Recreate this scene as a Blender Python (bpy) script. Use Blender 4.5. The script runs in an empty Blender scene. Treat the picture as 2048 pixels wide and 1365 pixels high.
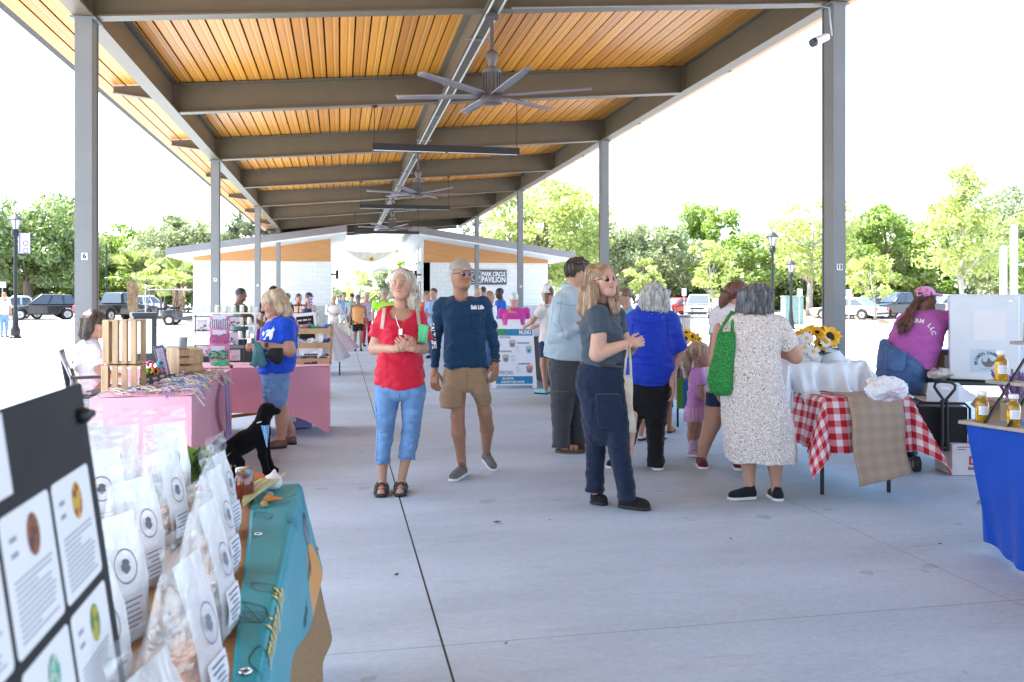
import bpy,math,random
import numpy as np
from mathutils import Vector,Matrix
rad=math.radians
rnd=random.Random(7)
sc=bpy.context.scene
col=sc.collection
# ---------------- camera
YAW=rad(11.3);FPX=1720.0;EYE=1.48;HOR=595.0
SA,CA=math.sin(YAW),math.cos(YAW)
cam_d=bpy.data.cameras.new("camera");cam=bpy.data.objects.new("camera",cam_d);col.objects.link(cam)
cam.location=(0,0,EYE);cam.rotation_euler=(rad(90),0,-YAW)
cam_d.sensor_width=36;cam_d.lens=36*FPX/2048;cam_d.shift_y=-(682.5-HOR)/2048
cam_d.clip_start=0.05;cam_d.clip_end=1500
cam_d.dof.use_dof=True;cam_d.dof.focus_distance=6.6;cam_d.dof.aperture_fstop=5.6
sc.camera=cam
# ---------------- sky, sun, exposure
SUN=Vector((-0.42,0.18,0.90)).normalized()
sun_el=math.asin(SUN.z);sun_az=math.atan2(SUN.x,SUN.y)
w=bpy.data.worlds.new("World");sc.world=w;w.use_nodes=True
nt=w.node_tree;nt.nodes.clear()
sky=nt.nodes.new('ShaderNodeTexSky');sky.sky_type='NISHITA';sky.sun_disc=False
sky.sun_elevation=sun_el;sky.sun_rotation=sun_az;sky.air_density=1.0;sky.dust_density=2.0;sky.ozone_density=1.0
bg=nt.nodes.new('ShaderNodeBackground');bg.inputs[1].default_value=0.15
wo=nt.nodes.new('ShaderNodeOutputWorld')
nt.links.new(sky.outputs[0],bg.inputs[0]);nt.links.new(bg.outputs[0],wo.inputs[0])
sd=bpy.data.lights.new("sun",'SUN');sd.energy=4.2;sd.angle=rad(0.5);sd.color=(1,0.97,0.92)
so=bpy.data.objects.new("sun",sd);col.objects.link(so)
so.rotation_euler=(-SUN).to_track_quat('-Z','Y').to_euler()
sc.view_settings.view_transform='Standard';sc.view_settings.look='None'
sc.view_settings.exposure=2.52;sc.view_settings.gamma=1;sc.view_settings.use_curve_mapping=False
sc.render.engine='CYCLES'
sc.cycles.use_denoising=True
sc.cycles.max_bounces=8;sc.cycles.diffuse_bounces=4;sc.cycles.transparent_max_bounces=24
sc.cycles.caustics_reflective=False;sc.cycles.caustics_refractive=False
# ---------------- photo-pixel helpers (2048 px wide photograph)
def P(px,py,d):
 r=(px-1024)/FPX*d
 return Vector((d*SA+r*CA,d*CA-r*SA,EYE+(HOR-py)/FPX*d))
def dep(py,z=0.0):return(EYE-z)*FPX/(py-HOR)
def G(px,py):return P(px,py,dep(py))
def V(*a):return Vector(a)
# ---------------- mesh builder
class MB:
 def __init__(s):s.v=[];s.f=[];s.m=[];s.c=None
 def add(s,vs,fs,mi=0):
  o=len(s.v);s.v+=[tuple(x)for x in vs];s.f+=[tuple(i+o for i in f)for f in fs];s.m+=[mi]*len(fs);return s
 def box(s,c,sz,rot=None,mi=0):
  a,b,d=sz[0]/2,sz[1]/2,sz[2]/2;c=Vector(c)
  vs=[Vector((x,y,z))for z in(-d,d)for y in(-b,b)for x in(-a,a)]
  if rot is not None:vs=[rot@q for q in vs]
  return s.add([q+c for q in vs],[(0,2,3,1),(4,5,7,6),(0,1,5,4),(2,6,7,3),(0,4,6,2),(1,3,7,5)],mi)
 def bb(s,x0,x1,y0,y1,z0,z1,mi=0):
  return s.box(((x0+x1)/2,(y0+y1)/2,(z0+z1)/2),(x1-x0,y1-y0,z1-z0),None,mi)
 def beam(s,p,q,wd,ht,mi=0,up=(0,0,1)):
  p,q=Vector(p),Vector(q);d=(q-p);L=d.length;d.normalize()
  x=d.cross(Vector(up));x=x.normalized()if x.length>1e-5 else Vector((1,0,0));z=x.cross(d)
  M=Matrix((x,d,z)).transposed()
  return s.box((p+q)/2,(wd,L,ht),M,mi)
 def tube(s,pts,r,n=8,mi=0,cap=True):
  pts=[Vector(p)for p in pts];k=len(pts);rs=r if isinstance(r,(list,tuple))else[r]*k
  vs=[];fs=[];ref=None
  for i,p in enumerate(pts):
   d=(pts[min(i+1,k-1)]-pts[max(i-1,0)]).normalized()
   if ref is None:
    ref=d.orthogonal().normalized()
   ref=(ref-d*ref.dot(d));ref=ref.normalized()if ref.length>1e-6 else d.orthogonal().normalized()
   b=d.cross(ref)
   for j in range(n):
    t=2*math.pi*j/n
    vs.append(p+(ref*math.cos(t)+b*math.sin(t))*rs[i])
  for i in range(k-1):
   for j in range(n):
    j2=(j+1)%n
    fs.append((i*n+j,i*n+j2,(i+1)*n+j2,(i+1)*n+j))
  if cap:fs.append(tuple(range(n-1,-1,-1)));fs.append(tuple((k-1)*n+j for j in range(n)))
  return s.add(vs,fs,mi)
 def lathe(s,c,prof,n=20,mi=0,sx=1,sy=1):
  c=Vector(c);vs=[];fs=[];k=len(prof)
  for r,z in prof:
   for j in range(n):
    t=2*math.pi*j/n
    vs.append(c+Vector((r*math.cos(t)*sx,r*math.sin(t)*sy,z)))
  for i in range(k-1):
   for j in range(n):
    j2=(j+1)%n
    fs.append((i*n+j,i*n+j2,(i+1)*n+j2,(i+1)*n+j))
  fs.append(tuple(range(n-1,-1,-1)));fs.append(tuple((k-1)*n+j for j in range(n)))
  return s.add(vs,fs,mi)
 def prism(s,poly,h,M=None,mi=0):
  """polygon in xy, extruded 0..h in z, then moved by matrix M"""
  n=len(poly)
  a=sum(poly[i][0]*poly[(i+1)%n][1]-poly[(i+1)%n][0]*poly[i][1]for i in range(n))
  if a<0:poly=poly[::-1]
  vs=[Vector((x,y,0))for x,y in poly]+[Vector((x,y,h))for x,y in poly]
  if M is not None:vs=[M@q for q in vs]
  fs=[tuple(range(n-1,-1,-1)),tuple(range(n,2*n))]+[(i,(i+1)%n,n+(i+1)%n,n+i)for i in range(n)]
  return s.add(vs,fs,mi)
 def grid(s,fn,nu,nv,mi=0,thick=0):
  vs=[Vector(fn(i/nu,j/nv))for j in range(nv+1)for i in range(nu+1)]
  fs=[(j*(nu+1)+i,j*(nu+1)+i+1,(j+1)*(nu+1)+i+1,(j+1)*(nu+1)+i)for j in range(nv)for i in range(nu)]
  return s.add(vs,fs,mi)
 def ball(s,c,r,n=10,mi=0):
  r=r if isinstance(r,(tuple,list))else(r,r,r);c=Vector(c)
  prof=[(math.sin(math.pi*i/n),-math.cos(math.pi*i/n))for i in range(n+1)]
  prof[0]=(0.02,-1);prof[-1]=(0.02,1)
  vs=[];fs=[];m=n*2
  for a,z in prof:
   for j in range(m):
    t=2*math.pi*j/m
    vs.append(c+Vector((a*math.cos(t)*r[0],a*math.sin(t)*r[1],z*r[2])))
  for i in range(n):
   for j in range(m):
    j2=(j+1)%m
    fs.append((i*m+j,i*m+j2,(i+1)*m+j2,(i+1)*m+j))
  fs.append(tuple(range(m-1,-1,-1)));fs.append(tuple(n*m+j for j in range(m)))
  return s.add(vs,fs,mi)
 def text(s,txt,size,M,mi=0,align='CENTER',depth=0.0015,bold=0.0,sx=1.0):
  cu=bpy.data.curves.new('t','FONT');cu.body=txt;cu.size=size;cu.align_x=align;cu.align_y='CENTER'
  cu.extrude=depth;cu.offset=bold;cu.resolution_u=2
  o=bpy.data.objects.new('t',cu);me=bpy.data.meshes.new_from_object(o)
  S=Matrix.Diagonal((sx,1,1,1))
  s.add([M@(S@q.co)for q in me.vertices],[tuple(p.vertices)for p in me.polygons],mi)
  bpy.data.objects.remove(o);bpy.data.curves.remove(cu);bpy.data.meshes.remove(me);return s
 def build(s,name,mats,parent=None,loc=None,rz=0,bevel=0,smooth=None,seg=2,solid=0,sub=0):
  me=bpy.data.meshes.new(name)
  me.from_pydata(s.v,[],s.f)
  mats=mats if isinstance(mats,(list,tuple))else[mats]
  for m in mats:me.materials.append(m)
  if len(mats)>1:me.polygons.foreach_set('material_index',s.m)
  if smooth is not None:
   me.polygons.foreach_set('use_smooth',[True]*len(me.polygons))
   if smooth<179:me.set_sharp_from_angle(angle=rad(smooth))
  me.update()
  o=bpy.data.objects.new(name,me);col.objects.link(o)
  if parent:o.parent=parent
  if loc is not None:o.location=loc
  if rz:o.rotation_euler.z=rz
  if solid:
   k=o.modifiers.new('thickness','SOLIDIFY');k.thickness=solid;k.offset=0
  if sub:
   k=o.modifiers.new('sub','SUBSURF');k.levels=sub;k.render_levels=sub
  if bevel:
   k=o.modifiers.new('bevel','BEVEL');k.width=bevel;k.segments=seg;k.limit_method='ANGLE';k.angle_limit=rad(40);k.harden_normals=False
  return o
def tag(o,label=None,cat=None,group=None,kind=None):
 if label:o['label']=label
 if cat:o['category']=cat
 if group:o['group']=group
 if kind:o['kind']=kind
 return o
def thing(name,label,cat,loc=(0,0,0),rz=0,group=None):
 o=bpy.data.objects.new(name,None);col.objects.link(o);o.empty_display_size=0.1
 o.location=loc;o.rotation_euler.z=rz
 return tag(o,label,cat,group)
def copy_tree(o,parent=None):
 c=o.copy();col.objects.link(c);c.parent=parent
 for ch in o.children:copy_tree(ch,c)
 return c
def dup(o,loc,rz=0,label=None,group=None,scale=None):
 c=copy_tree(o);c.location=loc;c.rotation_euler.z=rz
 if label:c['label']=label
 if group:c['group']=group
 if scale:c.scale=(scale,)*3
 return c
def TR(loc,rx=0,ry=0,rz=0):
 return Matrix.Translation(Vector(loc))@Matrix.Rotation(rz,4,'Z')@Matrix.Rotation(ry,4,'Y')@Matrix.Rotation(rx,4,'X')
UP=lambda loc,rz=0:TR(loc,rad(90),0,rz)
# ---------------- materials
MATS={}
def mat(name,c,rough=0.6,metal=0.0,var=0.12,scale=6.0,bump=0.0,bscale=60.0,spec=0.5,coat=0.0,stretch=(1,1,1),alpha=1.0,sheen=0.0,attr=None,trans=0.0,ior=1.45,sss=0.0,detail=4.0):
 if name in MATS:return MATS[name]
 m=bpy.data.materials.new(name);m.use_nodes=True;MATS[name]=m
 t=m.node_tree;N=t.nodes;L=t.links;b=N['Principled BSDF']
 b.inputs['Roughness'].default_value=rough;b.inputs['Metallic'].default_value=metal
 b.inputs['Specular IOR Level'].default_value=spec;b.inputs['IOR'].default_value=ior
 b.inputs['Coat Weight'].default_value=coat;b.inputs['Sheen Weight'].default_value=sheen
 b.inputs['Transmission Weight'].default_value=trans;b.inputs['Alpha'].default_value=alpha
 if sss:b.inputs['Subsurface Weight'].default_value=sss;b.inputs['Subsurface Radius'].default_value=(0.012,0.005,0.003)
 tc=N.new('ShaderNodeTexCoord');mp=N.new('ShaderNodeMapping');mp.inputs['Scale'].default_value=stretch
 L.new(tc.outputs['Object'],mp.inputs['Vector'])
 if attr:
  at=N.new('ShaderNodeAttribute');at.attribute_name=attr;base=at.outputs['Color']
 else:base=None
 if var:
  nz=N.new('ShaderNodeTexNoise');nz.inputs['Scale'].default_value=scale;nz.inputs['Detail'].default_value=detail
  L.new(mp.outputs[0],nz.inputs['Vector'])
  rp=N.new('ShaderNodeMapRange');rp.inputs['From Min'].default_value=0.3;rp.inputs['From Max'].default_value=0.7
  rp.inputs['To Min'].default_value=1-var;rp.inputs['To Max'].default_value=1+var
  L.new(nz.outputs['Fac'],rp.inputs['Value'])
  mx=N.new('ShaderNodeVectorMath');mx.operation='SCALE'
  if base:L.new(base,mx.inputs[0])
  else:mx.inputs[0].default_value=c[:3]
  L.new(rp.outputs[0],mx.inputs['Scale']);L.new(mx.outputs[0],b.inputs['Base Color'])
 elif base:L.new(base,b.inputs['Base Color'])
 else:b.inputs['Base Color'].default_value=(*c[:3],1)
 if bump:
  n2=N.new('ShaderNodeTexNoise');n2.inputs['Scale'].default_value=bscale;n2.inputs['Detail'].default_value=3
  L.new(mp.outputs[0],n2.inputs['Vector'])
  bp=N.new('ShaderNodeBump');bp.inputs['Strength'].default_value=bump;bp.inputs['Distance'].default_value=0.01
  L.new(n2.outputs['Fac'],bp.inputs['Height']);L.new(bp.outputs[0],b.inputs['Normal'])
 return m
def nodes_of(m):
 return m.node_tree.nodes,m.node_tree.links,m.node_tree.nodes['Principled BSDF']
def mnode(N,L,op,a,b=None,c=None):
 n=N.new('ShaderNodeMath');n.operation=op
 for i,q in enumerate((a,b,c)):
  if q is None:continue
  if isinstance(q,(int,float)):n.inputs[i].default_value=q
  else:L.new(q,n.inputs[i])
 return n.outputs[0]
def mixc(N,L,fac,a,b):
 n=N.new('ShaderNodeMix');n.data_type='RGBA'
 if isinstance(fac,(int,float)):n.inputs[0].default_value=fac
 else:L.new(fac,n.inputs[0])
 for i,q in((6,a),(7,b)):
  if isinstance(q,tuple):n.inputs[i].default_value=(*q[:3],1)
  else:L.new(q,n.inputs[i])
 return n.outputs[2]
def leafmat(name,c=None,tr=0.45):
 """leaf: diffuse + translucent, colour from the face colour attribute"""
 m=bpy.data.materials.new(name);m.use_nodes=True;t=m.node_tree;N=t.nodes;L=t.links;N.clear()
 at=N.new('ShaderNodeAttribute');at.attribute_name='Col'
 d=N.new('ShaderNodeBsdfDiffuse');tl=N.new('ShaderNodeBsdfTranslucent');g=N.new('ShaderNodeBsdfGlossy');g.inputs['Roughness'].default_value=0.4
 mx=N.new('ShaderNodeMixShader');mx.inputs[0].default_value=tr;m2=N.new('ShaderNodeMixShader');m2.inputs[0].default_value=0.05
 o=N.new('ShaderNodeOutputMaterial')
 L.new(at.outputs['Color'],d.inputs[0])
 hs=N.new('ShaderNodeHueSaturation');hs.inputs['Hue'].default_value=0.485;hs.inputs['Saturation'].default_value=1.1;hs.inputs['Value'].default_value=1.5
 L.new(at.outputs['Color'],hs.inputs['Color']);L.new(hs.outputs[0],tl.inputs[0])
 L.new(d.outputs[0],mx.inputs[1]);L.new(tl.outputs[0],mx.inputs[2]);L.new(mx.outputs[0],m2.inputs[1]);L.new(g.outputs[0],m2.inputs[2]);L.new(m2.outputs[0],o.inputs[0])
 return m
def face_colors(o,cols):
 me=o.data;a=me.color_attributes.new('Col','FLOAT_COLOR','CORNER')
 arr=np.repeat(np.asarray(cols,dtype=np.float32),[p.loop_total for p in me.polygons],axis=0)
 arr=np.concatenate([arr,np.ones((len(arr),1),np.float32)],1)
 a.data.foreach_set('color',arr.ravel())
steel=mat('painted_steel',(0.122,0.097,0.062),0.45,0,0.06,3,0.05,120)  # roof beams: warm bounce light is put into this browner colour
steel_c=mat('column_steel',(0.185,0.187,0.185),0.5,0,0.06,3,0.05,120)  # same paint as the beams; light on the columns put into a greyer colour
black_m=mat('black_metal',(0.02,0.02,0.021),0.45,0.3,0.1)
black_p=mat('black_plastic',(0.018,0.018,0.02),0.4,0,0.1)
white_p=mat('white_plastic',(0.78,0.78,0.78),0.45,0,0.04)
white_paint=mat('white_paint',(0.75,0.75,0.74),0.5,0,0.04)
paper=mat('paper',(0.8,0.8,0.8),0.8,0,0.03)
wood_m=mat('crate_wood',(0.46,0.31,0.17),0.65,0,0.22,5,0.15,30,stretch=(6,6,0.8))
wood_l=mat('light_wood',(0.55,0.36,0.17),0.55,0,0.18,4,0.1,30,stretch=(1.2,8,8))
chrome=mat('chrome',(0.6,0.6,0.62),0.2,1.0,0.05)
ink=mat('black_ink',(0.02,0.02,0.022),0.7,0,0)
rubber=mat('rubber',(0.02,0.02,0.02),0.8,0,0.15,20)
# ================ ground and floor
def floor_mat():
 m=mat('concrete_floor',(0.36,0.36,0.37),0.62,0,0.0);N,L,b=nodes_of(m)
 tc=N.new('ShaderNodeTexCoord');sp=N.new('ShaderNodeSeparateXYZ');L.new(tc.outputs['Object'],sp.inputs[0])
 def line(src,off,pitch,wd):
  a=mnode(N,L,'SUBTRACT',src,off-pitch/2);a=mnode(N,L,'FLOORED_MODULO',a,pitch)
  a=mnode(N,L,'SUBTRACT',a,pitch/2);a=mnode(N,L,'ABSOLUTE',a);return mnode(N,L,'LESS_THAN',a,wd)
 lx=line(sp.outputs[0],0.43,2.79,0.0026);ly=line(sp.outputs[1],3.65,3.3,0.0028)
 d0=mnode(N,L,'ABSOLUTE',mnode(N,L,'SUBTRACT',sp.outputs[0],0.43));main=mnode(N,L,'LESS_THAN',d0,0.005)
 thin=mnode(N,L,'MAXIMUM',lx,ly)
 n1=N.new('ShaderNodeTexNoise');n1.inputs['Scale'].default_value=0.7;n1.inputs['Detail'].default_value=6;n1.inputs['Roughness'].default_value=0.62
 mp=N.new('ShaderNodeMapping');mp.inputs['Scale'].default_value=(0.5,1.5,1);L.new(tc.outputs['Object'],mp.inputs[0]);L.new(mp.outputs[0],n1.inputs[0])
 n2=N.new('ShaderNodeTexNoise');n2.inputs['Scale'].default_value=90;n2.inputs['Detail'].default_value=3
 mp2=N.new('ShaderNodeMapping');mp2.inputs['Scale'].default_value=(0.35,1,1);L.new(tc.outputs['Object'],mp2.inputs[0]);L.new(mp2.outputs[0],n2.inputs[0])
 n3=N.new('ShaderNodeTexNoise');n3.inputs['Scale'].default_value=2.3;n3.inputs['Detail'].default_value=2;L.new(tc.outputs['Object'],n3.inputs[0])
 stain=mnode(N,L,'MULTIPLY',mnode(N,L,'GREATER_THAN',n3.outputs['Fac'],0.70),0.3)
 v=mnode(N,L,'ADD',mnode(N,L,'MULTIPLY',n1.outputs['Fac'],0.54),mnode(N,L,'MULTIPLY',n2.outputs['Fac'],0.26))
 cr=N.new('ShaderNodeValToRGB');L.new(v,cr.inputs[0])
 cr.color_ramp.elements[0].position=0.22;cr.color_ramp.elements[0].color=(0.29,0.37,0.43,1)
 cr.color_ramp.elements[1].position=0.56;cr.color_ramp.elements[1].color=(0.545,0.665,0.755,1)
 c=mixc(N,L,stain,cr.outputs[0],(0.16,0.155,0.15))
 vr=N.new('ShaderNodeTexVoronoi');vr.inputs['Scale'].default_value=2.2;L.new(tc.outputs['Object'],vr.inputs[0]);vs_=N.new('ShaderNodeSeparateColor');L.new(vr.outputs['Color'],vs_.inputs[0])
 spk=mnode(N,L,'MULTIPLY',mnode(N,L,'LESS_THAN',vr.outputs['Distance'],mnode(N,L,'MULTIPLY',vs_.outputs[1],.05)),mnode(N,L,'GREATER_THAN',vs_.outputs[0],.55));c=mixc(N,L,mnode(N,L,'MULTIPLY',spk,.45),c,(.1,.09,.08))
 n4=N.new('ShaderNodeTexNoise');n4.inputs['Scale'].default_value=5;n4.inputs['Detail'].default_value=5;n4.inputs['Distortion'].default_value=1.5;mp4=N.new('ShaderNodeMapping');mp4.inputs['Scale'].default_value=(.25,2.2,1);mp4.inputs['Rotation'].default_value=(0,0,.35);L.new(tc.outputs['Object'],mp4.inputs[0]);L.new(mp4.outputs[0],n4.inputs[0])
 sm=N.new('ShaderNodeMapRange');sm.inputs['From Min'].default_value=.60;sm.inputs['From Max'].default_value=.78;sm.inputs['To Max'].default_value=.3;L.new(n4.outputs['Fac'],sm.inputs[0]);c=mixc(N,L,sm.outputs[0],c,(.22,.23,.25))
 c=mixc(N,L,mnode(N,L,'MULTIPLY',thin,0.62),c,(0.09,0.085,0.08));c=mixc(N,L,main,c,(0.02,0.02,0.02))
 L.new(c,b.inputs['Base Color'])
 rr=N.new('ShaderNodeMapRange');rr.inputs['To Min'].default_value=0.48;rr.inputs['To Max'].default_value=0.72;L.new(n1.outputs['Fac'],rr.inputs[0]);L.new(rr.outputs[0],b.inputs['Roughness'])
 bp=N.new('ShaderNodeBump');bp.inputs['Strength'].default_value=0.12;bp.inputs['Distance'].default_value=0.004;L.new(n2.outputs['Fac'],bp.inputs['Height']);L.new(bp.outputs[0],b.inputs['Normal'])
 return m
g_mat=mat('plaza_concrete',(0.40,0.405,0.405),0.8,0,0.12,0.3,0.1,40)
a_mat=mat('parking_asphalt',(0.3,0.29,0.28),0.85,0,0.15,0.4,0.1,30)
mb=MB();n=48
mb.add([(700*math.cos(2*math.pi*i/n),700*math.sin(2*math.pi*i/n),-0.008)for i in range(n)],[tuple(range(n))])
tag(mb.build('ground',g_mat),kind='structure')
mb=MB();mb.grid(lambda u,v:(-5.2+14.4*u,-14+66*v,-0.004),1,1);tag(mb.build('pavilion_floor',floor_mat()),kind='structure')
mb=MB()
for(x0,x1,y0,y1)in((-75,-12,47,64),(10.5,75,50,68)):mb.add([(x0,y0,-0.004),(x1,y0,-0.004),(x1,y1,-0.004),(x0,y1,-0.004)],[(0,1,2,3)])
tag(mb.build('parking_lot',a_mat),kind='structure')
mulch=mat('pine_straw',(0.33,0.21,0.12),0.9,0,0.3,6,0.6,30)
def bed(px,d,rx,ry):
 c=P(px,700,d);mb=MB();k=26
 vs=[(c.x,c.y,0.16)]
 for ring,z in((0.6,0.12),(1.0,0.0)):
  vs+=[(c.x+rx*ring*(1+rnd.uniform(-.1,.1))*math.cos(2*math.pi*i/k),c.y+ry*ring*math.sin(2*math.pi*i/k),z)for i in range(k)]
 fs=[(0,1+i,1+(i+1)%k)for i in range(k)]+[(1+i,1+k+i,1+k+(i+1)%k,1+(i+1)%k)for i in range(k)]
 mb.add(vs,fs);tag(mb.build('planting_bed',mulch,smooth=180),kind='structure')
for a in((1640,61,7,2.5),(1745,50,2.4,1.2),(1425,50,2.6,1.2),(310,52,4.5,1.5),(60,78,16,4),(1300,86,20,5),(1850,84,18,5)):bed(*a)
# ================ pavilion
XL,XC,XR=-2.52,1.65,5.83
COLY=[9.4+9.2*k for k in(-2,-1,0,1,2,3)]
BEAMY=[9.4+4.6*k for k in range(-4,8)]
SL=0.7/8.35
def zb(x):return 4.3+(x-XL)*SL
Y0,Y1=-10.2,43.0
pav=thing('pavilion','long open market pavilion with brown steel frame and slatted orange wood ceiling','pavilion')
def wood_ceiling():
 m=mat('ceiling_wood',(0.4,0.2,0.08),0.42,0,0.0,coat=0.1,spec=.3);N,L,b=nodes_of(m)
 tc=N.new('ShaderNodeTexCoord');sp=N.new('ShaderNodeSeparateXYZ');L.new(tc.outputs['Object'],sp.inputs[0])
 idx=mnode(N,L,'FLOOR',mnode(N,L,'DIVIDE',sp.outputs[0],0.2));wn=N.new('ShaderNodeTexWhiteNoise');wn.noise_dimensions='1D';L.new(idx,wn.inputs['W'])
 mp=N.new('ShaderNodeMapping');mp.inputs['Scale'].default_value=(30,0.8,30);L.new(tc.outputs['Object'],mp.inputs[0])
 nz=N.new('ShaderNodeTexNoise');nz.inputs['Scale'].default_value=1.5;nz.inputs['Detail'].default_value=5;L.new(mp.outputs[0],nz.inputs[0])
 v=mnode(N,L,'ADD',mnode(N,L,'MULTIPLY',nz.outputs['Fac'],0.6),mnode(N,L,'MULTIPLY',wn.outputs['Value'],0.4))
 cr=N.new('ShaderNodeValToRGB');L.new(v,cr.inputs[0])
 cr.color_ramp.elements[0].position=0.25;cr.color_ramp.elements[0].color=(0.49,0.178,0.019,1)
 cr.color_ramp.elements[1].position=0.75;cr.color_ramp.elements[1].color=(0.72,0.305,0.036,1)
 fr=mnode(N,L,'FRACT',mnode(N,L,'DIVIDE',sp.outputs[0],0.2));g=mnode(N,L,'LESS_THAN',mnode(N,L,'ABSOLUTE',mnode(N,L,'SUBTRACT',fr,0.48)),0.02)
 b.inputs['Coat Roughness'].default_value=.28;L.new(mixc(N,L,mnode(N,L,'MULTIPLY',g,0.7),mixc(N,L,mnode(N,L,'MULTIPLY',mnode(N,L,'LESS_THAN',mnode(N,L,'ABSOLUTE',mnode(N,L,'SUBTRACT',fr,0.62)),0.018),.6),cr.outputs[0],(0.9,0.62,0.3)),(0.1,0.04,0.015)),b.inputs['Base Color'])  # pale stripe on each plank is a painted bevel highlight; dark one is the groove
 return m
cw=wood_ceiling()
mb=MB();x=-3.6
while x<6.9:
 z=zb(x+0.1)+0.47
 mb.box((x+0.0925,(Y0+Y1)/2,z+0.012),(0.177,Y1-Y0,0.024),Matrix.Rotation(-math.atan(SL),3,'Y'));x+=0.2
mb.build('ceiling',cw,pav)
mb=MB();zz=lambda x:zb(x)+0.53
for k in(0,):
 vs=[(-3.75,Y0-.1,zz(-3.75)),(6.95,Y0-.1,zz(6.95)),(6.95,Y1+.1,zz(6.95)),(-3.75,Y1+.1,zz(-3.75))]
 vs+=[(a,b,c+0.16)for a,b,c in vs]
 mb.add(vs,[(3,2,1,0),(4,5,6,7),(0,1,5,4),(1,2,6,5),(2,3,7,6),(3,0,4,7)])
mb.build('roof_deck',mat('dark_deck',(0.04,0.035,0.03),0.7,0,0.1),pav)
def ibeam(mb,p,q,depth=0.46,fl=0.19,tf=0.02,tw=0.016):
 p,q=Vector(p),Vector(q);up=Vector((0,0,1))
 mb.beam(p+up*tf/2,q+up*tf/2,fl,tf);mb.beam(p+up*(depth-tf/2),q+up*(depth-tf/2),fl,tf)
 mb.beam(p+up*depth/2,q+up*depth/2,tw,depth-2*tf)
for x in(XL,XC,XR):
 mb=MB();ibeam(mb,(x,Y0+.1,zb(x)-0.004),(x,Y1-.1,zb(x)-0.004),0.462)
 if x!=XC:
  for y in BEAMY:
   for s in(-1,1):mb.box((x,y+0.12*s,zb(x)+0.225),(0.17,0.012,0.41))
 mb.build('girder',steel,pav)
for y in BEAMY+[BEAMY[-1]+1.9]:
 mb=MB()
 for a,b in((XL+.012,XC-.012),(XC+.012,XR-.012)):ibeam(mb,(a,y,zb(a)),(b,y,zb(b)),0.45,0.17)
 mb.build('cross_beam',steel,pav)
 for s,xe in((-1,XL),(1,XR)):
  mb=MB()
  xo=xe+s*0.86;pl=[(xe+s*.1,zb(xe)+0.2),(xo,zb(xo)+0.36),(xo,zb(xo)+0.455),(xe+s*.1,zb(xe)+0.445)]
  mb.prism(pl,0.012,TR((0,y+.006,0),rad(90)))
  mb.beam((xe+s*.1,y,zb(xe)+.195),(xo,y,zb(xo)+.355),0.13,0.014);
  mb.box((xe+s*.1,y,zb(xe)+.225),(.012,.16,.42))
  mb.build('outrigger',steel,pav)
mb=MB()
for s,z in((-0.06,0),(0.065,0)):
 mb.tube([(XC+s,Y0+1,zb(XC)-.035),(XC+s,Y1-1,zb(XC)-.035)],0.014,6)
for y in np.arange(-8,42,2.3):mb.box((XC,y,zb(XC)-.016),(.3,.03,.018))
mb.tube([(XC+.2,9.27,zb(XC)+.01),(XR-.35,9.27,zb(XR-.35)-.02),(XR-.16,9.24,zb(XR)-.1),(XR-.11,9.26,zb(XR)-.42)],0.012,6)
mb.build('conduit',mat('galvanised',(0.35,0.34,0.33),0.4,0.6,0.1),pav,smooth=60)
PLATES={(XL,2):'6',(XL,3):'4',(XL,4):'2',(XR,2):'13',(XR,4):'17'}
for x in(XL,XR):
 for k,y in enumerate(COLY):
  mb=MB();top=zb(x)-.006
  for s in(-1,1):mb.bb(-.08,.08,s*.118-.009,s*.118+.009,0,top)
  mb.bb(-.067,.067,-.108,.108,0,top-.002)
  mb.box((0,0,top-.012),(.24,.28,.018));mb.box((0,0,.012),(.3,.34,.024))
  c=mb.build('column',steel_c,pav,(x,y,0))
  tx=PLATES.get((x,k))
  if tx:
   mb=MB();pw,ph=(.058,.07)if len(tx)==1 else(.078,.076)
   zc={2:1.89,3:1.84,4:1.85}[k]if x==XL else{2:1.84,4:1.84}[k]
   mb.box((0 if len(tx)==2 else.012,-.1285,zc),(pw,.003,ph))
   mb.text(tx,.072,UP((0 if len(tx)==2 else.012,-.131,zc)),1,bold=.002)
   mb.build('number_plate',[white_paint,ink],c)
   # ---------------- ceiling fans, pendant lights, camera
def make_fan():
 f=thing('ceiling_fan','large six blade ceiling fan','ceiling fan')
 fm=mat('fan_bronze',(0.1,0.085,0.08),0.4,0.2,0.08)
 top=zb(XC)-.02-3.70
 mb=MB();mb.tube([(0,0,top),(0,0,.48)],.022,10);mb.lathe((0,0,.33),[(.03,0),(.075,.12),(.07,.16),(.024,.19)],16);mb.box((0,0,top-.03),(.14,.1,.06));mb.build('downrod',fm,f,smooth=40)
 mb=MB();mb.lathe((0,0,-.08),[(.06,0),(.12,.012),(.125,.07),(.112,.09),(.1,.1),(.1,.34),(.105,.36),(.105,.39),(.05,.41)],24)
 for i in range(18):a=2*math.pi*i/18;mb.box((.103*math.cos(a),.103*math.sin(a),.15),(.018,.012,.22),Matrix.Rotation(a,3,'Z'))
 mb.build('motor',fm,f,smooth=40)
 bl=mat('fan_blade_grey',(0.22,0.2,0.21),0.45,0.1,0.06)
 for i in range(6):
  mb=MB();pts=[]
  for t in np.linspace(0,1,9):
   r=.12+.98*t;wd=.055+.014*math.sin(t*3)-.012*t
   for s,zz_ in((-1,-.018),(-.3,.006),(.4,.008),(1,-.002)):
    pts.append((r,s*wd,.03*t+zz_+.02))
  mb.add(pts,[(a*4+j,a*4+j+1,a*4+5+j,a*4+4+j)for a in range(8)for j in range(3)])
  b=mb.build('blade',bl,f,solid=.012,smooth=60);b.rotation_euler.z=rad(60*i-21)
 return f
fan0=make_fan()
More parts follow.
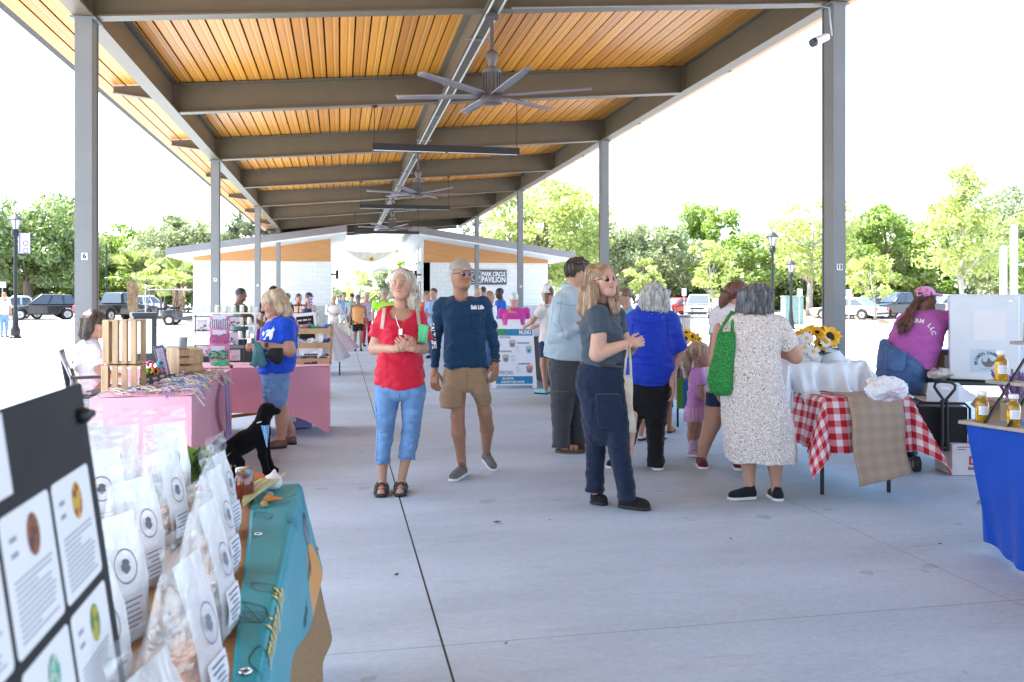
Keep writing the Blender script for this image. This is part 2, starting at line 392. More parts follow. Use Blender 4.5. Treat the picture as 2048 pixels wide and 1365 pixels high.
fan0.location=(XC,9.4,3.70);fan0['label']='large six blade ceiling fan nearest the viewer under the first ceiling beam';fan0['group']='ceiling fans under the pavilion ridge beam'
dup(fan0,(XC,18.6,3.70),rad(25),'six blade ceiling fan between the two upper hanging bar lights')
dup(fan0,(XC,27.8,3.70),rad(12),'small farthest ceiling fan just in front of the two block buildings')
def make_light():
 f=thing('pendant_light','long black bar light','pendant light')
 mb=MB()
 for s in(-1,1):mb.bb(-1.2,1.2,s*.05-.008,s*.05+.008,-.055,.055)
 mb.bb(-1.2,1.2,-.042,.042,.035,.05);mb.bb(-1.205,-1.19,-.06,.06,-.056,.056);mb.bb(1.19,1.205,-.06,.06,-.056,.056);mb.bb(-.02,.02,-.042,.042,-.054,.03);mb.build('housing',black_p,f)
 mb=MB()
 for a,b in((-1.18,-.022),(.022,1.18)):mb.bb(a,b,-.041,.041,-.052,-.03)
 mb.build('diffuser',mat('acrylic_white',(0.85,0.85,0.83),0.4,0,0),f)
 for s in(-1,1):
  mb=MB();zt=zb(XC+.06+s*1.17)-3.9;mb.tube([(s*1.17,0,.05),(s*1.17,0,zt)],.007,6);mb.lathe((s*1.17,0,zt-.03),[(.02,0),(.06,.02),(.06,.03)],12)
  mb.build('stem',black_m,f)
 return f
l0=make_light();l0.location=(XC+.06,14.0,3.9)
l0['label']='long black bar light hanging below the nearest ceiling fan';l0['group']='bar lights hung under the pavilion ceiling'
dup(l0,(XC+.06,23.2,3.9),0,'black bar light, middle of the three hanging in line')
dup(l0,(XC+.06,32.4,3.9),0,'farthest black bar light hanging just above the white mesh banner')
sc_=thing('security_camera','white bullet security camera with black lens on the column numbered 13','security camera',P(1650,72,10.0))
mb=MB();mb.lathe((0,0,-.05),[(.05,0),(.055,.03),(.05,.06)],14);mb.tube([(0,0,-.02),(-.05,-.02,-.04),(-.07,-.03,-.04)],.02,8);mb.build('bracket',white_p,sc_,smooth=40)
mb=MB();mb.tube([(.0,-.01,-.02),(-.17,-.06,-.1)],[.048,.052],14);mb.build('camera_body',white_p,sc_,smooth=40)
mb=MB();mb.tube([(-.168,-.059,-.099),(-.205,-.07,-.117)],[.052,.049],14);mb.build('lens',black_p,sc_,smooth=40)
# ================ the two block buildings
def block_mat():
 m=mat('painted_block',(0.78,0.77,0.74),0.7,0,0.0);N,L,b=nodes_of(m)
 tc=N.new('ShaderNodeTexCoord');mp=N.new('ShaderNodeMapping');mp.inputs['Rotation'].default_value=(rad(90),0,0)
 ge=N.new('ShaderNodeNewGeometry');sp=N.new('ShaderNodeSeparateXYZ');sn=N.new('ShaderNodeSeparateXYZ')
 L.new(tc.outputs['Object'],sp.inputs[0]);L.new(ge.outputs['Normal'],sn.inputs[0])
 side=mnode(N,L,'GREATER_THAN',mnode(N,L,'ABSOLUTE',sn.outputs[0]),0.5)
 mx=N.new('ShaderNodeMix');L.new(side,mx.inputs[0]);L.new(sp.outputs[0],mx.inputs[2]);L.new(sp.outputs[1],mx.inputs[3])
 cb=N.new('ShaderNodeCombineXYZ');L.new(mx.outputs[0],cb.inputs[0]);L.new(sp.outputs[2],cb.inputs[1])
 br=N.new('ShaderNodeTexBrick');L.new(cb.outputs[0],br.inputs[0]);br.inputs['Scale'].default_value=1
 br.inputs['Brick Width'].default_value=.4;br.inputs['Row Height'].default_value=.2;br.inputs['Mortar Size'].default_value=.006
 br.inputs['Color1'].default_value=(.74,.735,.71,1);br.inputs['Color2'].default_value=(.68,.675,.655,1);br.inputs['Mortar'].default_value=(.54,.53,.51,1)
 L.new(br.outputs[0],b.inputs['Base Color']);return m
blk=block_mat();split=mat('split_face_block',(0.44,0.43,0.42),0.9,0,0.14,9,0.6,14)
gab=mat('gable_wood',(0.5,0.24,0.085),0.5,0,0.14,3,0,0,stretch=(0.6,1,14));fas=mat('metal_fascia',(0.2,0.19,0.19),0.45,0.1,0.05);sof=mat('soffit',(0.7,0.69,0.66),0.7,0,0.03)
def block_building(s,label):
 """s=-1 left, +1 right; local x measured outward from the passage wall"""
 X0=1.65+s*2.05;YF=39.0;D=9.0;Wd=5.8;ZT=3.06
 b=thing('block_building',label,'building',(X0,YF,0))
 xs=lambda u:s*u
 rz=lambda u:4.17-(u+.65)*1.05/7.1
 def quad(mb,a,c,mi=0):pass
 mb=MB();mb.bb(min(0,s*Wd),max(0,s*Wd),0,D,1.1,ZT)
 if s>0:
  mb=MB();mb.bb(.004,Wd,0,D,1.1,ZT);mb.bb(0,.3,.0,1.35,0,ZT-.002);mb.bb(0,.3,2.35,D,0,ZT-.002)
 mb.build('wall',blk,b)
 mb=MB();mb.bb(min(s*.006,s*(Wd+.03)),max(s*.006,s*(Wd+.03)),-.03,D,0,1.1);mb.build('base_wall',split,b)
 mb=MB()
 mb.prism([(s*0.02,ZT),(s*Wd,ZT),(s*Wd,rz(Wd)),(s*0.02,rz(0))],.16,TR((0,.14,0),rad(90)));mb.build('gable_panel',gab,b)
 mb=MB();mb.bb(min(s*.02,s*.2),max(s*.02,s*.2),.16,D,ZT,rz(.1));mb.build('upper_wall',blk,b)
 mb=MB()
 for(z0,z1,mi,ex)in((0,.05,1,0),(.05,.34,0,.03)):
  u0,u1=-.65-ex,6.45+ex
  vs=[(xs(u0),-2.4-ex,rz(u0)+z0),(xs(u1),-2.4-ex,rz(u1)+z0),(xs(u1),D+.6,rz(u1)+z0),(xs(u0),D+.6,rz(u0)+z0)]
  vs+=[(a,c,d+z1-z0)for a,c,d in vs]
  fs=[(0,1,2,3),(7,6,5,4),(4,5,1,0),(5,6,2,1),(6,7,3,2),(7,4,0,3)]
  if s<0:fs=[f[::-1]for f in fs]
  mb.add(vs,[f[::-1]for f in fs],mi)
 mb.build('roof',[fas,sof],b)
 if s>0:
  gl=mat('clerestory_glass',(0.62,0.66,0.68),0.1,0,0.03)
  for k in range(4):
   y=1.0+k*1.45;mb=MB();mb.bb(-.012,.02,y,y+1.25,ZT+.12,ZT+.72);wn=mb.build('window',gl,b)
   mb=MB();mb.bb(-.03,.0,y+1.25,y+1.33,ZT+.08,ZT+.76);mb.build('mullion',black_m,wn)
  mb=MB();mb.bb(.05,.1,1.36,2.34,0.02,2.14);dr=mb.build('door',mat('dark_door',(0.03,0.03,0.032),0.5),b)
  mb=MB();mb.bb(-.02,.06,1.3,1.36,0,2.2);mb.bb(-.02,.06,2.34,2.4,0,2.2);mb.bb(-.02,.06,1.36,2.34,2.14,2.2);mb.build('door_frame',black_m,b)
 return b
block_building(-1,'white painted block building with orange wood gable, behind the left market tables')
block_building(1,'white painted block building with clerestory windows that carries the pavilion sign')
def sconce(x,y,z,s,lab):
 o=thing('wall_light',lab,'wall light',(x,y,z));mb=MB();mb.bb(min(0,s*.22),max(0,s*.22),-.03,.03,-.035,.035);mb.build('arm',black_m,o)
 mb=MB();mb.lathe((s*.27,0,-.2),[(.06,0),(.065,.01),(.065,.38),(.06,.39)],14);mb.build('lamp_cylinder',black_m,o,smooth=40)
sconce(-.4,39.2,2.5,1,'black cylinder wall light on the left block building corner')
sconce(3.7,40.0,2.52,-1,'black cylinder wall light above the dark passage door')
sg=thing('building_sign','dark grey sign with white circle emblem reading PARK CIRCLE PAVILION','sign',(6.64,38.955,2.4))
sw,sh=1.78,.68
mb=MB();mb.box((0,0,0),(sw,.05,sh));mb.build('sign_panel',mat('sign_grey',(0.075,0.075,0.08),0.5,0,0.04),sg,bevel=.004)
mb=MB();M=lambda x,z:UP((x,-.0265,z))
mb.text('PARK CIRCLE',.27,M(.28,.14),bold=.008,sx=.68);mb.text('PAVILION',.36,M(.28,-.12),bold=.011,sx=.715)
mb.build('lettering',white_paint,sg)
mb=MB();cx=-.56
def ring(mb,cx,cz,r0,r1,n=28,y=-.028):
 vs=[]
 for i in range(n):
  t=2*math.pi*i/n
  for r in(r0,r1):vs+=[(cx+r*math.cos(t),y,cz+r*math.sin(t))]
 mb.add(vs,[(2*i,2*((i+1)%n),2*((i+1)%n)+1,2*i+1)for i in range(n)])
ring(mb,cx,0,.165,.19)
for i in range(8):
 a=math.pi/4*i;r1=.25 if i%2==0 else.35;mb.beam((cx+.19*math.cos(a),-.029,.19*math.sin(a)),(cx+r1*math.cos(a),-.029,r1*math.sin(a)),.003,.022,up=(0,1,0))
for s in(-1,1):mb.box((cx,-.028,s*.25),(.52,.003,.022));mb.box((cx+s*.25,-.0285,0),(.022,.003,.478))
mb.build('emblem',white_paint,sg)
bn=thing('hanging_banner','sagging translucent white mesh banner with a sunflower print hung across the passage','banner',(0,0,0))
A0,B0=P(690,500,39.2),P(788,503,39.2);A1,B1=P(688,538,39.2),P(786,540,39.2)
def bfn(u,v):
 top=A0.lerp(B0,u);bot=A1.lerp(B1,u);s=math.sin(math.pi*u)
 top=top-Vector((0,0,.5*s));bot=bot-Vector((0,0,.12*s))
 p=top.lerp(bot,v);return p+Vector((0,.07*math.sin(7*u+3*v)*s,0))
bm=mat('mesh_banner',(0.72,0.73,0.75),0.7,0,0.06,2,alpha=0.8);bg_=mat('banner_grey',(0.3,0.29,0.27),0.7,0,0.2,5,alpha=0.85)
mb=MB();mb.grid(bfn,24,10);mb.build('banner_cloth',bm,bn,smooth=180)
def bfn2(u,v):
 top=A0.lerp(B0,u);s=math.sin(math.pi*u);return top-Vector((0,-.02,.06*s+(.5*s-.06*s)*v))+Vector((0,.05*math.sin(9*u),0))
mb=MB();mb.grid(bfn2,24,5);mb.build('banner_fold',bg_,bn,smooth=180)
mb=MB();c=P(743,519,39.1);k=14
vs=[c]+[c+Vector(((.09 if i%2 else.13)*math.cos(math.pi*i/k),0,(.09 if i%2 else.13)*math.sin(math.pi*i/k)))for i in range(2*k)]
mb.add(vs,[(0,1+i,1+(i+1)%(2*k))for i in range(2*k)]);
mb.add([c+Vector((.045*math.cos(2*math.pi*i/12),-.006,.045*math.sin(2*math.pi*i/12)))for i in range(12)],[tuple(range(12))],1)
mb.build('sunflower_print',[mat('print_yellow',(0.75,0.42,0.06),0.7),mat('print_brown',(0.18,0.08,0.03),0.7)],bn)
mb=MB()
for a,b in((A0,A0+V(-.3,0,.5)),(B0,B0+V(1.0,.5,.3)),(A1,A1+V(-.4,0,.2)),(B1,B1+V(1.0,.4,-.1))):mb.tube([a,b],.006,5)
mb.build('rope',white_p,bn)
# ================ trees
bark=mat('bark',(0.16,0.13,0.1),0.9,0,0.3,5,0.8,12,stretch=(1,1,.3))
bark_l=mat('pale_bark',(0.34,0.31,0.27),0.9,0,0.2,5,0.5,12)
leafm=leafmat('leaf')
PAL={'oak':((.105,.165,.055),(.205,.28,.10)),'green':((.13,.215,.045),(.25,.35,.085)),'grey':((.16,.21,.10),(.28,.33,.17)),'yellow':((.22,.29,.08),(.37,.43,.14)),'pine':((.08,.11,.055),(.14,.17,.085)),'dark':((.055,.095,.03),(.12,.17,.06))}
def leaves(cl,per,size,pal,rs,up=.35):
 """cl: (centre, radius) clumps -> leaf cards spread through each clump's volume"""
 V_,C_=[],[]
 a,b=np.array(PAL[pal][0]),np.array(PAL[pal][1])
 for c,r in cl:
  k=max(6,int(per*r*r))
  d=rs.normal(size=(k,3));d/=np.linalg.norm(d,axis=1)[:,None]
  rr=r*rs.uniform(.25,1.08,size=(k,1))**.6;p=np.array(c)+d*rr*np.array([1,1,.72])
  nrm=d*.7+rs.normal(size=(k,3))*.6+np.array([0,0,up]);nrm/=np.linalg.norm(nrm,axis=1)[:,None]
  t=np.cross(nrm,rs.normal(size=(k,3)));t/=np.linalg.norm(t,axis=1)[:,None];bb_=np.cross(nrm,t)
  s=size*rs.uniform(.55,1.3,size=(k,1))
  V_.append(np.stack([p-t*s,p-bb_*s*.5,p+t*s,p+bb_*s*.5],1))
  tone=rs.uniform(0,.55)+rs.uniform(0,.45,size=(k,1));C_.append(a+(b-a)*tone)
 return np.concatenate(V_),np.concatenate(C_)
def foliage(name,cl,per,size,pal,rs,parent,up=.35):
 v,c=leaves(cl,per,size,pal,rs,up);n=len(v)
 me=bpy.data.meshes.new(name);me.from_pydata(v.reshape(-1,3).tolist(),[],np.arange(4*n).reshape(-1,4).tolist());me.materials.append(leafm);me.update()
 o=bpy.data.objects.new(name,me);col.objects.link(o);o.parent=parent;face_colors(o,c);return o
def tree(px,top,d,hw,bot,pal,label,kind='broadleaf_tree',trunk=.2,dens=1.0,seed=1,nclump=46,lean=0,group='trees round the car park',pale=False,conic=0.0,sz=None,gap=.0):
 rs=np.random.default_rng(seed);b=P(px,HOR,d);m=d/FPX
 H_=EYE+(HOR-top)*m;R_=hw*m*1.18;H_+=.35;zb_=EYE+(HOR-bot)*m;zb_=max(zb_,.6)
 t=thing(kind,label,'tree',(b.x,b.y,0),0,group)
 cz,hz=(H_+zb_)/2,(H_-zb_)/2
 cl=[];mb=MB();tr=trunk*max(1,H_/9)
 th=zb_+(H_-zb_)*.75
 tp=[(lean*s*s+.12*math.sin(3*s+seed),.1*math.cos(4*s+seed),th*s)for s in np.linspace(0,1,8)]
 mb.tube(tp,[tr*(1.35-.2 if i==0 else 1.0)*(1-i/8.2)for i in range(8)],9)
 for i in range(nclump):
  for _ in range(8):
   q=rs.uniform(-1,1,3)
   if np.linalg.norm(q)<1 and np.linalg.norm(q)>.3:break
  wz=1-conic*(q[2]*.5+.5)
  c=np.array([q[0]*R_*wz+lean,q[1]*R_*wz,cz+q[2]*hz])
  r=R_*rs.uniform(.17,.32)*(1-.35*conic*(q[2]*.5+.5));cl.append((c,r))
  if i%3==0:
   s0=min(.97,max(.35,(c[2]/th)*rs.uniform(.45,.8)));k=s0*7;i0=int(k)
   p0=Vector(tp[i0]).lerp(Vector(tp[min(7,i0+1)]),k-i0);e=Vector(c)
   mid=p0.lerp(e,.5)+Vector((0,0,-.08*(e-p0).length))
   mb.tube([p0,mid,e],[tr*.38*(1-s0*.5),tr*.22,tr*.05],6)
 mb.build('trunk',bark_l if pale else bark,t,smooth=180)
 foliage('crown',cl,185*dens*(60/d)**.6*(46/nclump)**.3,sz or(.0022*d+.05),pal,rs,t)
 return t
g_l,g_r='trees behind the left car park','trees behind the right car park'
tree(58,402,76,112,585,'oak','broad dark green oak behind the street lamp with the purple banner',trunk=.42,seed=3,nclump=80,group=g_l,kind='oak_tree')
tree(-70,430,84,80,600,'oak','dark green oak cut by the left picture edge',trunk=.4,seed=4,nclump=50,group=g_l,kind='oak_tree')
tree(165,432,86,70,600,'green','mid green tree half hidden behind the column numbered 6',seed=5,nclump=50,group=g_l)
tree(268,470,88,66,606,'green','rounded green tree above the dark pickup truck',seed=6,nclump=50,group=g_l)
tree(352,438,82,80,596,'grey','tall pale green tree above the golf carts',seed=7,nclump=64,group=g_l)
tree(320,505,62,40,600,'yellow','young yellow green tree between the two palms',seed=8,nclump=26,trunk=.1,group=g_l)
tree(492,428,96,48,560,'pine','loose dark pine rising over the left block building roof',kind='pine_tree',seed=9,nclump=34,dens=.8,group=g_l)
tree(555,455,100,40,560,'pine','dark pine between the second and third left columns',kind='pine_tree',seed=10,nclump=26,dens=.8,group=g_l)
tree(719,545,64,26,620,'yellow','thin young yellow green tree left in the passage gap',seed=11,nclump=20,trunk=.07,dens=.6)
tree(768,545,90,44,612,'grey','grey green tree under the mesh banner',seed=12,nclump=36)
tree(798,506,110,16,600,'green','narrow green tree right of the mesh banner',seed=13,nclump=20)
tree(676,580,130,22,606,'grey','distant grey green tree at the corner of the left block building',seed=14,nclump=20)
tree(950,428,70,34,500,'pine','sparse pine over the right block building roof',kind='pine_tree',seed=15,nclump=22,dens=.6,group=g_r)
tree(1092,368,58,104,560,'yellow','spreading yellow green tree behind the right block building',trunk=.3,seed=16,nclump=76,dens=.9,group=g_r)
tree(1235,448,84,70,602,'grey','grey green tree right of the third right column',seed=17,nclump=56,group=g_r)
tree(1318,455,88,76,606,'grey','wide grey green tree behind the grey haired woman in blue',seed=18,nclump=60,group=g_r)
tree(1412,418,96,66,590,'green','tallest bright green round tree right of the centre',seed=19,nclump=60,group=g_r)
tree(1290,530,62,34,590,'yellow','small yellow tree behind the smallest street lamp',seed=20,nclump=26,trunk=.09,group=g_r)
tree(1424,492,52,42,596,'yellow','young yellow green street tree on a thin straight trunk by the silver car',seed=21,nclump=32,trunk=.07,dens=.8,group=g_r,pale=True)
tree(1505,470,86,58,606,'green','mid green tree behind the taller black street lamp',seed=22,nclump=50,group=g_r)
tree(1560,520,92,60,612,'dark','dark low tree behind the utility box',seed=23,nclump=40,group=g_r)
tree(1622,404,62,76,560,'yellow','tall thin leaved yellow tree with pale trunk left of the column numbered 13',trunk=.26,seed=24,nclump=56,dens=.55,group=g_r,pale=True)
tree(1700,468,90,72,606,'yellow','yellow green tree just right of the column numbered 13',seed=25,nclump=50,group=g_r)
tree(1772,418,86,78,606,'green','large green tree behind the dark pickup on the right',seed=26,nclump=64,group=g_r,trunk=.3)
tree(1746,528,50,46,594,'yellow','small yellow street tree with pale trunk beside the dark pickup',seed=27,nclump=34,trunk=.09,group=g_r,pale=True)
tree(1840,500,92,60,612,'dark','dark green tree behind the woman in the pink cap',seed=28,nclump=46,group=g_r)
tree(1928,345,44,96,572,'yellow','tall feathery yellow green tree above the white cabinet',trunk=.16,seed=29,nclump=80,dens=.62,conic=.75,group=g_r,pale=True)
tree(2020,392,78,84,600,'grey','pale green tree behind the two white poles',seed=30,nclump=60,group=g_r)
tree(1905,410,96,60,600,'green','green tree behind the feathery yellow tree',seed=31,nclump=46,group=g_r)
tree(2120,420,70,90,600,'green','green tree cut by the right picture edge',seed=32,nclump=50,group=g_r)
for i,(px,top,pal)in enumerate(((1190,486,'grey'),(1370,492,'green'),(1478,498,'grey'),(1640,488,'green'),(1845,468,'green'),(1980,450,'green'),(205,478,'green'),(420,482,'green'))):
 tree(px,top,112,92,600,pal,('grey green tree far back behind the pavilion corner','green tree far back behind the silver car','grey green tree far back behind the street lamps','green tree far back behind the tall yellow tree','green tree far back behind the vendor','green tree far back above the white cabinet','green tree far back right of the column numbered 6','green tree far back over the left block building')[i],seed=70+i,nclump=44,group=g_r if px>600 else g_l)
def shrub(px,d,hw,top,pal,seed,label,grp='shrubs along the edge of the car park'):
 rs=np.random.default_rng(seed);b=P(px,HOR,d);m=d/FPX;R_=hw*m;H_=EYE+(HOR-top)*m
 t=thing('shrub',label,'shrub',(b.x,b.y,0),0,grp);mb=MB();cl=[]
 for i in range(30):
  c=np.array([rs.uniform(-1,1)*R_,rs.uniform(-.5,.5)*R_,rs.uniform(.2,.85)*H_]);cl.append((c,min(R_,H_)*rs.uniform(.3,.5)))
  if i%4==0:mb.tube([(c[0]*.4,c[1]*.4,0),tuple(c)],[.05,.015],5)
 mb.build('stem',bark,t);foliage('crown',cl,75,.26,pal,rs,t)
SH=[(40,'dark','under the broad oak'),(210,'dark','behind the dark pickup truck'),(330,'green','behind the golf carts'),(1240,'green','left of the red car'),(1330,'dark','behind the red car'),(1470,'dark','right of the silver car'),(1540,'dark','left of the utility box'),(1640,'green','right of the utility box'),(1700,'dark','behind the white sedan'),(1790,'dark','behind the dark pickup on the right'),(1880,'green','behind the white wagon'),(1990,'dark','behind the white poles')]
for i,(px,pal,w_)in enumerate(SH):shrub(px,86 if px<500 else 92,78+12*(i%3),548+10*(i%2),pal,50+i,'%s shrub %s'%({'dark':'dark green','green':'mid green'}[pal],w_))
def palm(px,d,top,label,seed):
 rs=np.random.default_rng(seed);b=P(px,HOR,d);H_=EYE+(HOR-top)*d/FPX
 t=thing('palm_tree',label,'palm',(b.x,b.y,0),0,'young palms by the golf carts');ht=H_*.62
 mb=MB();mb.tube([(0,0,z)for z in np.linspace(0,ht,9)],[.22,.22,.23,.23,.23,.23,.23,.22,.14],10)
 for i in range(110):
  z=rs.uniform(.2,.98)*ht;a=rs.uniform(0,6.28);r=.2+.12*z/ht
  mb.beam((r*math.cos(a),r*math.sin(a),z),((r+.12)*math.cos(a+.4),(r+.12)*math.sin(a+.4),z+.26),.06,.03)
 mb.build('trunk',mat('palm_bark',(0.3,0.22,0.14),0.9,0,0.3,8),t)
 mb=MB();cols=[]
 for i in range(16):
  a=rs.uniform(0,6.28);el=rs.uniform(-.2,1.35);L_=rs.uniform(1.2,1.8);dv=Vector((math.cos(a)*math.cos(el),math.sin(a)*math.cos(el),math.sin(el)))
  base=Vector((0,0,ht))+dv*.7*L_+Vector((0,0,.15))
  for k in range(14):
   sp_=(k-6.5)/6.5*1.15;side=dv.cross(Vector((0,0,1))).normalized();tip=(dv*math.cos(sp_)+side*math.sin(sp_)).normalized()*.75*L_*(1-.25*abs(sp_)/1.15)
   e=base+tip-Vector((0,0,.12*abs(sp_)+.1));w2=tip.cross(Vector((0,0,1))).normalized()*.07
   mb.add([base-w2*.5,base+tip*.5-w2,e,base+tip*.5+w2],[(0,1,2,3)]);cols.append(rs.uniform(.7,1.3)*np.array((.19,.25,.075)))
 f=mb.build('frond',leafm,t);face_colors(f,cols);f.name='fronds'
palm(267,54,512,'young palm standing left of the golf cart',3)
palm(358,52,540,'shorter leaning palm at the corner of the left block building',4)
from mathutils.bvhtree import BVHTree
# ================ people: smooth signed-distance figures meshed with surface nets
def vnoise(p,seed=0):
 i=np.floor(p).astype(np.int64);f=(p-i).astype(np.float32);f=f*f*(3-2*f);out=np.zeros(len(p),np.float32)
 for dx in(0,1):
  for dy in(0,1):
   for dz in(0,1):
    h=((i[:,0]+dx)*374761393+(i[:,1]+dy)*668265263+(i[:,2]+dz)*1274126177+seed*974711)&0xffffffff
    h=((h^(h>>13))*1103515245)&0xffffffff;h=(h^(h>>16))&0xffff
    wgt=(f[:,0]if dx else 1-f[:,0])*(f[:,1]if dy else 1-f[:,1])*(f[:,2]if dz else 1-f[:,2])
    out+=wgt*(h/65535.0).astype(np.float32)
 return out*2-1
EDG=[(0,1),(2,3),(4,5),(6,7),(0,2),(1,3),(4,6),(5,7),(0,4),(1,5),(2,6),(3,7)]
def surface_nets(f,org,h):
 s=f<0;nx,ny,nz=f.shape
 cnt=np.zeros((nx-1,ny-1,nz-1),np.int8)
 offs=[(a&1,(a>>1)&1,(a>>2)&1)for a in range(8)]
 for o in offs:cnt+=s[o[0]:nx-1+o[0],o[1]:ny-1+o[1],o[2]:nz-1+o[2]]
 act=np.argwhere((cnt>0)&(cnt<8))
 if len(act)==0:return np.zeros((0,3)),np.zeros((0,4),int)
 idx=-np.ones(cnt.shape,np.int32);idx[act[:,0],act[:,1],act[:,2]]=np.arange(len(act))
 val=np.stack([f[act[:,0]+o[0],act[:,1]+o[1],act[:,2]+o[2]]for o in offs],1)
 acc=np.zeros((len(act),3),np.float32);n=np.zeros((len(act),1),np.float32)
 for a,b in EDG:
  va,vb=val[:,a],val[:,b];c=(va<0)!=(vb<0)
  t=np.where(c,va/np.where(c,va-vb,1),0)[:,None]
  pa,pb=np.array(offs[a],np.float32),np.array(offs[b],np.float32)
  acc+=np.where(c[:,None],pa+(pb-pa)*t,0);n+=c[:,None]
 v=(act+acc/np.maximum(n,1))*h+org
 qs=[]
 for ax in range(3):
  u,w_=(ax+1)%3,(ax+2)%3
  sl0=[slice(None)]*3;sl1=[slice(None)]*3;sl0[ax]=slice(0,-1);sl1[ax]=slice(1,None)
  d=s[tuple(sl0)]!=s[tuple(sl1)];e=np.argwhere(d)
  e=e[(e[:,u]>0)&(e[:,w_]>0)&(e[:,u]<f.shape[u]-1)&(e[:,w_]<f.shape[w_]-1)]
  if len(e)==0:continue
  c=[]
  for du,dw in((-1,-1),(0,-1),(0,0),(-1,0)):
   q=e.copy();q[:,u]+=du;q[:,w_]+=dw;c.append(idx[q[:,0],q[:,1],q[:,2]])
  q=np.stack(c,1);flip=~s[e[:,0],e[:,1],e[:,2]];q[flip]=q[flip][:,::-1]
  qs.append(q)
 return v,np.concatenate(qs)
def cubic(x,xs,ys):
 xs=np.asarray(xs,float);ys=np.asarray(ys,float)
 if len(xs)<3:return np.interp(x,xs,ys)
 dl=np.diff(ys)/np.diff(xs);m=np.zeros(len(xs));m[1:-1]=np.where(dl[:-1]*dl[1:]>0,2*dl[:-1]*dl[1:]/(dl[:-1]+dl[1:]+1e-12),0);m[0],m[-1]=dl[0],dl[-1]
 x=np.clip(x,xs[0],xs[-1]);i=np.clip(np.searchsorted(xs,x)-1,0,len(xs)-2)
 hh=xs[i+1]-xs[i];t=(x-xs[i])/hh
 return(2*t**3-3*t**2+1)*ys[i]+(t**3-2*t**2+t)*hh*m[i]+(-2*t**3+3*t**2)*ys[i+1]+(t**3-t**2)*hh*m[i+1]
